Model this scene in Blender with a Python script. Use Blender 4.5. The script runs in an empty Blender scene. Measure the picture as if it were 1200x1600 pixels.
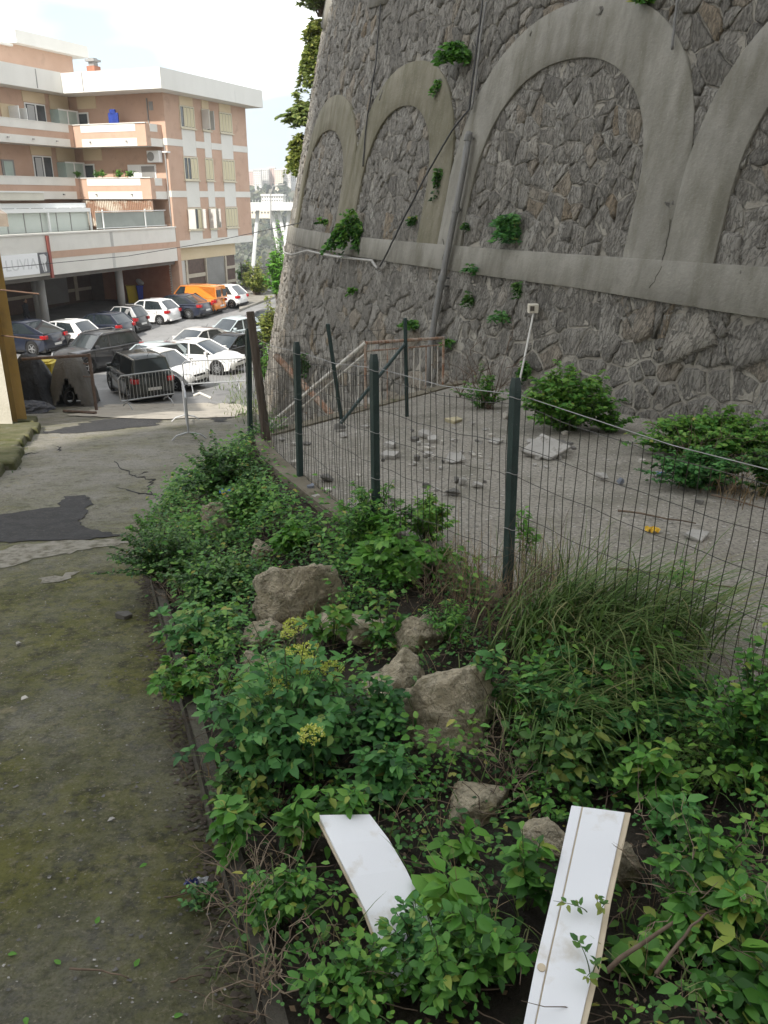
import bpy, bmesh, math, random
import numpy as np
from mathutils import Vector, Matrix, noise as mnoise

random.seed(7)
rng = np.random.default_rng(7)
scene = bpy.context.scene
COL = scene.collection
R = math.radians
EYE = 7.0
FPX, HOR = 1270.0, 309.83
PITCH = math.atan((800 - HOR) / FPX)
CP, SP = math.cos(PITCH), math.sin(PITCH)

# ------------------------------------------------------------------ camera, world, sun, exposure
cam_d = bpy.data.cameras.new("camera")
cam = bpy.data.objects.new("camera", cam_d)
COL.objects.link(cam)
cam.location = (0, 0, EYE)
cam.rotation_euler = (math.pi / 2 - PITCH, 0, 0)
cam_d.sensor_fit = 'VERTICAL'
cam_d.sensor_height = 24
cam_d.lens = FPX / 1600 * 24
cam_d.clip_start = 0.05
cam_d.clip_end = 6000
scene.camera = cam

SUN_EL, SUN_AZ = R(42), (-0.40, -0.917)          # direction towards the sun (x, y)
world = bpy.data.worlds.new("World")
scene.world = world
world.use_nodes = True
nt = world.node_tree
nt.nodes.clear()
wo = nt.nodes.new('ShaderNodeOutputWorld')
bg = nt.nodes.new('ShaderNodeBackground')
bg.inputs['Strength'].default_value = 0.15
sky = nt.nodes.new('ShaderNodeTexSky')
sky.sky_type = 'NISHITA'
sky.sun_disc = False
sky.sun_elevation = SUN_EL
sky.sun_rotation = math.atan2(SUN_AZ[0], SUN_AZ[1])
sky.dust_density = 2.0
tc = nt.nodes.new('ShaderNodeTexCoord')
mp = nt.nodes.new('ShaderNodeMapping')
mp.inputs['Scale'].default_value = (1.0, 1.0, 2.6)
mp.inputs['Location'].default_value = (2.1, 1.7, 0.6)
nz = nt.nodes.new('ShaderNodeTexNoise')
nz.inputs['Scale'].default_value = 2.3
nz.inputs['Detail'].default_value = 3.5
nz.inputs['Roughness'].default_value = 0.55
rp = nt.nodes.new('ShaderNodeValToRGB')
rp.color_ramp.elements[0].position = 0.38
rp.color_ramp.elements[0].color = (0.6, 0.6, 0.6, 1)
rp.color_ramp.elements[1].position = 0.56
mx = nt.nodes.new('ShaderNodeMix')
mx.data_type = 'RGBA'
nz2 = nt.nodes.new('ShaderNodeTexNoise')
nz2.inputs['Scale'].default_value = 3.2
nz2.inputs['Detail'].default_value = 3
rp2 = nt.nodes.new('ShaderNodeValToRGB')
rp2.color_ramp.elements[0].position = 0.40
rp2.color_ramp.elements[0].color = (2.9, 3.25, 3.5, 1)
rp2.color_ramp.elements[1].position = 0.58
rp2.color_ramp.elements[1].color = (7.8, 7.8, 7.65, 1)
nt.links.new(mp.outputs['Vector'], nz2.inputs['Vector'])
nt.links.new(nz2.outputs['Fac'], rp2.inputs['Fac'])
nt.links.new(rp2.outputs['Color'], mx.inputs[7])
nt.links.new(tc.outputs['Generated'], mp.inputs['Vector'])
nt.links.new(mp.outputs['Vector'], nz.inputs['Vector'])
nt.links.new(nz.outputs['Fac'], rp.inputs['Fac'])
nt.links.new(rp.outputs['Color'], mx.inputs[0])
nt.links.new(sky.outputs['Color'], mx.inputs[6])
nt.links.new(mx.outputs[2], bg.inputs['Color'])
nt.links.new(bg.outputs['Background'], wo.inputs['Surface'])

sun_d = bpy.data.lights.new("sun", 'SUN')
sun_d.energy = 3.2
sun_d.angle = R(1.5)
sun_d.color = (1.0, 0.95, 0.87)
sun = bpy.data.objects.new("sun", sun_d)
COL.objects.link(sun)
_sd = Vector((SUN_AZ[0] * math.cos(SUN_EL), SUN_AZ[1] * math.cos(SUN_EL), math.sin(SUN_EL)))
sun.rotation_euler = _sd.to_track_quat('Z', 'Y').to_euler()
sun.location = (0, 0, 60)

vs = scene.view_settings
vs.view_transform = 'Standard'
vs.look = 'None'
vs.gamma = 1
vs.use_curve_mapping = False
vs.exposure = 1.05

# ------------------------------------------------------------------ pixel <-> place helpers
def ray(px, py):
    u = (px - 600) / FPX
    v = (800 - py) / FPX
    return np.array([u, CP + v * SP, -SP + v * CP])
def at(px, py, D):                       # point of the photograph on the level D metres below the eye
    r = ray(px, py); r = r * (-D / r[2]); return Vector((r[0], r[1], EYE + r[2]))
def aty(px, py, y):                      # point of the photograph at the distance y
    r = ray(px, py); r = r * (y / r[1]); return Vector((r[0], r[1], EYE + r[2]))
def zc_of(p):
    return p[1] * CP - (p[2] - EYE) * SP
def proj(Pn):
    x, y, z = Pn[..., 0], Pn[..., 1], Pn[..., 2] - EYE
    zc = y * CP - z * SP
    return np.stack([600 + FPX * x / zc, 800 - FPX * (z * CP + y * SP) / zc], -1)

# ------------------------------------------------------------------ heights of the ground
DY = [-6, 0, 2.5, 18, 20, 26.6, 400]
DD = [2.75, 2.9, 3.2, 5.15, 5.45, 6.6, 6.6]
def drive_z(y): return EYE - np.interp(y, DY, DD)
PY_ = [26.99, 33, 40, 46, 51, 56, 400]
PD_ = [6.603, 6.95, 7.25, 7.25, 6.95, 6.8, 6.8]
def park_z(y): return EYE - np.interp(y, PY_, PD_)
def lane_z(x, y): return float(drive_z(y)) if y < 26.99 else float(park_z(y))
def terr_z(y): return EYE - (2.72 + 0.045 * (y - 3.5))
KY = [-3, 0, 2.37, 7.45, 9, 13, 20, 27]
KX = [1.2, 0.25, -0.53, -2.37, -2.9, -3.1, -3.6, -4.3]
TY = [-3, 1.5, 3.0, 4.15, 5.42, 7.52, 9.64, 10.8]
TX = [5.6, 3.5, 2.45, 1.72, 0.82, -0.58, -1.55, -1.78]
def kerb_x(y): return np.interp(y, KY, KX)
def edge_x(y):
    return np.where(np.asarray(y) < 10.8, np.interp(y, TY, TX), -1.78 + (np.asarray(y) - 10.8) * 0.715)
def fbm(x, y, z=0.0, s=1.0):
    return mnoise.fractal(Vector((x * s, y * s, z)), 0.9, 2.0, 4)
def bank_z(x, y):
    xk, xt = float(kerb_x(y)), float(edge_x(y))
    t = min(max((x - xk) / max(xt - xk, 0.05), 0), 1)
    z0, z1 = float(drive_z(y)) + 0.27, float(terr_z(y)) - 0.06
    e = 0.5 * t ** 0.9 + 0.5 * min(1, max(0, (t - .30) / .55)) ** 1.2
    return z0 + (z1 - z0) * e - 0.07 * math.exp(-((t - .13) / .08) ** 2) * (y < 7) + 0.10 * fbm(x, y, 3.0, 1.6) * math.sin(math.pi * t) + 0.06 * fbm(x, y, 9.0, 4.0) * math.sin(math.pi * t)
def ground_z(x, y):
    xt = float(edge_x(y))
    if x >= xt and y < 16.5:
        return float(terr_z(y))
    if y < 11.3 and x > float(kerb_x(y)):
        return bank_z(x, y)
    return lane_z(x, y)
def hit(px, py, zf=ground_z, t0=1.5, t1=80):
    r = ray(px, py); t = t0; prev = None
    while t < t1:
        p = r * t
        d = EYE + p[2] - zf(p[0], p[1])
        if d < 0:
            a, b = prev, t
            for _ in range(14):
                m = (a + b) / 2; q = r * m
                if EYE + q[2] - zf(q[0], q[1]) < 0: b = m
                else: a = m
            q = r * b
            return Vector((q[0], q[1], zf(q[0], q[1])))
        prev = t; t *= 1.012
    return Vector((r[0] * t1, r[1] * t1, EYE + r[2] * t1))

# ------------------------------------------------------------------ materials
MATS = {}
def new_mat(name):
    m = bpy.data.materials.new(name); m.use_nodes = True
    n = m.node_tree; n.nodes.clear()
    out = n.nodes.new('ShaderNodeOutputMaterial')
    return m, n, out
def N(n, t, **kw):
    nd = n.nodes.new(t)
    for k, v in kw.items():
        nd.inputs[k].default_value = v
    return nd
def noise_fac(n, vec, scale, detail=5, rough=0.6, lo=0.35, hi=0.65):
    a = N(n, 'ShaderNodeTexNoise', Scale=scale, Detail=detail, Roughness=rough)
    n.links.new(vec, a.inputs['Vector'])
    r = n.nodes.new('ShaderNodeMapRange')
    r.inputs['From Min'].default_value = lo; r.inputs['From Max'].default_value = hi
    n.links.new(a.outputs['Fac'], r.inputs['Value'])
    return r.outputs['Result']
def mixc(n, fac, a, b):
    m = n.nodes.new('ShaderNodeMix'); m.data_type = 'RGBA'
    if isinstance(fac, (int, float)): m.inputs[0].default_value = fac
    else: n.links.new(fac, m.inputs[0])
    for i, c in ((6, a), (7, b)):
        if isinstance(c, tuple): m.inputs[i].default_value = (*c[:3], 1)
        else: n.links.new(c, m.inputs[i])
    return m.outputs[2]
def mathn(n, op, a, b):
    m = n.nodes.new('ShaderNodeMath'); m.operation = op; m.use_clamp = True
    for i, c in ((0, a), (1, b)):
        if isinstance(c, (int, float)): m.inputs[i].default_value = c
        else: n.links.new(c, m.inputs[i])
    return m.outputs[0]
def finish(n, out, col, rough=0.8, metal=0.0, bump=None, bump_d=0.01, spec=0.5, coat=0.0):
    p = n.nodes.new('ShaderNodeBsdfPrincipled')
    if isinstance(col, tuple): p.inputs['Base Color'].default_value = (*col[:3], 1)
    else: n.links.new(col, p.inputs['Base Color'])
    if isinstance(rough, (int, float)): p.inputs['Roughness'].default_value = rough
    else: n.links.new(rough, p.inputs['Roughness'])
    p.inputs['Metallic'].default_value = metal
    p.inputs['Specular IOR Level'].default_value = spec
    p.inputs['Coat Weight'].default_value = coat
    p.inputs['Coat Roughness'].default_value = 0.04
    if bump is not None:
        b = n.nodes.new('ShaderNodeBump'); b.inputs['Distance'].default_value = bump_d
        b.inputs['Strength'].default_value = 1.0
        n.links.new(bump, b.inputs['Height']); n.links.new(b.outputs['Normal'], p.inputs['Normal'])
    n.links.new(p.outputs[0], out.inputs['Surface'])
    return p
def mat(name, c1, c2=None, scale=3.0, rough=0.8, metal=0.0, bump=0.0, bscale=40.0, c3=None, s3=14.0, lo3=0.55, hi3=0.7, spec=0.4, coat=0.0, lo=0.35, hi=0.65, stretch=None):
    if name in MATS: return MATS[name]
    m, n, out = new_mat(name)
    t = n.nodes.new('ShaderNodeTexCoord')
    vec = t.outputs['Object']
    if stretch:
        g = n.nodes.new('ShaderNodeMapping'); g.inputs['Scale'].default_value = stretch
        n.links.new(vec, g.inputs['Vector']); vec = g.outputs['Vector']
    col = c1
    if c2: col = mixc(n, noise_fac(n, vec, scale, lo=lo, hi=hi), c1, c2)
    if c3: col = mixc(n, noise_fac(n, vec, s3, lo=lo3, hi=hi3), col, c3)
    bh = None
    if bump:
        bh = noise_fac(n, vec, bscale, detail=7, rough=0.7, lo=0.2, hi=0.8)
    finish(n, out, col, rough, metal, bh, bump, spec, coat)
    MATS[name] = m
    return m
def leaf_mat(name, cols, rough=0.48, trans=0.3):
    if name in MATS: return MATS[name]
    m, n, out = new_mat(name)
    a = n.nodes.new('ShaderNodeAttribute'); a.attribute_name = 'tint'
    r = n.nodes.new('ShaderNodeValToRGB')
    e = r.color_ramp.elements
    while len(e) < len(cols): e.new(0.5)
    for i, c in enumerate(cols):
        e[i].position = (0, .3, .6, .9, 1)[i] if len(cols) == 5 else i / (len(cols) - 1); e[i].color = (*c, 1)
    n.links.new(a.outputs['Fac'], r.inputs['Fac'])
    p = n.nodes.new('ShaderNodeBsdfPrincipled')
    n.links.new(r.outputs['Color'], p.inputs['Base Color'])
    p.inputs['Roughness'].default_value = rough
    p.inputs['Specular IOR Level'].default_value = 0.3
    tr = n.nodes.new('ShaderNodeBsdfTranslucent')
    n.links.new(r.outputs['Color'], tr.inputs['Color'])
    mxs = n.nodes.new('ShaderNodeMixShader'); mxs.inputs[0].default_value = trans
    n.links.new(p.outputs[0], mxs.inputs[1]); n.links.new(tr.outputs[0], mxs.inputs[2])
    n.links.new(mxs.outputs[0], out.inputs['Surface'])
    MATS[name] = m
    return m

# ------------------------------------------------------------------ objects
def tag(o, label=None, cat=None, group=None, kind=None):
    if label: o['label'] = label
    if cat: o['category'] = cat
    if group: o['group'] = group
    if kind: o['kind'] = kind
    return o
def empty(name, loc=(0, 0, 0), rz=0.0, label=None, cat=None, group=None):
    o = bpy.data.objects.new(name, None)
    COL.objects.link(o); o.location = loc; o.rotation_euler = (0, 0, rz)
    o.empty_display_size = 0.2
    return tag(o, label, cat, group)
def link_mesh(name, me, parent=None):
    o = bpy.data.objects.new(name, me); COL.objects.link(o)
    if parent is not None: o.parent = parent
    return o
class MB:
    def __init__(s): s.v, s.f, s.tint = [], [], None
    def add(s, vs_, fs_):
        b = len(s.v); s.v += [tuple(x) for x in vs_]; s.f += [tuple(i + b for i in f) for f in fs_]; return s
    def box(s, x0, x1, y0, y1, z0, z1, T=None):
        p = [Vector((x, y, z)) for z in (z0, z1) for y in (y0, y1) for x in (x0, x1)]
        if T: p = [T(q) for q in p]
        return s.add(p, [(0, 2, 3, 1), (4, 5, 7, 6), (0, 1, 5, 4), (2, 6, 7, 3), (0, 4, 6, 2), (1, 3, 7, 5)])
    def tube(s, pts, r, n=6, cap=True):
        pts = [Vector(p) for p in pts]; rr = r if isinstance(r, (list, tuple)) else [r] * len(pts)
        b = len(s.v); up = None
        for i, p in enumerate(pts):
            d = (pts[min(i + 1, len(pts) - 1)] - pts[max(i - 1, 0)])
            if d.length < 1e-9: d = Vector((0, 0, 1))
            d.normalize()
            a = Vector((0, 0, 1)) if abs(d.z) < 0.9 else Vector((1, 0, 0))
            if up is not None and abs(up.dot(d)) < 0.95: a = up
            x = d.cross(a).normalized(); y = x.cross(d).normalized(); up = y
            for k in range(n):
                t = 2 * math.pi * k / n
                s.v.append(tuple(p + (x * math.cos(t) + y * math.sin(t)) * rr[i]))
        for i in range(len(pts) - 1):
            for k in range(n):
                k2 = (k + 1) % n
                s.f.append((b + i * n + k, b + i * n + k2, b + (i + 1) * n + k2, b + (i + 1) * n + k))
        if cap:
            s.f.append(tuple(b + k for k in range(n - 1, -1, -1)))
            s.f.append(tuple(b + (len(pts) - 1) * n + k for k in range(n)))
        return s
    def build(s, name, m, parent=None, smooth=False, origin=None):
        me = bpy.data.meshes.new(name)
        vv = s.v
        if origin is not None: vv = [(a - origin[0], b - origin[1], c - origin[2]) for a, b, c in vv]
        me.from_pydata(vv, [], s.f); me.update()
        if m: me.materials.append(m)
        if smooth: me.polygons.foreach_set('use_smooth', [True] * len(me.polygons))
        o = link_mesh(name, me, parent)
        if origin is not None: o.location = origin
        return o
def bevel(o, w, seg=2):
    b = o.modifiers.new('bevel', 'BEVEL'); b.width = w; b.segments = seg; b.limit_method = 'ANGLE'
    return o
def fast_mesh(name, V, F, m, tint=None, k=None):
    """V (n,3), F (m,k) -> mesh, quickly."""
    me = bpy.data.meshes.new(name)
    V = np.asarray(V, dtype=np.float32); F = np.asarray(F, dtype=np.int32)
    k = F.shape[1]
    me.vertices.add(len(V)); me.vertices.foreach_set('co', V.ravel())
    me.loops.add(F.size); me.loops.foreach_set('vertex_index', F.ravel())
    me.polygons.add(len(F)); me.polygons.foreach_set('loop_start', np.arange(0, F.size, k, dtype=np.int32))
    me.update(calc_edges=True)
    if tint is not None:
        a = me.attributes.new('tint', 'FLOAT', 'POINT'); a.data.foreach_set('value', np.asarray(tint, dtype=np.float32))
    if m: me.materials.append(m)
    return me
def grid_mesh(X, Y, Z):
    h, w = X.shape
    V = np.stack([X, Y, Z], -1).reshape(-1, 3)
    i = np.arange((h - 1) * (w - 1)); r, c = i // (w - 1), i % (w - 1)
    F = np.stack([r * w + c, r * w + c + 1, (r + 1) * w + c + 1, (r + 1) * w + c], -1)
    return V, F

# ------------------------------------------------------------------ leaves
LEAF = {
    'ovate': (np.array([(0, 0, 0), (.3, .27, .07), (.3, -.27, .07), (.7, .2, .04), (.7, -.2, .04), (1, 0, -.08), (.3, 0, 0), (.7, 0, -.01)]),
              np.array([(0, 6, 1), (0, 2, 6), (6, 7, 1), (7, 3, 1), (6, 2, 7), (2, 4, 7), (7, 5, 3), (7, 4, 5)])),
    'round': (np.array([(0, 0, 0), (.25, .38, .08), (.25, -.38, .08), (.75, .34, .05), (.75, -.34, .05), (1, 0, -.04), (.4, 0, 0)]),
              np.array([(0, 6, 1), (0, 2, 6), (6, 3, 1), (6, 2, 4), (6, 5, 3), (6, 4, 5)])),
    'lance': (np.array([(0, 0, 0), (.35, .15, .05), (.35, -.15, .05), (1, 0, -.12), (.4, 0, 0)]),
              np.array([(0, 4, 1), (0, 2, 4), (4, 3, 1), (4, 2, 3)])),
    'small': (np.array([(0, 0, 0), (.5, .32, .08), (1, 0, 0), (.5, -.32, .08)]), np.array([(0, 2, 1), (0, 3, 2)])),
}
def unit(a): return a / np.maximum(np.linalg.norm(a, axis=-1, keepdims=True), 1e-9)
def leaves_geo(kind, pos, dirs, nor, size, tint, droop=0.0):
    T, F = LEAF[kind]
    d = unit(dirs); y = unit(np.cross(nor, d)); z = np.cross(d, y)
    s = np.asarray(size)[:, None, None]
    V = pos[:, None] + s * (T[None, :, 0:1] * d[:, None] + T[None, :, 1:2] * y[:, None] + T[None, :, 2:3] * z[:, None])
    if droop: V[..., 2] -= droop * s[..., 0] * (T[None, :, 0] ** 2)
    n, k = len(pos), len(T)
    FF = (F[None] + (np.arange(n) * k)[:, None, None]).reshape(-1, 3)
    return V.reshape(-1, 3), FF, np.repeat(tint, k)
def leaf_single(kind, m, tint, name):
    V, F, t = leaves_geo(kind, np.zeros((1, 3)), np.array([[1., 0, 0]]), np.array([[0, 0, 1.]]), np.ones(1), np.array([tint]), 0.12)
    return fast_mesh(name, V, F, m, t)
def basis(d, nrm):
    d = d / np.linalg.norm(d); y = np.cross(nrm, d); y = y / max(np.linalg.norm(y), 1e-6); z = np.cross(d, y)
    return Matrix(((d[0], y[0], z[0]), (d[1], y[1], z[1]), (d[2], y[2], z[2])))
# ------------------------------------------------------------------ the ground
def driveway_material():
    m, n, out = new_mat('mossy_concrete')
    t = n.nodes.new('ShaderNodeTexCoord'); vec = t.outputs['Object']
    sx = n.nodes.new('ShaderNodeSeparateXYZ'); n.links.new(vec, sx.inputs[0])
    base = mixc(n, noise_fac(n, vec, 1.1, lo=.3, hi=.7), (0.265, 0.25, 0.215), (0.36, 0.34, 0.30))
    base = mixc(n, noise_fac(n, vec, 38, lo=.45, hi=.75), base, (0.13, 0.125, 0.11))
    base = mixc(n, noise_fac(n, vec, 95, lo=.64, hi=.72), base, (0.42, 0.40, 0.36))
    # moss grows where the damp collects: more on the lower, older slab by the house
    mr = n.nodes.new('ShaderNodeMapRange')
    mr.inputs['From Min'].default_value = 13; mr.inputs['From Max'].default_value = 7.5
    mr.inputs['To Min'].default_value = -0.35; mr.inputs['To Max'].default_value = 0.38
    n.links.new(sx.outputs['Y'], mr.inputs['Value'])
    pat = noise_fac(n, vec, 0.9, detail=7, rough=.68, lo=.28, hi=.72)
    f = n.nodes.new('ShaderNodeMath'); f.operation = 'ADD'; f.use_clamp = True
    n.links.new(pat, f.inputs[0]); n.links.new(mr.outputs['Result'], f.inputs[1])
    moss = mixc(n, noise_fac(n, vec, 2.2, lo=.35, hi=.65), (0.086, 0.092, 0.014), (0.168, 0.166, 0.030))
    moss = mixc(n, noise_fac(n, vec, 8.5, detail=8, rough=.72, lo=.47, hi=.62), moss, (0.030, 0.034, 0.010))
    moss = mixc(n, noise_fac(n, vec, 21, detail=7, rough=.7, lo=.55, hi=.66), moss, (0.22, 0.195, 0.105))
    col = mixc(n, mathn(n, 'MULTIPLY', f.outputs[0], 0.93), base, moss)
    col = mixc(n, mathn(n, 'MULTIPLY', noise_fac(n, vec, 5.5, detail=8, rough=.75, lo=.52, hi=.62), .5), col, (0.048, 0.050, 0.018))
    # worn pale scabs
    sc = mathn(n, 'MULTIPLY', noise_fac(n, vec, 3.1, detail=8, rough=.72, lo=.6, hi=.68), 0.8)
    col = mixc(n, sc, col, (0.29, 0.255, 0.15))
    col = mixc(n, mathn(n, 'MULTIPLY', noise_fac(n, vec, 62, detail=4, rough=.6, lo=.52, hi=.64), .32), col, (0.05, 0.048, 0.022))
    col = mixc(n, mathn(n, 'MULTIPLY', noise_fac(n, vec, 40, detail=5, rough=.7, lo=.60, hi=.66), .7), col, (0.33, 0.30, 0.21))
    bh = noise_fac(n, vec, 30, detail=9, rough=.8, lo=.2, hi=.8)
    finish(n, out, col, 0.82, 0, bh, 0.03, 0.3)
    return m
M_DRIVE = driveway_material()
M_PARK = mat('parking_asphalt', (0.19, 0.188, 0.185), (0.25, 0.248, 0.245), 0.5, 0.9, bump=0.006, bscale=60, c3=(0.15, 0.15, 0.15), s3=1.4)
M_TAR = mat('black_tar_patch', (0.028, 0.028, 0.030), (0.05, 0.05, 0.052), 5, 0.85, bump=0.02, bscale=60, c3=(0.085, 0.08, 0.075), s3=22)
M_TERR = None
def terrace_material():
    m, n, out = new_mat('terrace_screed')
    t = n.nodes.new('ShaderNodeTexCoord'); vec = t.outputs['Object']
    c = mixc(n, noise_fac(n, vec, 0.8), (0.25, 0.228, 0.19), (0.33, 0.305, 0.262))
    c = mixc(n, mathn(n, 'MULTIPLY', noise_fac(n, vec, 1.7, lo=.5, hi=.7), .6), c, (0.12, 0.115, 0.08))
    c = mixc(n, noise_fac(n, vec, 30, lo=.45, hi=.7), c, (0.12, 0.11, 0.095))
    v = N(n, 'ShaderNodeTexVoronoi', Scale=24.0); n.links.new(vec, v.inputs['Vector'])
    r = n.nodes.new('ShaderNodeMapRange'); r.inputs['From Min'].default_value = .26; r.inputs['From Max'].default_value = .2
    n.links.new(v.outputs['Distance'], r.inputs['Value'])
    sep = n.nodes.new('ShaderNodeSeparateColor'); n.links.new(v.outputs['Color'], sep.inputs[0])
    k = n.nodes.new('ShaderNodeMath'); k.operation = 'GREATER_THAN'; k.inputs[1].default_value = .86
    n.links.new(sep.outputs[0], k.inputs[0])
    c = mixc(n, mathn(n, 'MULTIPLY', r.outputs['Result'], k.outputs[0]), c, (0.42, 0.40, 0.36))
    finish(n, out, c, 0.85, 0, noise_fac(n, vec, 45, detail=7, lo=.2, hi=.8), 0.012, 0.3)
    return m
M_TERR = terrace_material()
M_SOIL = mat('bank_soil', (0.022, 0.018, 0.012), (0.052, 0.041, 0.026), 3, 0.95, bump=0.06, bscale=18, c3=(0.026, 0.034, 0.014), s3=5)
M_CONC = mat('old_concrete', (0.21, 0.195, 0.17), (0.29, 0.275, 0.245), 1.5, 0.85, bump=0.008, bscale=30, c3=(0.15, 0.14, 0.09), s3=3)
M_KERB = mat('dark_damp_concrete', (0.05, 0.044, 0.034), (0.095, 0.084, 0.064), 2, 0.9, bump=0.02, bscale=18, c3=(0.05, 0.052, 0.026), s3=4)
M_MOSS = mat('mossy_kerb', (0.065, 0.072, 0.022), (0.13, 0.122, 0.06), 2.4, 0.95, bump=0.03, bscale=20, c3=(0.17, 0.16, 0.12), s3=4)

# driveway: one sheet from under the viewer down to the car park
ys = np.concatenate([np.arange(-6, 12, 0.25), np.arange(12, 27.01, 0.6)])
xs = np.concatenate([np.arange(-17, -6, 0.6), np.arange(-6, 4.01, 0.25)])
X, Y = np.meshgrid(xs, ys)
Z = drive_z(Y) + 0.012 * np.sin(X * 1.7 + Y * .6) * np.sin(Y * 1.1)
V, F = grid_mesh(X, Y, Z)
driveway = link_mesh('driveway', fast_mesh('driveway', V, F, M_DRIVE)); tag(driveway, kind='structure')
# car park
X, Y = np.meshgrid(np.arange(-70, 12, 2.0), np.concatenate([[26.99], np.arange(28, 71, 2.0)]))
V, F = grid_mesh(X, Y, park_z(Y) + 0.03 * np.sin(X * .4) * np.sin(Y * .3) * (Y > 28))
park = link_mesh('car_park', fast_mesh('car_park', V, F, M_PARK)); tag(park, kind='structure')

def sheet(name, outline, zf, m, lift, kind='structure', jitter=0.0, sub=0.22):
    """flat patch lying on the ground, its edge broken up"""
    pts = []
    for i in range(len(outline)):
        a, b = Vector(outline[i]), Vector(outline[(i + 1) % len(outline)])
        k = max(1, int((b - a).length / sub))
        for j in range(k):
            p = a.lerp(b, j / k)
            pts.append((p.x + random.uniform(-jitter, jitter), p.y + random.uniform(-jitter, jitter)))
    bm = bmesh.new()
    f = bm.faces.new([bm.verts.new((x, y, 0)) for x, y in pts])
    bmesh.ops.triangulate(bm, faces=[f])
    bmesh.ops.subdivide_edges(bm, edges=[e for e in bm.edges if e.calc_length() > 1.2], cuts=2)
    bmesh.ops.triangulate(bm, faces=bm.faces[:])
    for v in bm.verts: v.co.z = zf(v.co.x, v.co.y) + lift
    bmesh.ops.recalc_face_normals(bm, faces=bm.faces[:])
    if sum(f.normal.z for f in bm.faces) < 0: bmesh.ops.reverse_faces(bm, faces=bm.faces[:])
    me = bpy.data.meshes.new(name); bm.to_mesh(me); bm.free(); me.materials.append(m)
    return tag(link_mesh(name, me), kind=kind)
dz = lambda x, y: float(drive_z(y)) + 0.012 * math.sin(x * 1.7 + y * .6) * math.sin(y * 1.1)
def dpix(L): return [tuple(hit(px, py, lambda x, y: float(drive_z(y)))[:2]) for px, py in L]
sheet('tar_patch', dpix([(-40, 812), (40, 800), (90, 792), (105, 775), (135, 774), (143, 788), (133, 802), (122, 822), (150, 828), (190, 838), (150, 843), (90, 846), (30, 848), (-40, 851)]), dz, M_TAR, 0.012, jitter=0.055, sub=.1)
sheet('tar_patch', dpix([(60, 677), (110, 668), (150, 657), (215, 652), (240, 640), (262, 648), (245, 665), (180, 672), (120, 676)]), dz, M_TAR, 0.010, jitter=0.12, sub=.14)
sheet('tar_patch', dpix([(333, 660), (338, 645), (350, 632), (368, 628), (365, 645), (352, 660)]), dz, M_TAR, 0.010, jitter=0.12, sub=.14)
M_SCAB = mat('broken_pale_concrete', (0.33, 0.31, 0.26), (0.21, 0.19, 0.15), 9, 0.9, bump=0.03, bscale=26, c3=(0.13, 0.12, 0.08), s3=9, lo3=.48)
sheet('broken_screed', dpix([(-30, 868), (40, 852), (110, 846), (185, 842), (205, 848), (150, 856), (110, 866), (60, 872), (20, 886), (-30, 890)]), dz, M_SCAB, 0.007, jitter=0.06, sub=.1)
sheet('broken_screed', dpix([(60, 903), (95, 899), (120, 893), (105, 905), (70, 910)]), dz, M_SCAB, 0.007, jitter=0.05, sub=.08)
sheet('broken_screed', dpix([(140, 648), (205, 641), (220, 650), (160, 654)]), dz, M_SCAB, 0.007, jitter=0.1, sub=.15)
M_PALE = mat('pale_sunlit_ground', (0.42, 0.385, 0.33), (0.33, 0.305, 0.265), 1.3, 0.9, bump=0.01, bscale=20, c3=(0.25, 0.235, 0.20), s3=2.5)
sheet('sunlit_patch', [(-9.6, 24.0), (-6.6, 22.6), (-4.4, 23.4), (-4.2, 26.6), (-5.2, 27.6), (-9.5, 27.4)], lambda x, y: dz(x, y) if y < 26.99 else lane_z(x, y), M_PALE, 0.03, jitter=0.12)  # pale sheet: brightness of the sunlit ground put into the colour
# cracks in the driveway
ck = MB()
for L in ([(178, 722), (205, 742), (238, 752), (228, 765), (240, 775)], [(205, 744), (232, 738)], [(186, 760), (215, 772), (243, 776)], [(85, 695), (95, 702), (92, 706)], [(30, 712), (60, 708)]):
    pts = [Vector((p[0], p[1], dz(p[0], p[1]) + 0.001)) for p in dpix(L)]
    pts = [q for a_, b2 in zip(pts[:-1], pts[1:]) for q in [a_.lerp(b2, t_) + Vector((random.uniform(-.05, .05), random.uniform(-.08, .08), 0)) for t_ in (0, .2, .4, .6, .8)]] + [pts[-1]]
    ck.tube(pts, [0.008] + [random.uniform(.006, .018) for _ in range(len(pts) - 2)] + [0.008], 5)
tag(ck.build('pavement_crack', M_TAR), kind='structure')

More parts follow.
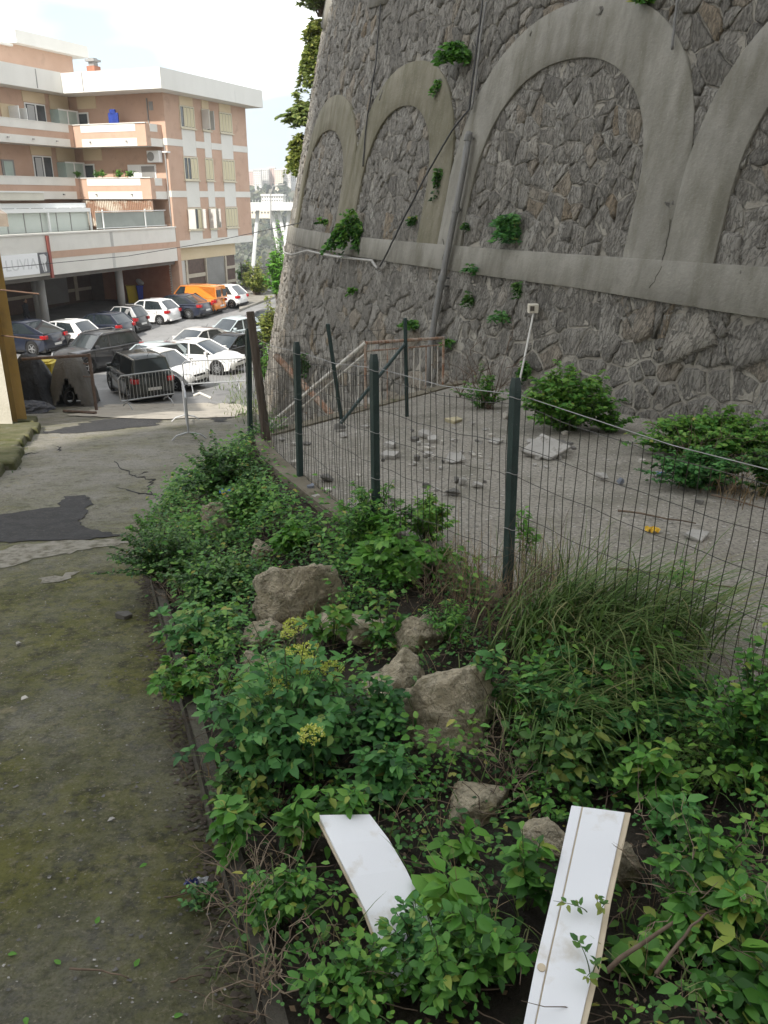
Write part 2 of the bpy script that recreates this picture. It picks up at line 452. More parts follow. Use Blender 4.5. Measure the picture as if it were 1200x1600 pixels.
# mossy raised slab along the left of the driveway, stepped kerb stones
slab = MB()
Lk = dpix([(0, 758), (18, 735), (40, 708), (52, 690), (62, 668)])
def mossy_edge():
    steps = [tuple(p) for p in Lk] + [tuple(Vector(Lk[-1]) + (Vector(Lk[-1]) - Vector(Lk[-2])) * .8)]
    for i in range(len(steps) - 1):
        (x0, y0), (x1, y1) = steps[i], steps[i + 1]
        kk = MB(); nseg = 2
        for j in range(nseg):
            a0, a1 = j / nseg, (j + 1) / nseg
            xa, ya = x0 + (x1 - x0) * a0, y0 + (y1 - y0) * a0
            xb, yb = x0 + (x1 - x0) * a1, y0 + (y1 - y0) * a1
            w = random.uniform(-0.12, 0.12)
            za, zb = float(drive_z(ya)), float(drive_z(yb))
            top = random.uniform(0.15, 0.2)
            kk.add([(xa + w, ya, za - .3), (xb + w, yb - .03, zb - .3), (xb + w - .05, yb - .03, zb + top), (xa + w - .05, ya, za + top),
                    (xa - 9, ya, za - .3), (xb - 9, yb - .03, zb - .3), (xb - 9, yb - .03, zb + top), (xa - 9, ya, za + top)],
                   [(0, 1, 2, 3), (5, 4, 7, 6), (3, 2, 6, 7), (0, 3, 7, 4), (1, 5, 6, 2), (0, 4, 5, 1)])
        bevel(tag(kk.build('mossy_pavement', M_MOSS), kind='structure'), 0.05, 2)
mossy_edge()

# bank between driveway and terrace
ty = np.arange(-3, 11.31, 0.13); tt = np.linspace(0, 1, 26)
X = np.zeros((len(ty), 26)); Y = np.zeros_like(X); Z = np.zeros_like(X)
for i, y in enumerate(ty):
    a, b = float(kerb_x(y)), float(edge_x(y)) + 0.12
    for j, t in enumerate(tt):
        x = a + (b - a) * t; X[i, j] = x; Y[i, j] = y; Z[i, j] = bank_z(x, y)
V, F = grid_mesh(X, Y, Z)
bank = link_mesh('earth_bank', fast_mesh('earth_bank', V, F, M_SOIL)); tag(bank, kind='structure')
bank.data.polygons.foreach_set('use_smooth', [True] * len(bank.data.polygons))
kb = MB()
for y in np.arange(-3, 11.2, 0.35):
    y1 = min(y + 0.35, 11.3)
    x0, x1 = float(kerb_x(y)), float(kerb_x(y1)); z0, z1 = float(drive_z(y)), float(drive_z(y1))
    h0, h1 = .29 + .02 * math.sin(y * 5), .29 + .02 * math.sin(y1 * 5)
    w = 0.10
    kb.add([(x0, y, z0 - .2), (x1, y1, z1 - .2), (x1 + .02, y1, z1 + h1), (x0 + .02, y, z0 + h0), (x0 + w, y, z0 + h0), (x1 + w, y1, z1 + h1), (x1 + w, y1, z1 - .2), (x0 + w, y, z0 - .2)],
           [(0, 3, 2, 1), (3, 4, 5, 2), (4, 7, 6, 5)])
tag(kb.build('bank_kerb', M_KERB), kind='structure')

# terrace slab with its concrete edge
ty = np.arange(-3, 16.6, 0.3)
X = np.zeros((len(ty), 30)); Y = np.zeros_like(X); Z = np.zeros_like(X)
for i, y in enumerate(ty):
    a = float(edge_x(y)); b = 9.0
    for j in range(30):
        x = a + (b - a) * (j / 29) ** 1.5
        X[i, j] = x; Y[i, j] = y; Z[i, j] = terr_z(y) + 0.012 * fbm(x, y, 5, 1.2)
V, F = grid_mesh(X, Y, Z)
terrace = link_mesh('terrace', fast_mesh('terrace', V, F, M_TERR)); tag(terrace, kind='structure')
sk = MB()
ey = list(np.arange(-3, 10.8, 0.4)) + [10.8]
fy = list(np.arange(10.8, 15.8, 0.5))
def edge_run(ylist, depth, w):
    for y, y1 in zip(ylist[:-1], ylist[1:]):
        x0, x1 = float(edge_x(y)), float(edge_x(y1)); z0, z1 = float(terr_z(y)) + .03, float(terr_z(y1)) + .03
        d = Vector((x1 - x0, y1 - y, 0)).normalized(); nrm = Vector((d.y, -d.x, 0)) * w
        A, B = Vector((x0, y, 0)), Vector((x1, y1, 0))
        sk.add([A + Vector((0, 0, z0 - depth)), B + Vector((0, 0, z1 - depth)), B + Vector((0, 0, z1)), A + Vector((0, 0, z0)), A + nrm + Vector((0, 0, z0)), B + nrm + Vector((0, 0, z1)), B + nrm + Vector((0, 0, z1 - .2)), A + nrm + Vector((0, 0, z0 - .2))],
               [(0, 1, 2, 3), (3, 2, 5, 4), (4, 5, 6, 7)])
edge_run(ey, 1.5, 0.22); edge_run(fy, 2.6, 0.2)
tag(sk.build('terrace_edge', mat('mossy_edge_concrete', (.13, .112, .08), (.20, .175, .13), 2.2, .9, bump=.015, bscale=20, c3=(.085, .08, .035), s3=3.5)), kind='structure')
# steps going down from the far edge of the terrace
for k in range(7):
    a = Vector((-0.25 - 0.25 * k, 13.15 - 0.02 * k, 0)); z = float(terr_z(13)) - 0.19 * (k + 1)
    st = MB(); st.box(a.x - .26, a.x + .02, a.y, a.y + 1.2, z - .4, z)
    tag(st.build('stair_step', M_CONC), kind='structure')

# valley and hills beyond
def far_z(x, y):
    base = np.interp(y, [70, 78, 110, 180, 300, 420, 600, 780, 950, 1200, 2500], [0.35, -3, -22, -55, -72, -60, -30, 2, 18, 24, 20])
    n = mnoise.fractal(Vector((x * .008, y * .008, 1.7)), 1.0, 2.0, 5) * np.interp(y, [70, 120, 400, 900], [0, 5, 14, 8])
    return float(base + n)
xs = np.linspace(-900, 900, 90); ysf = np.concatenate([[69.5], np.linspace(73, 300, 30), np.linspace(315, 1100, 50), [1500, 2500]])
X, Y = np.meshgrid(xs, ysf); Z = np.array([[far_z(a, b) for a, b in zip(r1, r2)] for r1, r2 in zip(X, Y)])
M_HILL = mat('hillside', (0.045, 0.055, 0.024), (0.085, 0.08, 0.045), 0.02, 0.95, c3=(0.12, 0.10, 0.07), s3=0.05, lo3=.5)
V, F = grid_mesh(X, Y, Z)
hl = link_mesh('hills', fast_mesh('hills', V, F, M_HILL)); tag(hl, kind='structure')
# ground to either side and behind, so that nothing hangs in the void
gb = MB(); gb.add([(-900, 69.5, .33), (-70, 69.5, .33), (-70, -60, .33), (-900, -60, .33)], [(0, 3, 2, 1)])
gb.add([(12, 69.5, .33), (900, 69.5, .33), (900, -60, .33), (12, -60, .33)], [(0, 3, 2, 1)])
gb.add([(-70, 26.99, .33), (-17, 26.99, .33), (-17, -60, .33), (-70, -60, .33)], [(0, 3, 2, 1)])
gb.add([(-17, -5.9, .33), (12, -5.9, .33), (12, -60, .33), (-17, -60, .33)], [(0, 3, 2, 1)])
tag(gb.build('ground', M_PARK), kind='structure')

# ------------------------------------------------------------------ the stone bastion
WP = (3.8405, 12.8935, 0.6509, 2.4484e-2, 0.4469e-3, -0.1419e-4); BAT = 0.2157; LED = -0.85
SS = np.arange(-12, 40, 0.05)
th = WP[2] - WP[3] * SS - WP[4] * SS ** 2 - WP[5] * SS ** 3
wx = np.cumsum(-np.sin(th) * .05); wy = np.cumsum(np.cos(th) * .05)
i0 = int(np.argmin(abs(SS))); wx = wx - wx[i0] + WP[0]; wy = wy - wy[i0] + WP[1]
wnx, wny = -np.cos(th), -np.sin(th)
def W(s, h, off=0.0):
    """point of the bastion face: s metres along it, h metres above the eye, off metres proud of it"""
    s = np.asarray(s, float); h = np.asarray(h, float)
    b = -BAT * (h - LED) + off
    nx = np.interp(s, SS, wnx); ny = np.interp(s, SS, wny)
    return np.stack([np.interp(s, SS, wx) + nx * b, np.interp(s, SS, wy) + ny * b, EYE + h + 0 * s], -1)
def Wv(s, h, off=0.0): return Vector(W(s, h, off))
_si = np.arange(-8, 19.6, .05); _hi = np.arange(-6.4, 9, .05)
_G = proj(W(_si[:, None] + 0 * _hi[None], _hi[None] + 0 * _si[:, None]))
def sh(px, py):
    d = np.hypot(_G[..., 0] - px, _G[..., 1] - py); i, j = np.unravel_index(np.argmin(d), d.shape)
    return float(_si[i]), float(_hi[j])
def base_h(s):   # foot of the face
    return np.interp(s, [-8, 4.5, 5.5, 7, 40], [-3.3, -3.5, -4.6, -6.8, -6.8])
TOPH = 9.2

def stone_material():
    m, n, out = new_mat('rubble_stone')
    a = n.nodes.new('ShaderNodeAttribute'); a.attribute_name = 'tint'
    t = n.nodes.new('ShaderNodeTexCoord'); vec = t.outputs['Object']
    r = n.nodes.new('ShaderNodeValToRGB'); e = r.color_ramp.elements
    stops = [(0, (.255, .24, .212)), (.3, (.345, .324, .286)), (.6, (.41, .386, .342)), (.82, (.50, .474, .425)), (.93, (.36, .285, .195)), (1, (.54, .515, .46))]
    while len(e) < len(stops): e.new(.5)
    for i, (p_, c) in enumerate(stops): e[i].position = p_; e[i].color = (*c, 1)
    n.links.new(a.outputs['Fac'], r.inputs['Fac'])
    g = n.nodes.new('ShaderNodeMapping'); g.inputs['Rotation'].default_value = (0.5, 0.6, 0.3); g.inputs['Scale'].default_value = (5, 16, 3.5)
    n.links.new(vec, g.inputs['Vector'])
    col = mixc(n, mathn(n, 'MULTIPLY', noise_fac(n, g.outputs['Vector'], 1.5, detail=7, rough=.7, lo=.42, hi=.72), .5), r.outputs['Color'], (0.16, 0.148, 0.13))
    col = mixc(n, mathn(n, 'MULTIPLY', noise_fac(n, vec, 9, detail=6, lo=.55, hi=.75), .5), col, (.33, .31, .275))
    # schist fractures: warped thin dark lines running with the bedding
    wv = n.nodes.new('ShaderNodeTexVoronoi'); wv.feature = 'DISTANCE_TO_EDGE'; wv.inputs['Scale'].default_value = 1.15
    wn = N(n, 'ShaderNodeTexNoise', Scale=2.5, Detail=4.0); n.links.new(g.outputs['Vector'], wn.inputs['Vector'])
    wa = n.nodes.new('ShaderNodeVectorMath'); wa.operation = 'MULTIPLY_ADD'; wa.inputs[1].default_value = (.9, .9, .9)
    n.links.new(wn.outputs['Color'], wa.inputs[0]); n.links.new(g.outputs['Vector'], wa.inputs[2]); n.links.new(wa.outputs[0], wv.inputs['Vector'])
    fr = n.nodes.new('ShaderNodeMapRange'); fr.inputs['From Min'].default_value = 0.0; fr.inputs['From Max'].default_value = .10; n.links.new(wv.outputs['Distance'], fr.inputs['Value'])
    inv = n.nodes.new('ShaderNodeMath'); inv.operation = 'SUBTRACT'; inv.inputs[0].default_value = 1; n.links.new(fr.outputs['Result'], inv.inputs[1])
    col = mixc(n, mathn(n, 'MULTIPLY', inv.outputs[0], .5), col, (.075, .07, .062))
    bh0 = n.nodes.new('ShaderNodeMath'); bh0.operation = 'MULTIPLY_ADD'; bh0.inputs[1].default_value = .8
    n.links.new(fr.outputs['Result'], bh0.inputs[0])
    bh = n.nodes.new('ShaderNodeMath'); bh.operation = 'ADD'
    n.links.new(noise_fac(n, g.outputs['Vector'], 1.6, detail=8, rough=.72, lo=.2, hi=.8), bh.inputs[0])
    n.links.new(noise_fac(n, vec, 26, detail=7, rough=.75, lo=.2, hi=.8), bh.inputs[1])
    n.links.new(bh.outputs[0], bh0.inputs[2])
    finish(n, out, col, 0.85, 0, bh0.outputs[0], 0.045, 0.3)
    return m
M_STONE = stone_material()
M_MORTAR = mat('wall_mortar', (0.29, 0.268, 0.228), (0.37, 0.345, 0.295), 2.2, 0.95, bump=0.03, bscale=16, c3=(0.095, 0.09, 0.08), s3=5)
def render_mat(name, c1, c2, c3, s3, amt):
    m, n, out = new_mat(name)
    t = n.nodes.new('ShaderNodeTexCoord'); vec = t.outputs['Object']
    c = mixc(n, noise_fac(n, vec, 1.2), c1, c2)
    g = n.nodes.new('ShaderNodeMapping'); g.inputs['Scale'].default_value = (3.4, 3.4, .38); n.links.new(vec, g.inputs['Vector'])
    c = mixc(n, mathn(n, 'MULTIPLY', noise_fac(n, g.outputs['Vector'], s3, detail=6, lo=.42, hi=.7), amt), c, c3)
    c = mixc(n, mathn(n, 'MULTIPLY', noise_fac(n, vec, 26, lo=.62, hi=.7), .35), c, (.38, .36, .31))
    c = mixc(n, mathn(n, 'MULTIPLY', noise_fac(n, vec, 6, detail=7, lo=.55, hi=.75), .3), c, (.13, .125, .11))
    finish(n, out, c, 0.85, 0, noise_fac(n, vec, 22, detail=7, lo=.2, hi=.8), 0.008, 0.3)
    return m
M_REND = render_mat('grey_arch_render', (.20, .19, .165), (.26, .248, .216), (.115, .107, .08), 1.0, .8)
M_RENDM = render_mat('mossy_arch_render', (.15, .137, .098), (.205, .187, .142), (.085, .08, .042), .9, .85)

M_DARKC = mat('crack_dirt', (.04, .036, .028), (.06, .055, .04), 8, .95)
bast = empty('stone_bastion', W(3, -3.4), 0, 'tall curved retaining wall of grey rubble stone with blind arches', 'retaining wall')
_inv = Matrix.Translation(-bast.location)
def on_bast(o):
    o.parent = bast; o.matrix_parent_inverse = _inv; return o
# body: face grid, top and back (a solid, 1.2 m thick)
sg = np.arange(-11.5, 34.01, 0.35); hg = np.linspace(0, 1, 40)
Sg, Tg = np.meshgrid(sg, hg)
Hg = base_h(Sg) - .4 + (TOPH - base_h(Sg) + .4) * Tg
Pf = W(Sg, Hg, -0.012)
jit = np.array([[fbm(s * 2.3, h * 2.3, 4.0) for s, h in zip(a, b)] for a, b in zip(Sg, Hg)]) * 0.012
Pf = Pf + jit[..., None] * np.stack([np.interp(Sg, SS, wnx), np.interp(Sg, SS, wny), 0 * Sg], -1)
Pb = W(Sg, Hg, -1.2)
V1, F1 = grid_mesh(Pf[..., 0], Pf[..., 1], Pf[..., 2]); V2, F2 = grid_mesh(Pb[..., 0], Pb[..., 1], Pb[..., 2])
nW = len(sg); nV = len(V1); last = (len(hg) - 1) * nW
cap = np.array([[last + i, last + i + 1, nV + last + i + 1, nV + last + i] for i in range(nW - 1)])
F = np.concatenate([F1, F2[:, ::-1] + nV, cap])
on_bast(link_mesh('wall_body', fast_mesh('wall_body', np.concatenate([V1, V2]), F, M_MORTAR)))

# blind arches: (centre s, inner half width, spring h, inner rise, band width, material, proud)
ARCH = [(2.2, 1.97, 0.0, 2.12, 0.80, M_REND, 0.060), (7.42, 1.68, 0.0, 1.85, 0.80, M_RENDM, 0.064), (12.85, 2.45, 0.0, 1.72, 0.80, M_RENDM, 0.068), (-3.25, 1.95, 0.0, 2.12, 0.80, M_REND, 0.072), (-8.7, 1.95, 0, 2.12, .8, M_REND, .076)]
def ledge_bot(s): return np.interp(s, [-8, -2.2, 1, 5, 10, 19], [-1.52, -1.49, -1.35, -1.30, -1.27, -1.38])
def arch_curve(sc, w, hs, rise, grow=0.0, n=44):
    pts = []
    for i in range(8): pts.append((sc - w - grow, LED - .02 + (hs - LED) * i / 8))
    for i in range(n + 1):
        a = math.pi - math.pi * i / n
        c, s_ = math.cos(a), math.sin(a)
        e = 2 / 2.25
        pts.append((sc + (w + grow) * math.copysign(abs(c) ** e, c), hs + (rise + grow * 1.06) * abs(s_) ** e))
    for i in range(7, -1, -1): pts.append((sc + w + grow, LED - .02 + (hs - LED) * i / 8))
    return pts
def in_arch(s, h, k, g):
    sc, w, hs, rise, bw = ARCH[k][:5]
    ww = w + g; rr = rise + g * 1.06
    if h < LED or abs(s - sc) > ww: return False
    if h <= hs: return True
    return abs((s - sc) / ww) ** 2.25 + ((h - hs) / rr) ** 2.25 <= 1
for k, (sc, w, hs, rise, bw, m, pr) in enumerate(ARCH):
    rows = [arch_curve(sc, w, hs, rise, bw * t) for t in (0, .33, .66, 1)]
    n = len(rows[0]); V = []; Fq = []
    layers = [(0, -.12), (0, pr - .004), (0, pr), (1, pr), (2, pr), (3, pr), (3, pr - .004), (3, -.05)]
    gro = [0, 0, .004, 0, 0, -.004, 0, 0]
    for (r_, off), gg in zip(layers, gro):
        src = rows[r_] if not gg else arch_curve(sc, w, hs, rise, bw * (0, .33, .66, 1)[r_] + gg)
        for (s, h) in src: V.append(W(s, h, off))
    for l in range(len(layers) - 1):
        for i in range(n - 1):
            a = l * n + i; Fq.append((a, a + n, a + n + 1, a + 1))
    me = fast_mesh('arch_band', np.array(V), np.array(Fq), m)
    on_bast(link_mesh('arch_band', me))
# ledge under the arches
sl = np.arange(-11, 20.01, 0.35)
prof = [(0, -.06, 0), (0, .077, .0), (0, .081, -.006), (1, .081, .006), (1, .077, 0), (1, -.06, 0)]
V = []; Fq = []
for (b, off, dh) in prof:
    for s in sl:
        h = LED + dh if b == 0 else float(ledge_bot(s)) + dh
        V.append(W(s, h, off + .004 * math.sin(s * 7)))
n = len(sl)
for l in range(len(prof) - 1):
    for i in range(n - 1): a = l * n + i; Fq.append((a, a + 1, a + n + 1, a + n))
on_bast(link_mesh('ledge', fast_mesh('ledge', np.array(V), np.array(Fq), M_REND)))
# piers of the upper tier
for (s0, s1, h0, skew) in ((9.55, 10.75, 4.15, .12), (16.6, 19.2, 4.75, .5)):
    V = []; Fq = []; hh = np.linspace(0, 1, 10); cols = [(s0, -.05), (s0, .1), (s1, .1), (s1, -.05)]
    for t in hh:
        for j, (s, off) in enumerate(cols):
            hb = h0 + (skew if j > 1 else 0)
            V.append(W(s, hb + (TOPH - .1 - hb) * t, off))
    for i in range(9):
        for j in range(3): a = i * 4 + j; Fq.append((a, a + 1, a + 5, a + 4))
    Fq.append((0, 3, 2, 1))
    on_bast(link_mesh('upper_pier', fast_mesh('upper_pier', np.array(V), np.array(Fq), M_REND)))

# rubble stones: cells of an irregular net in (s, h)
def clip(poly, px, py, nx, ny):
    out = []; d = [(x - px) * nx + (y - py) * ny for x, y in poly]
    for i in range(len(poly)):
        j = (i + 1) % len(poly)
        if d[i] <= 0: out.append(poly[i])
        if (d[i] < 0 < d[j]) or (d[j] < 0 < d[i]):
            t = d[i] / (d[i] - d[j]); out.append((poly[i][0] + (poly[j][0] - poly[i][0]) * t, poly[i][1] + (poly[j][1] - poly[i][1]) * t))
    return out
def net(h0, h1, cw, chh, rot, st, seed):
    """irregular cells between two heights; long axis at the angle rot, stretched st times"""
    g = random.Random(seed); c, s_ = math.cos(rot), math.sin(rot)
    def fwd(x, y): return ((x * c + y * s_) / st, (-x * s_ + y * c) * st ** .3)
    def inv(u, v): u, v = u * st, v / st ** .3; return (u * c - v * s_, u * s_ + v * c)
    pts = []; grid = {}
    for s in np.arange(-7.5, 21.5, cw):
        for h in np.arange(h0, h1, chh):
            r_ = g.random()
            if r_ < .22: continue
            for k in range(2 if r_ > .90 else 1):
                q = (float(s) + g.uniform(-.5, .5) * cw * 1.15, float(h) + g.uniform(-.5, .5) * chh * 1.15)
                uv = fwd(*q); grid.setdefault((int(uv[0] // .5), int(uv[1] // .5)), []).append(len(pts)); pts.append((q, uv))
    res = []
    for i, (q, uv) in enumerate(pts):
        if q[1] < base_h(q[0]) + .03: continue
        ux, uy = uv; poly = [(ux - .6, uy - .6), (ux + .6, uy - .6), (ux + .6, uy + .6), (ux - .6, uy + .6)]
        gx, gy = int(ux // .5), int(uy // .5); near = []
        for a in (-2, -1, 0, 1, 2):
            for b_ in (-2, -1, 0, 1, 2): near += grid.get((gx + a, gy + b_), [])
        near = sorted(((pts[j][1][0] - ux) ** 2 + (pts[j][1][1] - uy) ** 2, j) for j in near if j != i)[:18]
        for d2, j in near:
            if d2 > 1.6 or len(poly) < 3: break
            jx, jy = pts[j][1]; poly = clip(poly, (ux + jx) / 2, (uy + jy) / 2, jx - ux, jy - uy)
        if len(poly) >= 3:
            pq = [inv(*p_) for p_ in poly]; n_ = len(pq)
            res.append((sum(p_[0] for p_ in pq) / n_, sum(p_[1] for p_ in pq) / n_, pq))
    return res
cells = net(-6.9, -1.0, .37, .31, .15, 1.1, 3) + net(-1.3, TOPH - .1, .315, .245, 1.05, 1.3, 5)
stones = []
for (s, h, p) in cells:
    lb = float(ledge_bot(s))
    if h > LED and p is None: continue
    if lb + .10 < h < LED - .08: continue
    skip = False; inside = False
    for k in range(5):
        if in_arch(s, h, k, ARCH[k][4] - .16) and not in_arch(s, h, k, .14): skip = True
        if in_arch(s, h, k, .14): inside = True
    if skip: continue
    if 9.6 < s < 10.7 and h > 4.2 or 16.8 < s < 19.1 and h > 5: continue
    stones.append((s, h, p, inside))
stone_geo = []
for (s, h, p, inside) in stones:
    low = h < -1.3
    near = s < 4
    joint = random.uniform(.008, .030) if (low and near) else random.uniform(.002, .014)
    cx = sum(a for a, _ in p) / len(p); cy = sum(b for _, b in p) / len(p)
    ring = []
    for a in range(len(p)):
        x0, y0 = p[a]; x1, y1 = p[(a + 1) % len(p)]; L = math.hypot(x1 - x0, y1 - y0)
        ring.append((x0, y0))
        for f_ in ((.33, .67) if L > .2 else ((.5,) if L > .09 else ())): ring.append((x0 + (x1 - x0) * f_ + random.uniform(-.022, .022), y0 + (y1 - y0) * f_ + random.uniform(-.022, .022)))
    n = len(ring)
    # cap the proudness so that the niches stay recessed
    pr = random.uniform(.003, .028) if inside else (random.uniform(.002, .018) if low and near else random.uniform(.003, .042))
    tx, ty_ = random.uniform(-.17, .17), random.uniform(-.15, .15)
    V = []
    for (lv, sc_, off) in ((0, 0.0, -.05), (1, .0, pr * .3 - .006), (2, .10, pr), (3, .50, pr * 1.08)):
        for (x, y) in ring:
            dx, dy = x - cx, y - cy; d = max(math.hypot(dx, dy), .01)
            k = max(0.1, 1 - joint / d) * (1 - sc_ * (1 if lv < 3 else 1))
            if lv: k *= random.uniform(.96, 1.0)
            x2, y2 = cx + dx * k, cy + dy * k
            o2 = off + ((dx * k) * tx + (dy * k) * ty_ + random.uniform(-.012, .012) if lv > 1 else 0)
            V.append((x2, y2, o2))
    V.append((cx, cy, pr * 1.1 + random.uniform(-.008, .012)))
    V = np.array(V); P3 = W(V[:, 0], V[:, 1], V[:, 2])
    Ft = []
    for l in range(3):
        for a in range(n):
            b = (a + 1) % n
            Ft += [(l * n + a, l * n + b, (l + 1) * n + b), (l * n + a, (l + 1) * n + b, (l + 1) * n + a)]
    for a in range(n): Ft.append((3 * n + a, 3 * n + (a + 1) % n, 4 * n))
    q = proj(P3); ok = (q[:, 0].min() > -20 and q[:, 0].max() < 1220 and q[:, 1].max() > 0 and q[:, 1].min() < 800 and s < 17.5)
    qq = proj(W(np.array([x for x, _ in p]), np.array([y for _, y in p])))
    area = abs(sum(qq[a, 0] * qq[(a + 1) % len(p), 1] - qq[(a + 1) % len(p), 0] * qq[a, 1] for a in range(len(p)))) if ok else 0
    tint = min(max(random.gauss(.47 + .14 * fbm(s, h, 2, .4), .24), 0), .88) if random.random() > .05 else random.uniform(.88, 1)
    stone_geo.append((area, P3, Ft, tint))
stone_geo.sort(key=lambda t: -t[0])
for (area, P3, Ft, tint) in stone_geo[:298]:
    c = P3[-1]
    me = fast_mesh('stone', P3 - c, np.array(Ft), M_STONE, np.full(len(P3), tint))
    o = link_mesh('stone', me); o.location = c; on_bast(o)
V = []; Fa = []; T = []; b = 0
for (area, P3, Ft, tint) in stone_geo[298:]:
    V.append(P3); Fa.append(np.array(Ft) + b); T.append(np.full(len(P3), tint)); b += len(P3)
o = on_bast(link_mesh('stone_field', fast_mesh('stone_field', np.concatenate(V), np.concatenate(Fa), M_STONE, np.concatenate(T))))
o['kind'] = 'stuff'

for L in ([(1047, 382), (1043, 402), (1036, 420), (1028, 438), (1016, 458)], [(697, 372), (699, 395), (694, 410)], [(1047, 382), (1050, 360), (1053, 335)], [(560, 372), (558, 385), (561, 396)]):
    pp = [sh(*q) for q in L]; P3 = []
    for (a, b) in zip(pp[:-1], pp[1:]):
        for t in (0, .33, .66): P3.append(Wv(a[0] + (b[0] - a[0]) * t + random.uniform(-.012, .012), a[1] + (b[1] - a[1]) * t, (.0815) if LED - .05 > a[1] else .074))
    on_bast(MB().tube(P3, .0055, 5).build('render_crack', M_DARKC))
# pipes and cables on the bastion
M_PIPE = mat('grey_cement_pipe', (.15, .15, .145), (.21, .205, .195), 6, .7, bump=.004, bscale=30, stretch=(3, 3, .6), c3=(.10, .095, .08), s3=3)
M_DARKCABLE = mat('dark_cable', (.03, .03, .03), (.06, .06, .058), 8, .7)
M_PALECABLE = mat('pale_conduit', (.36, .35, .33), (.27, .26, .24), 8, .7)
dp = empty('drainpipe', Wv(4.1, -3.5, .1), 0, 'grey cement drainpipe running down the stone wall beside the largest arch', 'drainpipe')
pts = [sh(*q) for q in [(747, 208), (737, 265), (722, 345), (706, 425), (693, 490), (686, 540), (683, 600)]]
mb = MB(); mb.tube([Wv(s, h, .19) for s, h in pts], .062, 14); o = mb.build('pipe', M_PIPE, smooth=True)
o.parent = dp; o.matrix_parent_inverse = Matrix.Translation(-dp.location)
for q in [(745.5, 218), (725, 328), (703, 436), (701, 446)]:
    s, h = sh(*q); cl = MB(); a, b_ = Wv(s, h + .05, .19), Wv(s, h - .05, .19)
    cl.tube([a, b_], .078, 14); cl.tube([Wv(s, h, .0), Wv(s, h, .2)], .02, 6)
    o = cl.build('pipe_collar', M_PIPE); o.parent = dp; o.matrix_parent_inverse = Matrix.Translation(-dp.location)
def wall_line(name, pix, r, m, label, cat, off=.12):
    pts = [sh(*q) for q in pix]; P3 = []
    for (a, b) in zip(pts[:-1], pts[1:]):
        for t in np.linspace(0, 1, 6)[:-1]:
            P3.append(Wv(a[0] + (b[0] - a[0]) * t, a[1] + (b[1] - a[1]) * t, off + random.uniform(-.008, .008)))
    P3.append(Wv(*pts[-1], off))
    o = MB().tube(P3, r, 6).build(name, m, smooth=True, origin=tuple(P3[0]))
    return tag(o, label, cat)
wall_line('black_cable', [(604, 415), (622, 380), (640, 345), (672, 280), (697, 236), (722, 195), (742, 170), (757, 60), (764, 2)], .018, M_DARKCABLE, 'long black cable climbing the stone wall from the pale conduit to the top', 'cable', .16)
wall_line('thin_pipe', [(746, 172), (753, 120), (760, 60), (768, 4)], .022, M_PIPE, 'thin grey pipe on the stone wall above the cement drainpipe', 'pipe', .14)
wall_line('pale_conduit', [(452, 384), (453, 394), (466, 397), (491, 391), (530, 401), (593, 407), (602, 418)], .03, M_PALECABLE, 'pale sagging conduit fixed under the ledge at the far end of the wall', 'conduit', .19)
wall_line('wall_wire', [(600, 5), (592, 100), (578, 200), (573, 260)], .018, M_DARKCABLE, 'thin dark wire running down between the two smaller arches', 'wire', .09)
wall_line('thin_pipe', [(1066, 2), (1062, 40), (1057, 80)], .02, M_PIPE, 'short thin pipe on the wall right of the largest arch', 'pipe', .12)
# ------------------------------------------------------------------ the apartment building
LB = Vector((-14.0, 56.5, EYE)); D1 = Vector((0.36385, 0.93146, 0)); DV = Vector((0.93146, -0.36385, 0))
def TB(p): return LB + D1 * p.x + DV * p.y + Vector((0, 0, p.z))
M_SALM = mat('salmon_plaster', (.455, .305, .225), (.50, .345, .26), .6, .9, bump=.004, bscale=30, c3=(.41, .28, .21), s3=1.6)
M_WHITE = mat('white_plaster', (.60, .585, .54), (.66, .645, .60), .5, .85, bump=.003, bscale=30, c3=(.60, .585, .545), s3=1.2)
M_TAN = mat('tan_plaster', (.58, .47, .31), (.63, .52, .36), .6, .9)
M_FASC = mat('stained_white_fascia', (.62, .61, .57), (.66, .65, .61), .8, .85, c3=(.42, .42, .40), s3=1.3, lo3=.62, hi3=.9, stretch=(1, 1, .35))
M_BROWN = mat('brown_tile', (.085, .055, .045), (.12, .08, .065), 4, .5, bump=.003, bscale=12)
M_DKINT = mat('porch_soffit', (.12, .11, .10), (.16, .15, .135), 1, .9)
M_BEIGE = mat('beige_stone_strip', (.42, .37, .29), (.48, .43, .35), 3, .8)
M_GLASS = mat('window_glass', (.05, .06, .065), (.09, .10, .11), 1.5, .12, spec=.6)
M_CURT = mat('cream_blind', (.60, .54, .36), (.50, .45, .31), 1.2, .8, stretch=(4, 4, .4))
M_FRAME = mat('cream_frame', (.55, .50, .38), None, rough=.6)
M_FRW = mat('white_frame', (.72, .73, .72), None, rough=.5)
M_ALU = mat('aluminium', (.55, .56, .57), (.48, .49, .50), 3, .4, metal=.6)
M_FROST = mat('frosted_green_glass', (.34, .43, .39), (.42, .50, .46), .8, .25, spec=.6)
M_GREYSH = mat('grey_shutter', (.22, .215, .205), (.27, .265, .255), 1, .6)
M_SHUT = mat('pale_shutter', (.50, .485, .455), (.56, .545, .51), 1, .6)
M_RED = mat('red_downpipe', (.30, .085, .065), (.25, .07, .055), 3, .5)
M_BRICK = mat('rust_red_panel', (.27, .115, .07), (.33, .15, .095), 2, .85)
bld = empty('apartment_building', TB(Vector((5, 0, -6.6))), 0, 'salmon and white apartment building with balconies and open ground floor', 'building')
_binv = Matrix.Translation(-bld.location)
SPLIT = ('white_panel', 'white_band', 'tan_panel', 'white_stripe', 'stone_strip', 'screen_bar', 'spout', 'door_leaf', 'curtain', 'roof', 'wall')
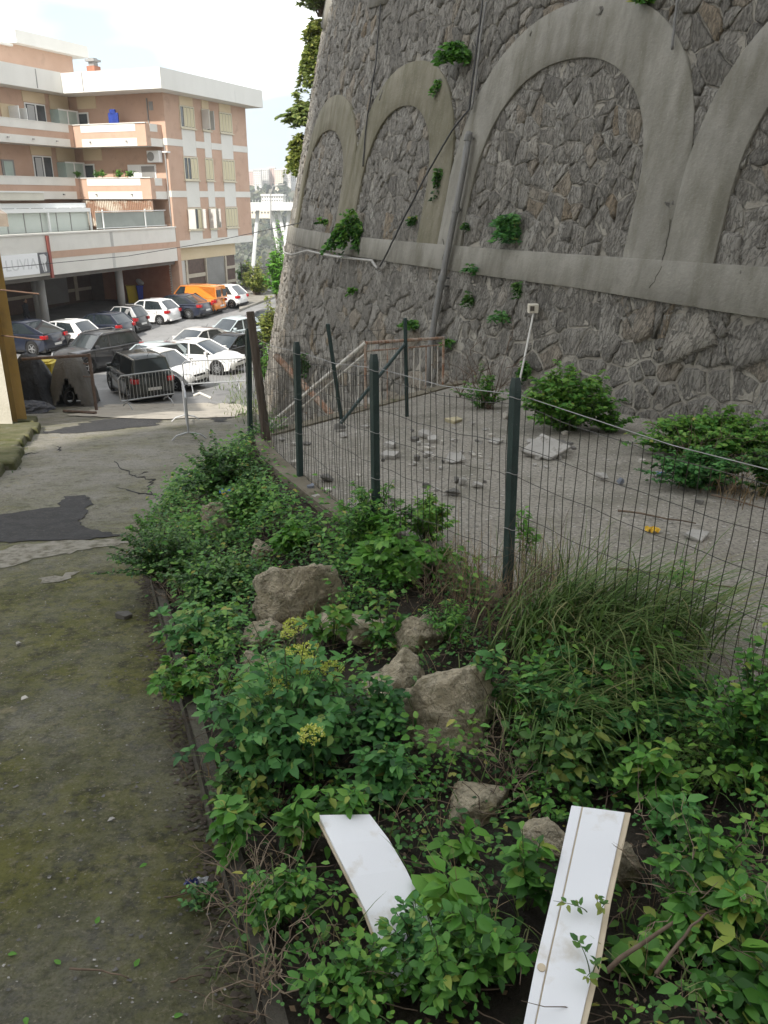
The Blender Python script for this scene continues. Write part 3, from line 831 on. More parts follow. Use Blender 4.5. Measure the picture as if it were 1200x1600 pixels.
def bp(name, boxes, m, parent=None, bev=0):
    if name in SPLIT and len(boxes) > 1:
        for b in boxes: o = bp(name, [b], m, parent, bev)
        return o
    mb = MB()
    for b in boxes: mb.box(*b, T=TB)
    c = sum((Vector(v) for v in mb.v), Vector()) / len(mb.v)
    o = mb.build(name, m, origin=tuple(c))
    if parent is None:
        o.parent = bld; o.matrix_parent_inverse = _binv
    else:
        o.parent = parent; o.matrix_parent_inverse = Matrix.Translation(-(parent.location))
        # the parent itself hangs under the building with an inverse that cancels out
    if bev: bevel(o, bev, 1)
    return o
# bodies
bp('wall', [(.4, 10.5, -14, 0, -3.09, 6.2)], M_SALM)
bp('wall', [(-34, .4, -20, -7.4, -3.6, 6.4)], M_SALM)
bp('ground_floor_wall', [(.2, 8.5, -10, -.5, -7, -3.1)], M_BROWN)
bp('roof', [(-1.4, 11.0, -14.5, 1.2, 6.18, 7.32)], M_FASC); bp('roof', [(-34, -1.403, -20.5, -6.2, 6.2, 7.36)], M_FASC)
for u in (-7.5, -3.6): bp('roof_joint', [(u, u + .05, -6.2, -6.17, 6.25, 7.3)], M_GREYSH)
bp('roof_joint', [(-1.43, -1.40, -4.6, -4.55, 6.25, 7.3)], M_GREYSH)
pent = bp('penthouse', [(-9, -1.2, -16, -10, 7.3, 9.0), (-1.2, 4.4, -16, -10.02, 7.3, 9.2)], M_SALM)
bp('penthouse_roof', [(-1.35, 5.4, -16.5, -9.4, 9.2, 9.95), (-9.3, -1.36, -16.4, -9.7, 9.0, 9.12)], M_FASC)
w = bp('window', [(-4.4, -2.9, -9.99, -9.93, 7.75, 8.75)], M_FRW); bp('pane', [(-4.2, -3.1, -9.93, -9.91, 7.9, 8.6)], M_GLASS, w)
w = bp('window', [(-8.6, -7, -9.99, -9.93, 7.7, 8.3)], M_FRW); bp('pane', [(-8.4, -7.2, -9.93, -9.91, 7.8, 8.2)], M_GLASS, w)
ch = bp('chimney', [(-.6, 0, -4.8, -4.2, 7.3, 7.75)], M_BRICK)
bp('chimney_pot', [(-.5, -.1, -4.7, -4.3, 7.75, 8.2), (-.65, .05, -4.85, -4.15, 8.0, 8.12)], M_GREYSH, ch)
# windows of the end facade
rows = [(5.56, 4.38), (2.5, 1.21), (-.69, -1.95)]
colsW = [(2.12, 3.65, 4), (4.68, 5.55, 2), (6.88, 8.4, 4)]
for r, (ht, hb) in enumerate(rows):
    for c, (u0, u1, nl) in enumerate(colsW):
        w = bp('window', [(u0 - .07, u1 + .07, 0, .05, ht, ht + .08), (u0 - .07, u1 + .07, 0, .05, hb - .08, hb), (u0 - .07, u0, 0, .05, hb, ht), (u1, u1 + .07, 0, .05, hb, ht)], M_FRAME)
        bp('sill', [(u0 - .12, u1 + .12, 0, .14, hb - .14, hb - .082)], M_FRAME, w)
        bp('pane', [(u0, u1, 0, .012, hb, ht)], M_GLASS, w)
        openleaf = (r, c) in ((0, 1), (2, 0), (2, 1))
        for k in range(nl):
            a = u0 + (u1 - u0) * k / nl; b = u0 + (u1 - u0) * (k + 1) / nl
            dark = (r, c, k) in ((0, 0, 0), (1, 0, 0), (1, 0, 1), (2, 0, 0), (2, 0, 2)) or (openleaf and c == 1 and r == 0) or ((r, c) == (2, 1) and k == 1)
            if not dark: bp('blind', [(a + .04, b - .04, .014, .03, hb + .03, ht - .03)], M_CURT, w)
            bp('mullion', [(b - .03, b + .03, .014, .045, hb, ht)], M_FRAME, w)
        if openleaf:
            o = bp('shutter', [(u0 - .1, u0 - .05, .05, .62, hb, ht)], M_SHUT, w); bp('shutter', [(u1 + .05, u1 + .1, .05, .35, hb, ht)], M_SHUT, w)
# decor of the end facade
for (u0, u1) in ((2.12, 3.65), (4.72, 5.55), (6.88, 8.4)):
    bp('white_panel', [(u0, u1, 0, .022, 2.62, 4.22), (u0, u1, 0, .022, -.57, 1.05), (u0, u1, 0, .022, -2.65, -2.11)], M_WHITE)
    bp('tan_panel', [(u0, u1, 0, .022, 5.66, 6.17)], M_TAN)
segs = [(.38, 2.12), (3.65, 4.72), (5.55, 6.88), (8.4, 10.52)]
for hb, ht in ((3.17, 3.58), (.07, .46)):
    bp('white_band', [(a, b, 0, .028, hb, ht) for a, b in segs], M_WHITE)
bp('white_band', [(.37, 10.53, -13, .032, -3.12, -2.65)], M_WHITE)
bp('white_band', [(.37, .42, -.38, 0, hb, ht) for hb, ht in ((3.17, 3.58), (.07, .46))], M_WHITE)
# ground floor: shutters and panels of the end facade
bp('tan_band', [(.1, 8.6, -.5, -.44, -3.98, -3.13)], M_TAN)
sh_ = bp('garage_shutter', [(.05, 1.9, -.5, -.46, -6.9, -4.0)], M_SHUT)
bp('shutter_slat', [(.05, 1.9, -.46, -.44, -6.5 + .16 * i, -6.5 + .16 * i + .11) for i in range(15)], M_SHUT, sh_)['kind'] = 'stuff'
bp('graffiti_blot', [(.6, 1.5, -.438, -.434, -5.55, -5.15), (.75, 1.35, -.4375, -.433, -5.68, -5.0)], M_DKINT, sh_)
sh2 = bp('garage_shutter', [(4.5, 6.95, -.5, -.46, -6.6, -4.0)], M_GREYSH)
bp('shutter_slat', [(4.5, 6.95, -.46, -.445, -6.5 + .16 * i, -6.5 + .16 * i + .11) for i in range(15)], M_GREYSH, sh2)['kind'] = 'stuff'
bp('post', [(1.92, 2.12, -.5, -.36, -6.6, -3.99)], M_BEIGE); bp('post', [(6.97, 7.15, -.5, -.36, -6.6, -3.99)], M_BEIGE); bp('post', [(4.38, 4.48, -.5, -.36, -6.6, -3.99)], M_BEIGE)
bp('stone_strip', [(2.13, 4.37, -.5, -.44, -5.2, -4.95), (7.16, 8.52, -.5, -.44, -4.95, -4.75), (7.16, 8.52, -.5, -.44, -5.95, -5.75)], M_BEIGE)
# podium with parapet, soffit and columns
bp('podium_parapet', [(-34, .05, .05, .3, -3.87, -1.8)], M_WHITE)
bp('salmon_band', [(-11.5, .05, .3, .315, -3.02, -2.66)], M_SALM)
bp('coping', [(-34, .1, -.02, .36, -1.8, -1.72)], M_WHITE)
bp('podium_corner', [(.05, .4, -.3, .33, -7, -1.75)], M_SALM)
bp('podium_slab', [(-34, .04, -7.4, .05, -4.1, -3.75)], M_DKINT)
bp('red_downpipe', [(-11.72, -11.56, .3, .42, -4.0, -1.85)], M_RED)
for u in (-6.5,): bp('water_stain', [(u, u + .25, .3, .304, -3.85, -1.85)], mat('grey_stain', (.34, .335, .32), (.5, .49, .46), 2, .9, stretch=(1, 1, .3)))
for (u, v) in ((-2.5, -2.6), (-9.5, -2.6), (-9.1, -3.4), (-16.5, -2.6)):
    mb = MB(); c = TB(Vector((u, v, -6.9)))
    mb.tube([c - Vector((0, 0, .1)), c + Vector((0, 0, 2.85))], .24 if v == -2.6 else .2, 16)
    o = mb.build('column', mat('column_grey', (.47, .47, .46), (.53, .53, .52), 1.5, .8), smooth=True); o.parent = bld; o.matrix_parent_inverse = _binv
bp('porch_back_wall', [(-34, .2, -7.6, -7.3, -7.2, -3.75)], M_BROWN)
bp('stone_strip', [(-34, .19, -7.3, -7.25, -5.0, -4.8), (-34, .19, -7.3, -7.25, -6.0, -5.8)], M_BEIGE)
for u in (-1.5, -4.7, -8.0, -11.2, -12.4, -15): bp('stone_strip', [(u, u + .3, -7.25, -7.2, -6.6, -4.12)], M_BEIGE)
bp('porch_door', [(-4.2, -2.2, -7.25, -7.21, -6.6, -4.3)], M_GREYSH); bp('porch_door', [(-11.0, -8.6, -7.25, -7.21, -6.6, -4.4)], mat('brown_wood', (.16, .10, .06), (.2, .13, .08), 2, .6))
bp('rust_panel', [(.0, .19, -6, -.45, -6.6, -4.1)], M_BRICK)
# shop sign hanging on the parapet
M_SIGN = mat('sign_white', (.78, .79, .80), None, rough=.4)
sg_ = bp('shop_sign', [(-15.3, -12.55, .32, .40, -3.72, -2.68)], M_SIGN)
bp('sign_photo', [(-12.55, -11.8, .32, .405, -3.72, -2.68)], mat('sign_dark', (.09, .09, .10), (.13, .13, .14), 2, .4), sg_)
mb = MB(); mb.add([TB(Vector((-12.45 + a * .6, .409, -3.7 + b * .95))) for a, b in ((.05, .98), (.6, 1.0), (.85, .86), (.8, .62), (.62, .5), (.72, .1), (.5, .02), (.42, .5), (.3, .62), (.42, .08), (.34, .02), (.16, .55))], [tuple(range(12))])
o = mb.build('pale_dress_figure', mat('sign_pale', (.55, .56, .56), (.66, .66, .66), 3, .5)); o.parent = sg_; o.matrix_parent_inverse = Matrix.Translation(-sg_.location)
fc = bpy.data.curves.new('sign_lettering', 'FONT'); fc.body = 'LUVIA'; fc.size = .78; fc.extrude = .004; fc.align_x = 'CENTER'; fc.space_character = 1.05
fc.materials.append(mat('letter_grey', (.60, .61, .62), None, rough=.4))
lt = bpy.data.objects.new('sign_lettering', fc); COL.objects.link(lt)
X_, Y_, Z_ = D1, Vector((0, 0, 1)), DV
lt.matrix_world = mw0 = Matrix.Translation(TB(Vector((-13.75, .407, -3.45)))) @ Matrix((X_, Y_, Z_)).transposed().to_4x4()
mw = mw0.copy()
dgr = bpy.context.evaluated_depsgraph_get(); lme = bpy.data.meshes.new_from_object(lt.evaluated_get(dgr)); bpy.data.objects.remove(lt)
lt = link_mesh('lettering', lme); lt.parent = sg_; lt.matrix_parent_inverse = Matrix.Translation(-sg_.location); lt.matrix_basis = mw
# balconies: parapets with white stripes
for (h0, h1) in ((3.06, 4.34), (-.05, 1.2)):
    w1, w2 = h0 + .46, h1 - .44
    bp('balcony_slab', [(-1.2, .38, -7.4, -.32, h0 + .02, h0 + .2), (-34, -1.2, -7.4, -6.05, h0 + .02, h0 + .2)], M_WHITE)
    p = bp('balcony_parapet', [(-1.3, -1.18, -6.0, -.3, h0, h1), (-1.18, .39, -.42, -.3, h0, h1), (-34, -1.302, -6.0, -5.88, h0, h1)], M_SALM)
    bp('white_stripe', [(-1.32, -1.3, -5.25, -1.0, h0, w1), (-1.32, -1.3, -5.25, -1.05, w2, h1)], M_WHITE, p)
    bp('white_stripe', [(-34, -1.7, -5.88, -5.86, h0, w1), (-34, -1.7, -5.88, -5.86, w2, h1)], M_WHITE, p)
    bp('white_stripe', [(-.85, .37, -.3, -.28, h0, w1), (-.85, -.1, -.3, -.28, w2, h1)], M_WHITE, p)
    bp('coping', [(-1.36, -1.14, -5.95, -.26, h1, h1 + .05), (-34, -1.37, -6.04, -5.84, h1, h1 + .05)], M_WHITE, p)
    bp('spout', [(u, u + .07, -5.86, -5.72, h0 + .24, h0 + .32) for u in (-3, -5, -7, -9.2)] + [(-1.45, -1.32, v, v + .08, h0 + .24, h0 + .32) for v in (-4.6, -1.8)], M_GREYSH, p)
# left wing openings, both floors
for hb in (3.2, .1):
    ht = hb + 2.35
    def lw(name, u0, u1, hs, he, m, v=-7.4, d=.05, par=None): return bp(name, [(u0, u1, v, v + d, hs, he)], m, par)
    for (u0, u1, hs, he) in (((-3.55, -1.95, hb, ht - .1), (-7.7, -6.2, hb, ht - .2)) if hb > 1 else ((-3.5, -2.0, hb, ht), (-8.4, -6.9, hb, ht))):
        w = lw('window', u0 - .08, u1 + .08, hs, he + .08, M_FRW); lw('pane', u0, u1, hs + .05, he, M_GLASS, -7.35, .012, w)
        um = (u0 + u1) / 2; lw('mullion', um - .05, um + .05, hs, he, M_FRW, -7.338, .03, w)
        lw('curtain', u0 + .1, um - .12, hs + .1, he - .05, mat('grey_curtain', (.42, .43, .43), None), -7.337, .008, w)
        lw('tan_panel', u0 - .15, u1 + .15, he + .12, hb + 3.1 if hb < 1 else 6.18, M_TAN)
    w = bp('glazed_box', [(-1.45, .2, -7.4, -6.7, hb, ht - .25)], M_FROST); bp('frame_post', [(.2, .3, -7.2, -6.62, hb, ht - .22), (-1.5, .2, -6.7, -6.66, ht - .3, ht - .22), (-.7, -.62, -6.7, -6.67, hb, ht - .3)], M_FRW, w)
    lw('tan_panel', -1.4, .3, ht - .2, hb + 3.1 if hb < 1 else 6.18, M_TAN, -7.4, .06)
    d = bp('balcony_door', [(.36, .4, -6.9, -5.9, hb, ht - .3)], M_FRW) ; bp('pane', [(.33, .36, -6.8, -6.0, hb, ht - .4)], M_GLASS, d)
    bp('tan_panel', [(.37, .4, -6.7, -5.2, ht - .1, hb + 3.0 if hb < 1 else 6.18)], M_TAN)
w = bp('balcony_door', [(-5.6, -4.4, -7.4, -7.35, 3.2, 5.3)], M_TAN); bp('door_leaf', [(-5.0, -4.93, -7.35, -6.6, 3.2, 5.2), (-4.45, -4.4, -7.35, -6.5, 3.2, 5.1)], M_FRW, w)
w = bp('balcony_door', [(-6.2, -5.2, -7.4, -7.35, .1, 2.2)], M_GREYSH); bp('pane', [(-6.05, -5.35, -7.35, -7.33, .3, 2.1)], M_FROST, w)
w = bp('window', [(.34, .4, -3.2, -1.0, .25, 2.05)], M_FRW); bp('pane', [(.31, .34, -2.1, -1.1, .3, 1.95)], M_GREYSH, w); bp('curtain', [(.32, .34, -2.9, -2.3, .3, 1.95)], M_FRW, w)
bp('trellis', [(.34, .37, -4.4 + .18 * i, -4.36 + .18 * i, .3, 1.75) for i in range(7)] + [(.32, .34, -4.4, -3.2, .4 + .3 * i, .44 + .3 * i) for i in range(5)], mat('trellis_wood', (.30, .19, .11), None))
bp('wall_vent', [(.36, .4, -1.1, -.8, 5.2, 5.7)], M_GREYSH); bp('wall_pipe', [(.33, .39, -1.25, -1.18, 3.2, 5.9)], M_GREYSH)
bp('downpipe', [(.33, .39, -.22, -.14, -2.6, 3.2)], M_GREYSH)
bp('wall_shelf', [(.0, .4, -.15, .2, 2.72, 2.80)], M_FRW)
# podium terrace: glazed veranda, awning, reed screens, railing
v0 = bp('veranda', [(-12.5, -1.8, -5.4, -5.3, -3.7, -.35)], M_FRW)
for k in range(9):
    u = -12.3 + k * 1.16; bp('pane', [(u, u + .95, -5.3, -5.28, -1.5, -.5)], M_GLASS if k % 2 else M_GREYSH, v0)
ps = bp('glass_screen', [(-14, -7.0, -.75, -.70, -1.72, -.72)], mat('pale_green_screen', (.50, .55, .50), (.56, .60, .56), .7, .4))
bp('screen_bar', [(u, u + .05, -.70, -.68, -1.72, -.74) for u in (-13.2, -12, -10.8, -9.6, -8.5)], M_GREYSH, ps)
ca = bp('pergola', [(-14, -6.95, -.9, -.5, -.72, -.52), (-14, -6.9, -.95, -.85, -.5, -.25), (-7.05, -6.95, -.6, -.5, -1.72, -.7), (-10.4, -10.3, -.6, -.5, -1.72, -.7)], M_FRW)
aw = bp('awning_roll', [(-14, -10.4, -1.6, -.6, -.1, .28)], mat('awning_cream', (.60, .58, .50), (.54, .52, .45), 1, .8), ca)
bp('awning_roll_end', [(-14.02, -10.38, -1.65, -.55, .28, .34)], M_FRW, ca)
rl = bp('terrace_rail', [(-6.9, -.1, -.25, -.2, -.74, -.70), (-6.9, -.1, -.25, -.2, -1.66, -1.62)] + [(u, u + .05, -.26, -.2, -1.72, -.62) for u in (-6.3, -2.3)], M_FRW)
bp('wind_screen', [(-6.8, -.15, -.34, -.32, -1.7, -.78)], mat('grey_green_net', (.24, .26, .24), (.29, .31, .29), 1, .9), rl)
rd = bp('reed_blind', [(-1.16, -1.1, -5.9, -.4, -1.75, -.1)], mat('reed_brown', (.26, .17, .12), (.34, .24, .17), 3, .9, stretch=(6, 6, .2)))
bp('reed_stalk', [(-1.2, -1.16, -5.9 + .14 * i, -5.83 + .14 * i, -1.7, -.12) for i in range(39)], mat('reed_mix', (.62, .56, .46), (.30, .17, .11), .9, .9, lo=.45, hi=.55), rd)['kind'] = 'stuff'
bp('green_roof_mat', [(-14, -7, -.5, -.02, -1.74, -1.715)], mat('roofing_felt', (.10, .115, .095), None))

# things hung on the balconies
def bthing(name, boxes, m, label, cat):
    mb = MB()
    for b in boxes: mb.box(*b, T=TB)
    c = sum((Vector(v) for v in mb.v), Vector()) / len(mb.v)
    return tag(mb.build(name, m, origin=tuple(c)), label, cat)
o = bthing('laundry', [(-.6, -.52, -3.55, -2.8, 4.36, 5.05), (-.63, -.5, -3.4, -3.0, 5.0, 5.25)], mat('blue_cloth', (.015, .035, .20), (.02, .05, .28), 3, .9, bump=.05, bscale=4), 'dark blue laundry hanging above the top floor balcony', 'laundry')
ac = empty('air_conditioner', TB(Vector((.1, -.7, 2.5))), 0, 'white air conditioning unit on the wall over the lower balcony', 'air conditioner')
def under(root, o): o.parent = root; o.matrix_parent_inverse = root.matrix_world.inverted() if False else Matrix.Translation(-root.location); return o
mb = MB(); mb.box(.0, .36, -1.35, -.4, 2.15, 2.85, T=TB); under(ac, bevel(mb.build('housing', M_FRW), .03))
cc = TB(Vector((-.005, -1.05, 2.5))); mb = MB(); mb.tube([cc, cc - D1 * .02], .27, 16); under(ac, mb.build('fan_grille', M_GREYSH))
# ------------------------------------------------------------------ yellow building on the left edge
M_YEL = mat('yellow_plaster', (.52, .35, .11), (.58, .40, .15), 1.1, .9, bump=.006, bscale=20, c3=(.42, .29, .12), s3=1.4)
M_WPL = mat('peeling_white_plaster', (.40, .375, .31), (.47, .44, .37), 1.0, .9, bump=.008, bscale=18, c3=(.26, .25, .14), s3=1.2)
yb = empty('yellow_building', (-13.5, 22.5, .9), 0, 'corner of a yellow rendered building with peeling white base beside the mossy pavement', 'building')
YD = 6.15
c0 = hit(20, 664, lambda x, y: float(drive_z(y)) + .12)
def yb_box(name, boxes, m):
    mb = MB()
    for b in boxes: mb.box(*b, T=lambda q: Vector((q.x - max(0, q.y - c0.y) * .47, q.y, q.z)))
    return under(yb, mb.build(name, m))
YZ = aty(6, 352, c0.y + .8).z
yb_box('white_wall', [(c0.x - 9, c0.x, c0.y, c0.y + 8, c0.z - .5, c0.z + 1.9)], M_WPL)
yb_box('yellow_wall', [(c0.x - 9, c0.x - .05, c0.y + .04, c0.y + 8, c0.z + 1.9, YZ)], M_YEL)
px1 = hit(36, 640, lambda x, y: float(drive_z(y)) + .12)
yb_box('pilaster', [(c0.x - .05, c0.x + .40, c0.y + 1.0, c0.y + 8, c0.z - .5, YZ)], M_YEL)
yb_box('pilaster_strip', [(c0.x, c0.x + .14, c0.y + .5, c0.y + 1.0, c0.z - .5, YZ - .02)], mat('ochre_plaster', (.30, .195, .06), (.36, .235, .08), 1.2, .9))
yb_box('cornice', [(c0.x - 9.2, c0.x + .75, c0.y - .15, c0.y + 8, YZ, YZ + .28)], mat('eaves_board', (.20, .165, .13), (.26, .22, .18), 3, .9))
for (h, l) in ((2.05, .9), (3.15, 1.0)):
    under(yb, MB().tube([(c0.x - .05, c0.y + .3, c0.z + h + .12), (c0.x + l, c0.y + .35, c0.z + h)], .02, 5).build('iron_bar', mat('rusty_iron', (.09, .055, .04), (.15, .09, .06), 20, .9)))

# unseen block added behind the viewer, sized and placed to shade the lane
hs = empty('shade_block', (-6, -12, .3), 0, 'tall plain block, unseen, added behind the viewer to shade the lane', 'building')
mb = MB(); mb.box(-17, 16, -26, -5.5, .2, 44); under(hs, mb.build('wall', mat('shade_block_plaster', (.50, .46, .40), (.55, .51, .45), .5, .9)))
mb = MB(); mb.box(-17.4, 16.4, -26.4, -5.1, 44, 44.5); under(hs, mb.build('roof', M_FASC))
for iy in range(13):
    for ix in range(7):
        mb = MB(); x = -15 + ix * 4.4; z = 2.0 + iy * 3.2; mb.box(x, x + 1.4, -5.5, -5.42, z, z + 1.5)
        under(hs, mb.build('window', M_GLASS))

# ------------------------------------------------------------------ wire fence along the terrace
M_POST = mat('dark_green_paint', (.012, .028, .026), (.02, .042, .038), 6, .5, bump=.003, bscale=30, c3=(.05, .06, .055), s3=25, lo3=.62)
M_WIRE = mat('green_coated_wire', (.022, .026, .022), (.05, .04, .03), 4, .6)
M_GALV = mat('galvanised_wire', (.30, .30, .295), (.22, .21, .20), 6, .5, metal=.4)
M_WOODP = mat('weathered_wood', (.075, .055, .042), (.13, .10, .08), 4, .95, bump=.02, bscale=12, stretch=(5, 5, .5))
fe = empty('wire_fence', (-.1, 8, float(terr_z(8))), 0, 'green wire mesh fence on dark posts along the terrace edge', 'fence')
def post_at(px, pt, pb, D, name='post', r=.036, m=None, ang=0.6):
    b = at(px[1], pb, D); t = aty(px[0], pt, b.y)
    t = Vector((t.x, b.y, t.z)); mb = MB()
    d = (t - b).normalized(); e = .05
    # L-shaped steel post with a notched top
    prof = [(0, 0), (.062, 0), (.062, .010), (.010, .010), (.010, .052), (0, .052)]
    ca, sa = math.cos(ang), math.sin(ang); rows = []
    for q in (b - d * .35, b + (t - b) * .96, t):
        k = 1 if q is not t else .72
        rows.append([q + Vector((ca * (x - .03) * k - sa * (y - .025) * k, sa * (x - .03) * k + ca * (y - .025) * k, 0)) for x, y in prof])
    V = [p for r_ in rows for p in r_]; n = len(prof); Fq = []
    for l in range(2):
        for i in range(n): Fq.append((l * n + i, l * n + (i + 1) % n, (l + 1) * n + (i + 1) % n, (l + 1) * n + i))
    Fq.append(tuple(2 * n + i for i in range(n)))
    mb.add(V, Fq)
    return b, t, mb
def tD(px, py):
    p = hit(px, py, lambda x, y: float(terr_z(y))); return EYE - p.z
posts = []
for (x0, yt, x1, yb_) in ((387, 513, 391, 675), (463, 534, 469, 748), (584, 553, 588, 842), (806, 590, 792, 938)):
    b, t, mb = post_at((x0, x1), yt, yb_, tD(x1, yb_))
    under(fe, mb.build('post', M_POST)); posts.append((b, t))
b4 = Vector((2.25, 3.35, float(terr_z(3.35)))); t4 = b4 + Vector((.05, 0, 1.56))
mb = MB(); mb.tube([b4 - Vector((0, 0, .3)), t4], .035, 6); under(fe, mb.build('post', M_POST)); posts.append((b4, t4))
for (b0, t0), (b1, t1) in zip(posts[:-1], posts[1:]):
    L = (b1 - b0).length; nv = max(4, int(L / .078)); mb = MB()
    H = 1.42; Nn = 8
    off = Vector((b1.y - b0.y, b0.x - b1.x, 0)).normalized() * -.03
    def pt(u, h):
        sag = -.03 * math.sin(math.pi * u) * h
        p = b0.lerp(b1, u); q = t0.lerp(t1, u)
        return p.lerp(q, (h - .0) / 1.56) + off + Vector((.005 * math.sin(u * 41 + h * 3), .007 * math.sin(u * 23 + h * 5 + 1), sag - .02))
    for i in range(1, nv):
        u = i / nv + random.uniform(-.004, .004); ph = random.uniform(0, 6)
        mb.tube([pt(u, .02 + (H - .02) * j / Nn) + Vector((.004 * math.sin(j * 1.3 + ph), .004 * math.cos(j * 1.7 + ph), 0)) for j in range(Nn + 1)], .0031, 3, cap=False)
    for h in (.06, .36, .66, .92, 1.14, 1.40):
        mb.tube([pt(i / 24, h + .006 * math.sin(i * .9 + h * 9)) for i in range(25)], .0031, 3, cap=False)
    o = under(fe, mb.build('wire_mesh', M_WIRE)); o['kind'] = 'stuff'
    under(fe, MB().tube([b0.lerp(t0, .925) + off * 1.5, b0.lerp(b1, .5).lerp(t0.lerp(t1, .5), .90) + off * 1.5, b1.lerp(t1, .925) + off * 1.5], .0032, 4).build('top_strand', M_GALV))
    for h in (.35, .6, .92):
        c = b1.lerp(t1, h); lp = [c + Vector((.045 * math.cos(a), .045 * math.sin(a), .01 * math.sin(a * 2))) for a in np.linspace(0, 6.3, 10)]
        under(fe, MB().tube(lp, .003, 4).build('wire_tie', M_GALV))
# back fence: two leaning posts and a brace by the railing
bf = empty('back_fence', (-.1, 12.1, float(terr_z(12))), 0, 'two thin dark posts with a diagonal brace and loose mesh before the stair railing', 'fence')
bk = []
for (x0, yt, x1, yb_) in ((512, 506, 534, 655), (633, 497, 636, 650)):
    b = at(x1, yb_, tD(x1, yb_)); t = aty(x0, yt, b.y); bk.append((b, t))
    mb = MB(); mb.tube([b - Vector((0, 0, .05)), t], .032, 6); under(bf, mb.build('post', M_POST))
b = at(527, 668, tD(527, 668)); t = aty(634, 536, bk[1][0].y)
under(bf, MB().tube([b, t], .026, 6).build('brace', M_POST))
mb = MB(); a0, a1 = posts[0][0] + Vector((0, 0, .02)), bk[0][0]
for (A, B, n) in ((posts[0], bk[0], 18), (bk[0], bk[1], 11)):
    for i in range(1, n):
        u = i / n; p, q = A[0].lerp(B[0], u), A[1].lerp(B[1], u)
        mb.tube([p + Vector((0, 0, .03)), p.lerp(q, .5) + Vector((random.uniform(-.02, .02), 0, 0)), p.lerp(q, .93)], .0024, 3, cap=False)
    for h in (.1, .35, .6, .9): mb.tube([A[0].lerp(A[1], h), B[0].lerp(B[1], h)], .0024, 3, cap=False)
o = under(bf, mb.build('wire_mesh', M_WIRE)); o['kind'] = 'stuff'
# old wooden post
b = at(417, 690, tD(418, 690)); t = aty(391, 487, b.y)
mb = MB(); d = (t - b)
n = 8; prev = []
pts = [b - d * .06, b + d * .3, b + d * .62, t]
mb.tube(pts, [.064, .058, .055, .052], 7)
o = mb.build('wooden_post', M_WOODP, origin=tuple(b)); tag(o, 'leaning weathered brown wooden post at the corner of the fence', 'post')

# ------------------------------------------------------------------ stair railing
M_RUST = mat('rusty_painted_iron', (.30, .15, .085), (.42, .36, .30), 6, .8, c3=(.20, .085, .04), s3=14, lo3=.5)
M_WRAIL = mat('worn_white_rail', (.55, .53, .48), (.46, .43, .38), 6, .7, c3=(.30, .18, .11), s3=16, lo3=.6)
rr = empty('stair_railing', (-.2, 13, float(terr_z(13))), 0, 'iron stair railing, rusty level part and white sloping handrail', 'railing')
bR = at(692, 602, tD(692, 602)); tR = aty(693, 528, bR.y)
bL = at(571, 640, tD(571, 640)); tL = aty(571, 536, bL.y)
under(rr, MB().tube([tL, tR], .026, 8).build('handrail', M_RUST))
lo1, lo2 = tL.lerp(bL, .12), tR.lerp(bR, .14)
under(rr, MB().tube([lo1, lo2], .014, 6).build('rail', M_RUST))
for i in range(13):
    u = i / 12; p, q = bL.lerp(bR, u), tL.lerp(tR, u); big = i in (0, 12)
    under(rr, MB().tube([p, q.lerp(p, .02 if big else .13)], .024 if big else .011, 6).build('baluster', M_RUST if i % 3 == 0 else M_WRAIL))
e = aty(424, 661, 13.6); e2 = aty(436, 667, 13.6)
under(rr, MB().tube([tL, e], .032, 8).build('handrail', M_WRAIL))
l2 = aty(572, 552, bL.y); under(rr, MB().tube([l2, e2], .022, 6).build('rail', M_WRAIL))
for i in range(1, 12):
    u = i / 12; q = l2.lerp(e2, u); under(rr, MB().tube([q, q - Vector((0, 0, .95))], .011, 6).build('baluster', M_WRAIL))
a, b = aty(430, 555, 15.0), aty(530, 660, 14.3)
o = MB().tube([a, b], .06, 6).build('stair_stringer', M_RUST, origin=tuple(a)); tag(o, 'dark rusty sloping beam on the wall behind the stair railing', 'beam')

# lamp box on a white stick by the wall
s, h = sh(833, 490); p = aty(834, 488, Wv(s, h, .3).y)
lm = empty('lamp_stick', tuple(p - Vector((0, 0, 1.2))), 0, 'small cream box lamp on a slanting white stick by the wall', 'lamp')
q = aty(811, 600, p.y - .5)
under(lm, MB().tube([q, p], .018, 8).build('stick', mat('white_plastic', (.62, .61, .58), (.55, .54, .5), 5, .6)))
mb = MB(); mb.box(p.x - .10, p.x + .07, p.y - .06, p.y + .08, p.z - .01, p.z + .14); under(lm, bevel(mb.build('box', mat('cream_plastic', (.60, .56, .47), None, rough=.5)), .012))
mb = MB(); mb.box(p.x - .075, p.x - .005, p.y - .068, p.y - .055, p.z + .03, p.z + .11); under(lm, mb.build('lens', mat('dark_lens', (.10, .085, .07), None, rough=.2)))

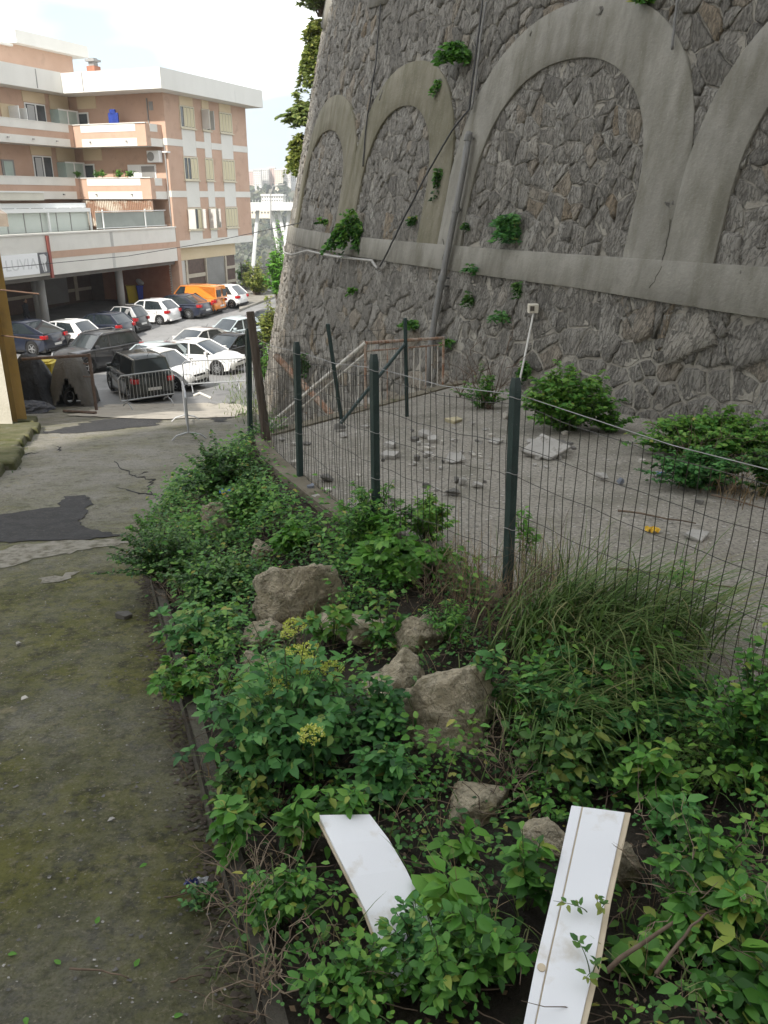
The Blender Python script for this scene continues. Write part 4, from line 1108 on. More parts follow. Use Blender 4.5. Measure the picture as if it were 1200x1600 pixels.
# ------------------------------------------------------------------ crowd barriers
def barrier(name, p0, p1, H, label, feet=(0.12, 0.88), grp='crowd barriers'):
    p0, p1 = Vector(p0), Vector(p1); c = p0.lerp(p1, .5)
    root = empty(name, tuple(c), 0, label, 'barrier', grp)
    d = (p1 - p0); L = d.length; ux = d.normalized(); side = Vector((-ux.y, ux.x, 0)).normalized()
    Z = Vector((0, 0, 1)); r = .09
    fr = [p0 + Z * .28, p0 + Z * (H - r), p0 + Z * H + ux * r, p1 + Z * H - ux * r, p1 + Z * (H - r), p1 + Z * .28]
    fr = [p0 + Z * .27 + ux * .0] + fr[1:5] + [p1 + Z * .27, p0 + Z * .27]
    under(root, MB().tube(fr, .024, 8).build('frame', M_GALV2))
    n = int(L / .115)
    for i in range(1, n):
        q = p0.lerp(p1, i / n); under(root, MB().tube([q + Z * .28, q + Z * (H - .015)], .009, 6).build('bar', M_GALV2))
    for u in feet:
        q = p0.lerp(p1, u)
        ft = [q + side * -.38 + Z * .02, q + side * -.27 + Z * .12, q + Z * .19, q + side * .27 + Z * .12, q + side * .38 + Z * .02]
        under(root, MB().tube(ft, .02, 8).build('foot', M_GALV2)); under(root, MB().tube([q + Z * .19, q + Z * .3], .02, 8).build('foot_stem', M_GALV2))
    return root
M_GALV2 = mat('galvanised_steel', (.42, .43, .44), (.36, .37, .38), 5, .45, metal=.55)
A = at(190, 640, 6.5); B = at(273, 627, 6.5)
barrier('crowd_barrier', A, B, 1.1, 'galvanised crowd barrier standing across the rear of the dark people carrier')
A = at(289, 612, 6.58); B = at(384, 606, 6.58)
barrier('crowd_barrier', A, B, 1.1, 'galvanised crowd barrier in front of the two white cars facing the wall')
gz = lambda x, y: float(drive_z(y))
A = hit(290, 657, gz); B = hit(296, 690, gz)
barrier('crowd_barrier', A, B, 1.1, 'galvanised crowd barrier seen end on in the middle of the lane', (0.05, .95))
o = MB().tube([at(303, 618, 6.3), at(312, 614, 6.2), at(330, 622, 6.3)], .04, 8).build('white_rod', mat('white_plastic', (.6, .6, .6)), origin=tuple(at(303, 618, 6.3))); tag(o, 'short white plastic rod lying by the crowd barrier foot', 'rod')

# ------------------------------------------------------------------ bars, covered scooters, rubbish on the left
rb = empty('rail_gate', tuple(at(140, 650, 6.2)), 0, 'rusty pipe rail on a leaning post in front of the covered scooters', 'railing')
pb = hit(151, 642, gz); pt_ = aty(139, 552, pb.y)
M_OLDP = mat('old_brown_pipe', (.12, .085, .07), (.19, .14, .12), 8, .8)
under(rb, MB().tube([pb, pt_], .055, 8).build('post', M_OLDP))
pl = aty(34, 561, pb.y + .1); under(rb, MB().tube([pl, aty(139, 555, pb.y)], .05, 8).build('rail', M_OLDP))
for y_ in (568, 588): under(rb, MB().tube([aty(130, y_, pb.y), aty(143, y_ + 1, pb.y)], .025, 6).build('stub_bar', M_OLDP))
under(rb, MB().tube([hit(100, 645, gz) + Vector((0, 0, .06)), hit(150, 648, gz) + Vector((0, 0, .06))], .05, 6).build('ground_bar', M_OLDP))
def cloth_blob(name, base, w, d, h, m, label, cat, seed, taper=.45, parts=None, lean=0.0, opening=False):
    """draped sheet over a vehicle: shell with folds, open below"""
    root = empty(name, base, 0, label, cat)
    nu, nv_ = 56, 26; V = []; Fq = []
    for j in range(nv_ + 1):
        t = j / nv_
        for i in range(nu):
            a = 2 * math.pi * i / nu
            k = (1 - t) ** taper if t < 1 else 0
            k = max(k, .02)
            fold = 1 + (.10 * math.sin(a * 7 + seed + t * 2) + .07 * math.sin(a * 13 + seed * 2)) * (1 - t) + .10 * mnoise.noise(Vector((math.cos(a) * 1.5, math.sin(a) * 1.5, t * 3 + seed)))
            V.append((w / 2 * k * fold * math.cos(a) + lean * t, d / 2 * k * fold * math.sin(a), h * t + .05 * mnoise.noise(Vector((a, t * 4, seed)))))
    for j in range(nv_):
        for i in range(nu):
            a = 2 * math.pi * (i + .5) / nu; t = j / nv_
            if opening:
                da = abs(((a - (1.5 * math.pi + .12) + math.pi) % (2 * math.pi)) - math.pi)
                if da < .62 * (1 - t / .62): continue
            Fq.append((j * nu + i, j * nu + (i + 1) % nu, (j + 1) * nu + (i + 1) % nu, (j + 1) * nu + i))
    mb = MB(); mb.add(V, Fq); o = mb.build('cover', m, root, smooth=True)
    sd = o.modifiers.new('thick', 'SOLIDIFY'); sd.thickness = .015; sd.offset = -1
    return root
M_BAG = mat('black_tarpaulin', (.012, .013, .016), (.03, .032, .038), 2, .38, bump=.06, bscale=7)
M_TARP = mat('grey_tarpaulin', (.115, .108, .098), (.15, .142, .13), 1.5, .75, bump=.04, bscale=6)
pA = hit(60, 630, gz); cloth_blob('covered_scooter', tuple(pA), 1.75, 1.5, 1.75, M_BAG, 'scooter hidden under a bulging black tarpaulin beside the yellow pilaster', 'scooter', 1.3, .42, lean=-.1)
pC = hit(116, 630, gz); sc = cloth_blob('covered_scooter', tuple(pC), 1.55, 1.5, 1.72, M_TARP, 'scooter under a grey tarpaulin parted over its front wheel', 'scooter', 4.1, .30, opening=True)
M_TYRE = mat('tyre_rubber', (.012, .012, .012), (.022, .022, .022), 20, .9)
M_RIM = mat('alloy_rim', (.50, .51, .52), (.42, .43, .44), 4, .3, metal=.7)
def torus(mb, c, Rr, r, axis, n=28, k=8):
    x = axis.orthogonal().normalized(); y = axis.cross(x)
    V = []; Fq = []
    for i in range(n):
        a = 2 * math.pi * i / n; d = x * math.cos(a) + y * math.sin(a)
        for j in range(k):
            b = 2 * math.pi * j / k; V.append(c + d * (Rr + r * math.cos(b)) + axis * r * math.sin(b))
    for i in range(n):
        for j in range(k): Fq.append((i * k + j, i * k + (j + 1) % k, ((i + 1) % n) * k + (j + 1) % k, ((i + 1) % n) * k + j))
    mb.add(V, Fq)
wc = Vector((.0, -.30, .30)); ax = Vector((.93, -.36, 0)).normalized()
mb = MB(); torus(mb, wc, .25, .06, ax); tw = mb.build('wheel', M_TYRE, sc, smooth=True)
mb = MB(); torus(mb, wc, .19, .018, ax); mb.build('rim', M_RIM, tw, smooth=True)
mb = MB(); mb.tube([wc, wc + Vector((.02, .25, .55))], .05, 8); mb.box(-.28, .3, -.05, .5, .12, .8); mb.build('fork_and_body', M_BAG, sc)
# yellow bin behind
yb2 = empty('yellow_bin', tuple(at(74, 608, 6.55)), 0, 'yellow wheeled bin with a flat lid showing behind the black tarpaulin', 'bin')
M_YBIN = mat('yellow_plastic', (.55, .42, .02), (.5, .38, .02), 3, .5)
mb = MB(); q = yb2.location; V = []
for (z, k) in ((.05, .8), (.95, 1.0)):
    for (x, y) in ((-.4, -.35), (.4, -.35), (.4, .35), (-.4, .35)): V.append((q.x + x * k, q.y + y * k, q.z + z))
mb.add(V, [(0, 1, 5, 4), (1, 2, 6, 5), (2, 3, 7, 6), (3, 0, 4, 7), (0, 3, 2, 1)]); under(yb2, mb.build('bin_body', M_YBIN))
mb = MB(); mb.box(q.x - .45, q.x + .45, q.y - .42, q.y + .4, q.z + .95, q.z + 1.02); mb.box(q.x - .3, q.x + .3, q.y - .3, q.y + .3, q.z + 1.02, q.z + 1.07); under(yb2, bevel(mb.build('lid', M_YBIN), .02))
for sx in (-.28, .28): under(yb2, MB().tube([(q.x + sx - .04, q.y + .36, q.z + .1), (q.x + sx + .04, q.y + .36, q.z + .1)], .1, 12).build('wheel', M_TYRE))
# crumpled cloth
pc = hit(45, 645, gz)
me = bpy.data.meshes.new('crumpled_cloth'); bm = bmesh.new(); bmesh.ops.create_icosphere(bm, subdivisions=5, radius=1)
for v in bm.verts:
    n_ = mnoise.ridged_multi_fractal(v.co * 1.6 + Vector((3, 1, 2)), 1, 2, 4, 1, 2)
    v.co = Vector((v.co.x * .75, v.co.y * .45, max(v.co.z, -.1) * .26)) * (1 + .22 * (n_ - 1))
bm.to_mesh(me); bm.free(); me.materials.append(mat('blue_grey_cloth', (.05, .055, .075), (.16, .165, .18), 5, .9, bump=.04, bscale=9))
o = link_mesh('crumpled_cloth', me); o.location = pc + Vector((0, 0, .1)); tag(o, 'crumpled blue grey cloth heaped at the foot of the yellow building', 'cloth')

# ------------------------------------------------------------------ plants need boulders: rocks of the bank
M_ROCK = None
def rock_material():
    m, n, out = new_mat('mossy_limestone')
    t = n.nodes.new('ShaderNodeTexCoord'); vec = t.outputs['Object']
    c = mixc(n, noise_fac(n, vec, 3), (.60, .51, .36), (.76, .68, .52))
    c = mixc(n, mathn(n, 'MULTIPLY', noise_fac(n, vec, 5, detail=8, rough=.7, lo=.48, hi=.62), .7), c, (.17, .145, .105))
    c = mixc(n, mathn(n, 'MULTIPLY', noise_fac(n, vec, 2.4, detail=6, lo=.5, hi=.64), .6), c, (.25, .215, .085))
    c = mixc(n, noise_fac(n, vec, 30, lo=.58, hi=.72), c, (.36, .33, .26))
    bh = n.nodes.new('ShaderNodeMath'); bh.operation = 'ADD'
    n.links.new(noise_fac(n, vec, 8, detail=9, rough=.75, lo=.2, hi=.8), bh.inputs[0]); n.links.new(noise_fac(n, vec, 34, detail=5, lo=.2, hi=.8), bh.inputs[1])
    c = mixc(n, mathn(n, 'MULTIPLY', noise_fac(n, vec, 13, detail=6, rough=.7, lo=.58, hi=.68), .6), c, (.10, .085, .06))
    g = n.nodes.new('ShaderNodeMapping'); g.inputs['Scale'].default_value = (9, 9, 3); n.links.new(vec, g.inputs['Vector'])
    wv = n.nodes.new('ShaderNodeTexVoronoi'); wv.feature = 'DISTANCE_TO_EDGE'; wv.inputs['Scale'].default_value = .9
    wn = N(n, 'ShaderNodeTexNoise', Scale=1.4, Detail=5.0); n.links.new(g.outputs['Vector'], wn.inputs['Vector'])
    wa = n.nodes.new('ShaderNodeVectorMath'); wa.operation = 'MULTIPLY_ADD'; wa.inputs[1].default_value = (1.3, 1.3, 1.3)
    n.links.new(wn.outputs['Color'], wa.inputs[0]); n.links.new(g.outputs['Vector'], wa.inputs[2]); n.links.new(wa.outputs[0], wv.inputs['Vector'])
    fr = n.nodes.new('ShaderNodeMapRange'); fr.inputs['From Max'].default_value = .09; n.links.new(wv.outputs['Distance'], fr.inputs['Value'])
    inv = n.nodes.new('ShaderNodeMath'); inv.operation = 'SUBTRACT'; inv.inputs[0].default_value = 1; n.links.new(fr.outputs['Result'], inv.inputs[1])
    c = mixc(n, mathn(n, 'MULTIPLY', inv.outputs[0], .18), c, (.13, .105, .075))
    b2 = n.nodes.new('ShaderNodeMath'); b2.operation = 'ADD'; n.links.new(bh.outputs[0], b2.inputs[0]); sc_ = n.nodes.new('ShaderNodeMath'); sc_.operation = 'MULTIPLY'; sc_.inputs[1].default_value = .3; n.links.new(fr.outputs['Result'], sc_.inputs[0]); n.links.new(sc_.outputs[0], b2.inputs[1])
    finish(n, out, c, .9, 0, b2.outputs[0], .06, .2)
    return m
M_ROCK = rock_material()
BOULD = []
def boulder(px, py, wpx, hpx, label, seed, flat=.75, dep=.8, lift=.0, sub=5, rot=0.0):
    p = hit(px, py + hpx * .25); zc = zc_of(p); w = wpx * 1.12 / FPX * zc; h = hpx * 1.1 / FPX * zc
    me = bpy.data.meshes.new('boulder'); bm = bmesh.new(); bmesh.ops.create_icosphere(bm, subdivisions=sub, radius=.5)
    cuts = []
    r_ = random.Random(seed)
    for _ in range(12):
        d = Vector((r_.gauss(0, 1), r_.gauss(0, 1), r_.gauss(0, 1))).normalized(); cuts.append((d, r_.uniform(.24, .42)))
    for v in bm.verts:
        c = v.co.copy()
        for d, k in cuts:
            e = c.dot(d) - k
            if e > 0: c -= d * e * .97
        n1 = mnoise.fractal(c * 3 + Vector((seed, 0, 0)), .9, 2, 5); n2 = mnoise.ridged_multi_fractal(c * 5 + Vector((0, seed, 0)), 1, 2, 4, 1, 2)
        n3 = mnoise.ridged_multi_fractal(Vector((c.x * 3, c.y * 3, c.z * 9)) + Vector((seed, seed, 0)), 1, 2.1, 5, 1, 2)
        c *= 1 + .13 * n1 - .06 * (n2 - 1) - .05 * (n3 - 1)
        x, y = c.x * w * 1.15, c.y * w * dep
        v.co = Vector((x * math.cos(rot) - y * math.sin(rot), x * math.sin(rot) + y * math.cos(rot), c.z * h * 1.25))
    bm.to_mesh(me); bm.free(); me.materials.append(M_ROCK); me.polygons.foreach_set('use_smooth', [True] * len(me.polygons))
    o = link_mesh('boulder', me); o.location = p + Vector((0, 0, h * .06 + lift)); BOULD.append((p.x, p.y, w * .5)); o.rotation_euler = (r_.uniform(-.2, .2), r_.uniform(-.2, .2), 0)
    return tag(o, label, 'boulder', 'boulders on the bank')
boulder(474, 922, 125, 130, 'largest beige boulder on the bank, jutting below the fence bush', 3, rot=.3)
boulder(560, 975, 120, 55, 'low mossy boulder touching the right side of the largest boulder', 8)
boulder(348, 815, 78, 70, 'small rounded boulder under the blue and yellow wrapper', 12)
boulder(612, 1065, 95, 130, 'narrow cracked boulder with a pale edge beside the dry fern', 21, rot=.6)
boulder(712, 1105, 165, 130, 'broad sandy boulder with a pale upper edge under the dry grass', 33)
boulder(655, 990, 80, 80, 'tall brown boulder half sunk in soil above the narrow cracked one', 41)
boulder(848, 1310, 80, 80, 'pale boulder leaning against the upright white panel', 55)
boulder(410, 985, 80, 50, 'dull brown boulder covered in moss left of the largest boulder', 61)
boulder(745, 1240, 110, 70, 'dark earthy boulder in the shade above the bright green shrub', 71)
boulder(410, 860, 50, 45, 'small grey boulder half hidden in leaves above the largest boulder', 82)
boulder(400, 1040, 60, 60, 'brown boulder behind the yellow flowering plant', 93)
boulder(960, 1330, 90, 90, 'mossy boulder in the shade behind the upright white panel', 101)

# tree stump / earth lump beside the wrapper
# ------------------------------------------------------------------ the two white panels
M_PANEL = mat('white_laminate', (.70, .71, .735), (.66, .67, .70), 1.0, .35, c3=(.46, .41, .33), s3=6, lo3=.54, hi3=.78)
M_CREAM = mat('cream_edge', (.56, .48, .36), (.46, .38, .27), 6, .7)
def panel_pts(rows):  # rows of (left px, right px, D)
    return [(at(*l, D), at(*r, D)) for l, r, D in rows]
def strip_panel(root, name, rows, th, m, cols=(0, 1)):
    V = []; Fq = []
    L = panel_pts(rows); n = len(L)
    for (a, b) in L:
        p, q = a.lerp(b, cols[0]), a.lerp(b, cols[1]); V += [p, q]
    nrm = []
    for i in range(n):
        a = V[2 * i + 1] - V[2 * i]; b = V[2 * min(i + 1, n - 1)] - V[2 * max(i - 1, 0)]
        x = a.cross(b).normalized(); x = x if x.z > 0 else -x; nrm.append(x)
    base = len(V)
    V += [V[2 * i + k] - nrm[i] * th for i in range(n) for k in (0, 1)]
    for i in range(n - 1):
        a = 2 * i; Fq += [(a, a + 1, a + 3, a + 2), (base + a + 2, base + a + 3, base + a + 1, base + a), (a, a + 2, base + a + 2, base + a), (a + 3, a + 1, base + a + 1, base + a + 3)]
    Fq += [(0, base, base + 1, 1), (2 * n - 2, 2 * n - 1, base + 2 * n - 1, base + 2 * n - 2)]
    mb = MB(); mb.add(V, Fq); o = mb.build(name, m); under(root, o); bevel(o, .003, 2); return o
pB = empty('laminate_board', tuple(at(890, 1430, 2.8)), 0, 'straight white panel with a grooved margin lying on the bank', 'panel', 'discarded white panels')
rowsB = [((893, 1258), (986, 1270), 2.56), ((862, 1400), (955, 1410), 2.61), ((838, 1500), (938, 1512), 2.66), ((817, 1605), (913, 1617), 2.71), ((795, 1720), (888, 1735), 2.76)]
strip_panel(pB, 'board', rowsB, .03, M_PANEL, (.20, .90)); strip_panel(pB, 'margin', rowsB, .032, M_PANEL, (0, .175)); strip_panel(pB, 'groove', [(l, r, D + .006) for l, r, D in rowsB], .02, M_CREAM, (.17, .205)); strip_panel(pB, 'edge_strip', [(l, r, D + .008) for l, r, D in rowsB], .024, M_CREAM, (.895, 1.0))
q = at(846, 1512, 2.666); mb = MB(); mb.tube([q + Vector((0, 0, -.004)), q + Vector((0, -.001, .004))], .016, 12); under(pB, mb.build('lock_hole', M_CREAM))
pA_ = empty('laminate_board', tuple(at(600, 1400, 2.85)), 0, 'bent white panel with a chipped brown edge half buried in leaves', 'panel', 'discarded white panels')
rowsA = [((497, 1273), (578, 1272), 2.74), ((520, 1320), (607, 1310), 2.76), ((545, 1370), (635, 1358), 2.79), ((572, 1425), (662, 1415), 2.83), ((592, 1480), (690, 1475), 2.88), ((625, 1550), (728, 1545), 2.93)]
strip_panel(pA_, 'board', rowsA, .022, M_PANEL); strip_panel(pA_, 'chipped_edge', [((l[0] - 4, l[1] + 2), (l[0] + 1, l[1] + 2), D + .012) for l, r, D in rowsA], .016, M_CREAM)
# ------------------------------------------------------------------ cars
def paint(name, c, metal=.0): return mat('paint_' + name, c, tuple(min(1, k * 1.12 + .004) for k in c), .8, .28, metal=metal, coat=.8)
M_CGL = mat('car_glass', (.018, .024, .027), (.03, .038, .042), 1, .06, spec=.8)
M_BLK = mat('black_trim', (.014, .014, .015), (.022, .022, .022), 5, .6)
M_TAIL = mat('red_tail_light', (.38, .012, .015), (.30, .01, .012), 9, .15, spec=.7)
M_HEAD = mat('headlight_glass', (.55, .57, .58), (.40, .42, .43), 12, .1, spec=.8)
M_PLATE = mat('number_plate', (.62, .62, .60), None, rough=.5)
M_CHROME = mat('bright_trim', (.6, .61, .62), None, rough=.2, metal=.9)
WHEEL = {}
def wheel_meshes(r, style):
    k = (round(r, 2), style)
    if k in WHEEL: return WHEEL[k]
    mb = MB(); w = .19; n = 24; prof = [(.62, -w / 2), (.92, -w / 2), (1.0, -w / 2 + .03), (1.0, w / 2 - .03), (.92, w / 2), (.62, w / 2)]
    V = []; Fq = []; m_ = len(prof)
    for i in range(n):
        a = 2 * math.pi * i / n
        for q, y in prof: V.append((r * q * math.cos(a), y, r * q * math.sin(a)))
    for i in range(n):
        for j in range(m_): Fq.append((i * m_ + j, i * m_ + (j + 1) % m_, ((i + 1) % n) * m_ + (j + 1) % m_, ((i + 1) % n) * m_ + j))
    mb.add(V, Fq); me1 = bpy.data.meshes.new('tyre'); me1.from_pydata(mb.v, [], mb.f); me1.materials.append(M_TYRE)
    mb = MB(); V = []; Fq = []
    # rim ring + spokes on the outer face, dark disc behind
    rr_ = r * .66
    for side in (1, -1):
        y = side * (w / 2 - .012)
        b = len(mb.v); ring = []
        for i in range(n):
            a = 2 * math.pi * i / n
            for q in (1.0, .86): ring.append((rr_ * q * math.cos(a), y, rr_ * q * math.sin(a)))
        mb.add(ring, [(2 * i, 2 * ((i + 1) % n), 2 * ((i + 1) % n) + 1, 2 * i + 1) for i in range(n)])
        ns = {'five': 5, 'ten': 10, 'cap': 7}[style]; sw = {'five': .2, 'ten': .12, 'cap': .30}[style] * rr_
        for i in range(ns):
            a = 2 * math.pi * i / ns + .2; c, s_ = math.cos(a), math.sin(a)
            def pp(rad, off): return (rad * c - off * s_, y, rad * s_ + off * c)
            mb.add([pp(.08 * rr_, -sw * .6), pp(.9 * rr_, -sw * .45), pp(.9 * rr_, sw * .45), pp(.08 * rr_, sw * .6)], [(0, 1, 2, 3)])
        hub = [(rr_ * .2 * math.cos(2 * math.pi * i / 10), y + side * .004, rr_ * .2 * math.sin(2 * math.pi * i / 10)) for i in range(10)]
        mb.add(hub, [tuple(range(10))])
    me2 = bpy.data.meshes.new('rim'); me2.from_pydata(mb.v, [], mb.f); me2.materials.append(M_RIM)
    mb = MB()
    mb.tube([(0, -w / 2 + .03, 0), (0, w / 2 - .03, 0)], r * .63, 20); me3 = bpy.data.meshes.new('brake_disc'); me3.from_pydata(mb.v, [], mb.f); me3.materials.append(M_BLK)
    WHEEL[k] = (me1, me2, me3); return WHEEL[k]
SPEC = {
 # L, W, H, wheel r, front axle, rear axle (from centre), hood front z, cowl x, cowl z, roof front x, roof rear x, rear base x, tail z, belt z, plan taper
 'hatch':  dict(L=3.9, W=1.68, H=1.46, r=.30, fa=1.24, ra=-1.24, hz=.78, cx=.98, cz=.95, rf=.22, rr=-1.30, rb=-1.78, tz=.98, bz=.93),
 'small':  dict(L=3.55, W=1.63, H=1.49, r=.29, fa=1.15, ra=-1.15, hz=.80, cx=.95, cz=.98, rf=.25, rr=-1.05, rb=-1.62, tz=.95, bz=.95),
 'sedan':  dict(L=4.7, W=1.82, H=1.44, r=.33, fa=1.42, ra=-1.38, hz=.78, cx=1.05, cz=.97, rf=.22, rr=-1.0, rb=-1.85, tz=1.02, bz=.96),
 'fast':   dict(L=4.45, W=1.82, H=1.42, r=.33, fa=1.38, ra=-1.32, hz=.74, cx=1.15, cz=.95, rf=.25, rr=-1.05, rb=-1.95, tz=1.0, bz=.94),
 'suv':    dict(L=4.5, W=1.86, H=1.66, r=.36, fa=1.36, ra=-1.32, hz=.98, cx=1.02, cz=1.12, rf=.35, rr=-1.75, rb=-2.12, tz=1.1, bz=1.09),
 'coupe_suv': dict(L=4.6, W=1.9, H=1.62, r=.37, fa=1.40, ra=-1.36, hz=.95, cx=1.05, cz=1.12, rf=.3, rr=-.9, rb=-2.12, tz=1.12, bz=1.1),
 'mpv':    dict(L=3.95, W=1.70, H=1.68, r=.31, fa=1.26, ra=-1.26, hz=.90, cx=1.22, cz=1.05, rf=.48, rr=-1.66, rb=-1.88, tz=1.04, bz=1.03),
 'van':    dict(L=4.2, W=1.74, H=1.82, r=.31, fa=1.35, ra=-1.35, hz=.92, cx=1.28, cz=1.08, rf=.62, rr=-2.0, rb=-2.08, tz=1.05, bz=1.04),
 'micro':  dict(L=2.6, W=1.55, H=1.55, r=.29, fa=.92, ra=-.92, hz=.82, cx=.86, cz=1.0, rf=.3, rr=-.85, rb=-1.22, tz=1.0, bz=.95),
}
def car(kind, pm, loc, heading, label, rim='five', trim=None, roofm=None, glass_sides=True, cpill=.18, name='parked_car', cat='car', plate='rear', rails=False, lower=None):
    S = SPEC[kind]; L, Wd, H = S['L'], S['W'], S['H']; hw = Wd / 2; r = S['r']
    root = empty(name, loc, math.atan2(heading[1], heading[0]), label, cat, 'cars parked in the car park')
    root.scale = (CAR_SCALE,) * 3
    ar = r * 1.17; sill = .20
    top = [(-L / 2 + .06, .30), (-L / 2, .42), (-L / 2 + .01, .62), (-L / 2 + .07, S['tz'] - .12), (-L / 2 + .13, S['tz'] - .02), (S['rb'] + .03, S['tz']),
           ((S['rb'] + S['cx']) / 2, S['bz'] + .01), (S['cx'], S['cz']), (S['cx'] + (L / 2 - S['cx']) * .5, (S['cz'] + S['hz']) / 2 + .035), (L / 2 - .22, S['hz']), (L / 2 - .06, S['hz'] - .10), (L / 2, .58), (L / 2 - .01, .40), (L / 2 - .08, .24)]
    bot = []
    for ax_ in (S['fa'], S['ra']):
        a0 = math.asin((r - sill) / ar) if r > sill else 0
        for i in range(11):
            a = -a0 + (math.pi + 2 * a0) * i / 10
            bot.append((ax_ + ar * math.cos(a), r + ar * math.sin(a)))
    out = top + bot  # closed, clockwise seen from the left
    n = len(out)
    rings = [(-hw + .0, .045, .05), (-hw + .035, .02, .02), (-hw * .80, 0, 0), (-hw * .4, -.012, -.012), (hw * .4, -.012, -.012), (hw * .80, 0, 0), (hw - .035, .02, .02), (hw, .045, .05)]
    V = []
    for y, ex, ez in rings:
        k = abs(y) / hw
        for i, (x, z) in enumerate(out):
            if i < len(top):
                fx = (abs(x) / (L / 2)) ** 4
                x2 = x - math.copysign((.14 * k ** 3) * fx + ex * fx, x)
                z2 = z - ez * (1 if z > .7 else 0) - .03 * k ** 2 * (1 if z > .7 else 0)
                y2 = y * (1 - .07 * fx)
                # tuck the flanks in above and below the shoulder
                if abs(y) > hw * .9: y2 *= 1 - (.05 if z > .75 else (.03 if z < .35 else 0))
            else: x2, z2, y2 = x, z, y * .985
            V.append((x2, y2, z2))
    Fq = []
    m_ = len(rings)
    for k in range(m_ - 1):
        for i in range(n):
            j = (i + 1) % n; Fq.append((k * n + i, k * n + j, (k + 1) * n + j, (k + 1) * n + i))
    Fq.append(tuple(range(n - 1, -1, -1))); Fq.append(tuple((m_ - 1) * n + i for i in range(n)))
    mb = MB(); mb.add(V, Fq); body = mb.build('body', pm, root)
    me = body.data; bm = bmesh.new(); bm.from_mesh(me); bmesh.ops.recalc_face_normals(bm, faces=bm.faces[:]); bm.to_mesh(me); bm.free()
    me.polygons.foreach_set('use_smooth', [len(p.vertices) == 4 for p in me.polygons])
    bevel(body, .02, 2)
    # underside and wheel wells
    mb = MB(); mb.box(-L / 2 + .15, L / 2 - .15, -hw + .08, hw - .08, .19, .5)
    for ax_ in (S['fa'], S['ra']): mb.tube([(ax_, -hw + .05, r), (ax_, hw - .05, r)], ar - .004, 20)
    mb.build('underside', M_BLK, root)
    # greenhouse
    wb, wr = hw * .905, hw * .73
    zb = S['bz'] - .03; ht = H
    rows = [(S['cx'], S['cz'] - .02, wb * .93), (S['rf'], ht - .035, wr), ((S['rf'] + S['rr']) / 2, ht - .0, wr * 1.01), (S['rr'], ht - .045, wr * .97), (S['rb'], S['tz'] - .01, wb * .93)]
    def gp(i, s): x, z, w = rows[i]; return Vector((x, s * w, z))
    cxm = lambda: None
    side_top = [rows[1], rows[2], rows[3]]
    mb = MB(); mb.add([gp(0, -1), gp(0, 1), gp(1, 1), gp(1, -1), Vector((rows[0][0] + .07, 0, rows[0][1])), Vector((rows[1][0] + .03, 0, rows[1][1] + .01))], [(0, 4, 5, 3), (4, 1, 2, 5)])
    mb.build('windscreen', M_CGL, root, smooth=True)
    mb = MB(); mb.add([gp(4, 1), gp(4, -1), gp(3, -1), gp(3, 1), Vector((rows[4][0] - .06, 0, rows[4][1])), Vector((rows[3][0] - .03, 0, rows[3][1] + .01))], [(0, 4, 5, 3), (4, 1, 2, 5)])
    rwin = mb.build('rear_window', M_CGL if kind != 'van' else pm, root, smooth=True)
    for s in (1, -1):
        low = [Vector((rows[0][0], s * wb * .93, rows[0][1])), Vector(((rows[0][0] + rows[4][0]) / 2, s * wb, zb)), Vector((rows[4][0], s * wb * .93, rows[4][1]))]
        poly = [low[0], low[1], low[2], gp(3, s), gp(2, s), gp(1, s)]
        mb = MB(); mb.add(poly, [(0, 1, 4, 5), (1, 2, 3, 4)] if s < 0 else [(5, 4, 1, 0), (4, 3, 2, 1)])
        mb.build('side_window', M_CGL, root)
        o_ = Vector((0, s * .012, 0))
        # pillars in body colour, standing proud of the glass
        pl_ = MB()
        def lowx(x):
            return low[1].lerp(low[0], (x - low[1].x) / (low[0].x - low[1].x)) if x > low[1].x else low[1].lerp(low[2], (low[1].x - x) / (low[1].x - low[2].x))
        def upx(x):
            if x > rows[2][0]: return gp(2, s).lerp(gp(1, s), (x - rows[2][0]) / (rows[1][0] - rows[2][0]))
            return gp(2, s).lerp(gp(3, s), (rows[2][0] - x) / (rows[2][0] - rows[3][0]))
        pl_.tube([gp(0, s) + o_, gp(1, s) + o_ * .5, gp(2, s) + o_ * .5, gp(3, s) + o_ * .5, gp(4, s) + o_], [.035, .032, .032, .04, .04], 6)
        gl = rows[3][0] - rows[4][0]
        xc = rows[3][0] + cpill * 1.2
        cp = [lowx(rows[4][0] + cpill + gl * .25), low[2], gp(3, s), upx(min(rows[3][0] + cpill * .9, rows[2][0]))]
        pl_.add([p + o_ for p in cp] + [p - o_ for p in cp], [(0, 1, 2, 3), (3, 2, 1, 0), (0, 3, 7, 4)])
        xb = (S['fa'] + S['ra']) / 2 - .12
        bp_ = [lowx(xb + .05), lowx(xb - .05), upx(xb - .09), upx(xb - .01)]
        pl_.add([p + o_ * .6 for p in bp_], [(0, 1, 2, 3), (3, 2, 1, 0)])
        if kind == 'van':
            vp = [lowx(.35), low[2], gp(3, s), upx(rows[2][0]), upx(.2)]
            pl_.add([p + o_ * 1.3 for p in vp], [(0, 1, 2, 3, 4), (4, 3, 2, 1, 0)])
        pl_.build('pillars', trim if (kind == 'micro' and trim) else pm, root)
        if kind == 'micro' and trim:
            q = [(-.55, .95), (-.30, .30), (-.12, .30), (-.28, .98), (-.55, H - .12), (-.85, H - .08)]
            mb = MB(); mb.add([(x, s * (hw + .006) if z < 1 else s * (wr + .03), z) for x, z in q], [tuple(range(6)), tuple(range(5, -1, -1))]); mb.build('silver_frame', trim, root)
        # mirror, handle, seam, rocker
        mb = MB(); mb.box(S['cx'] - .34, S['cx'] - .22, s * (wb - .02), s * (wb + .2), S['bz'] + .02, S['bz'] + .15); bevel(mb.build('mirror', pm, root), .03)
        mb = MB()
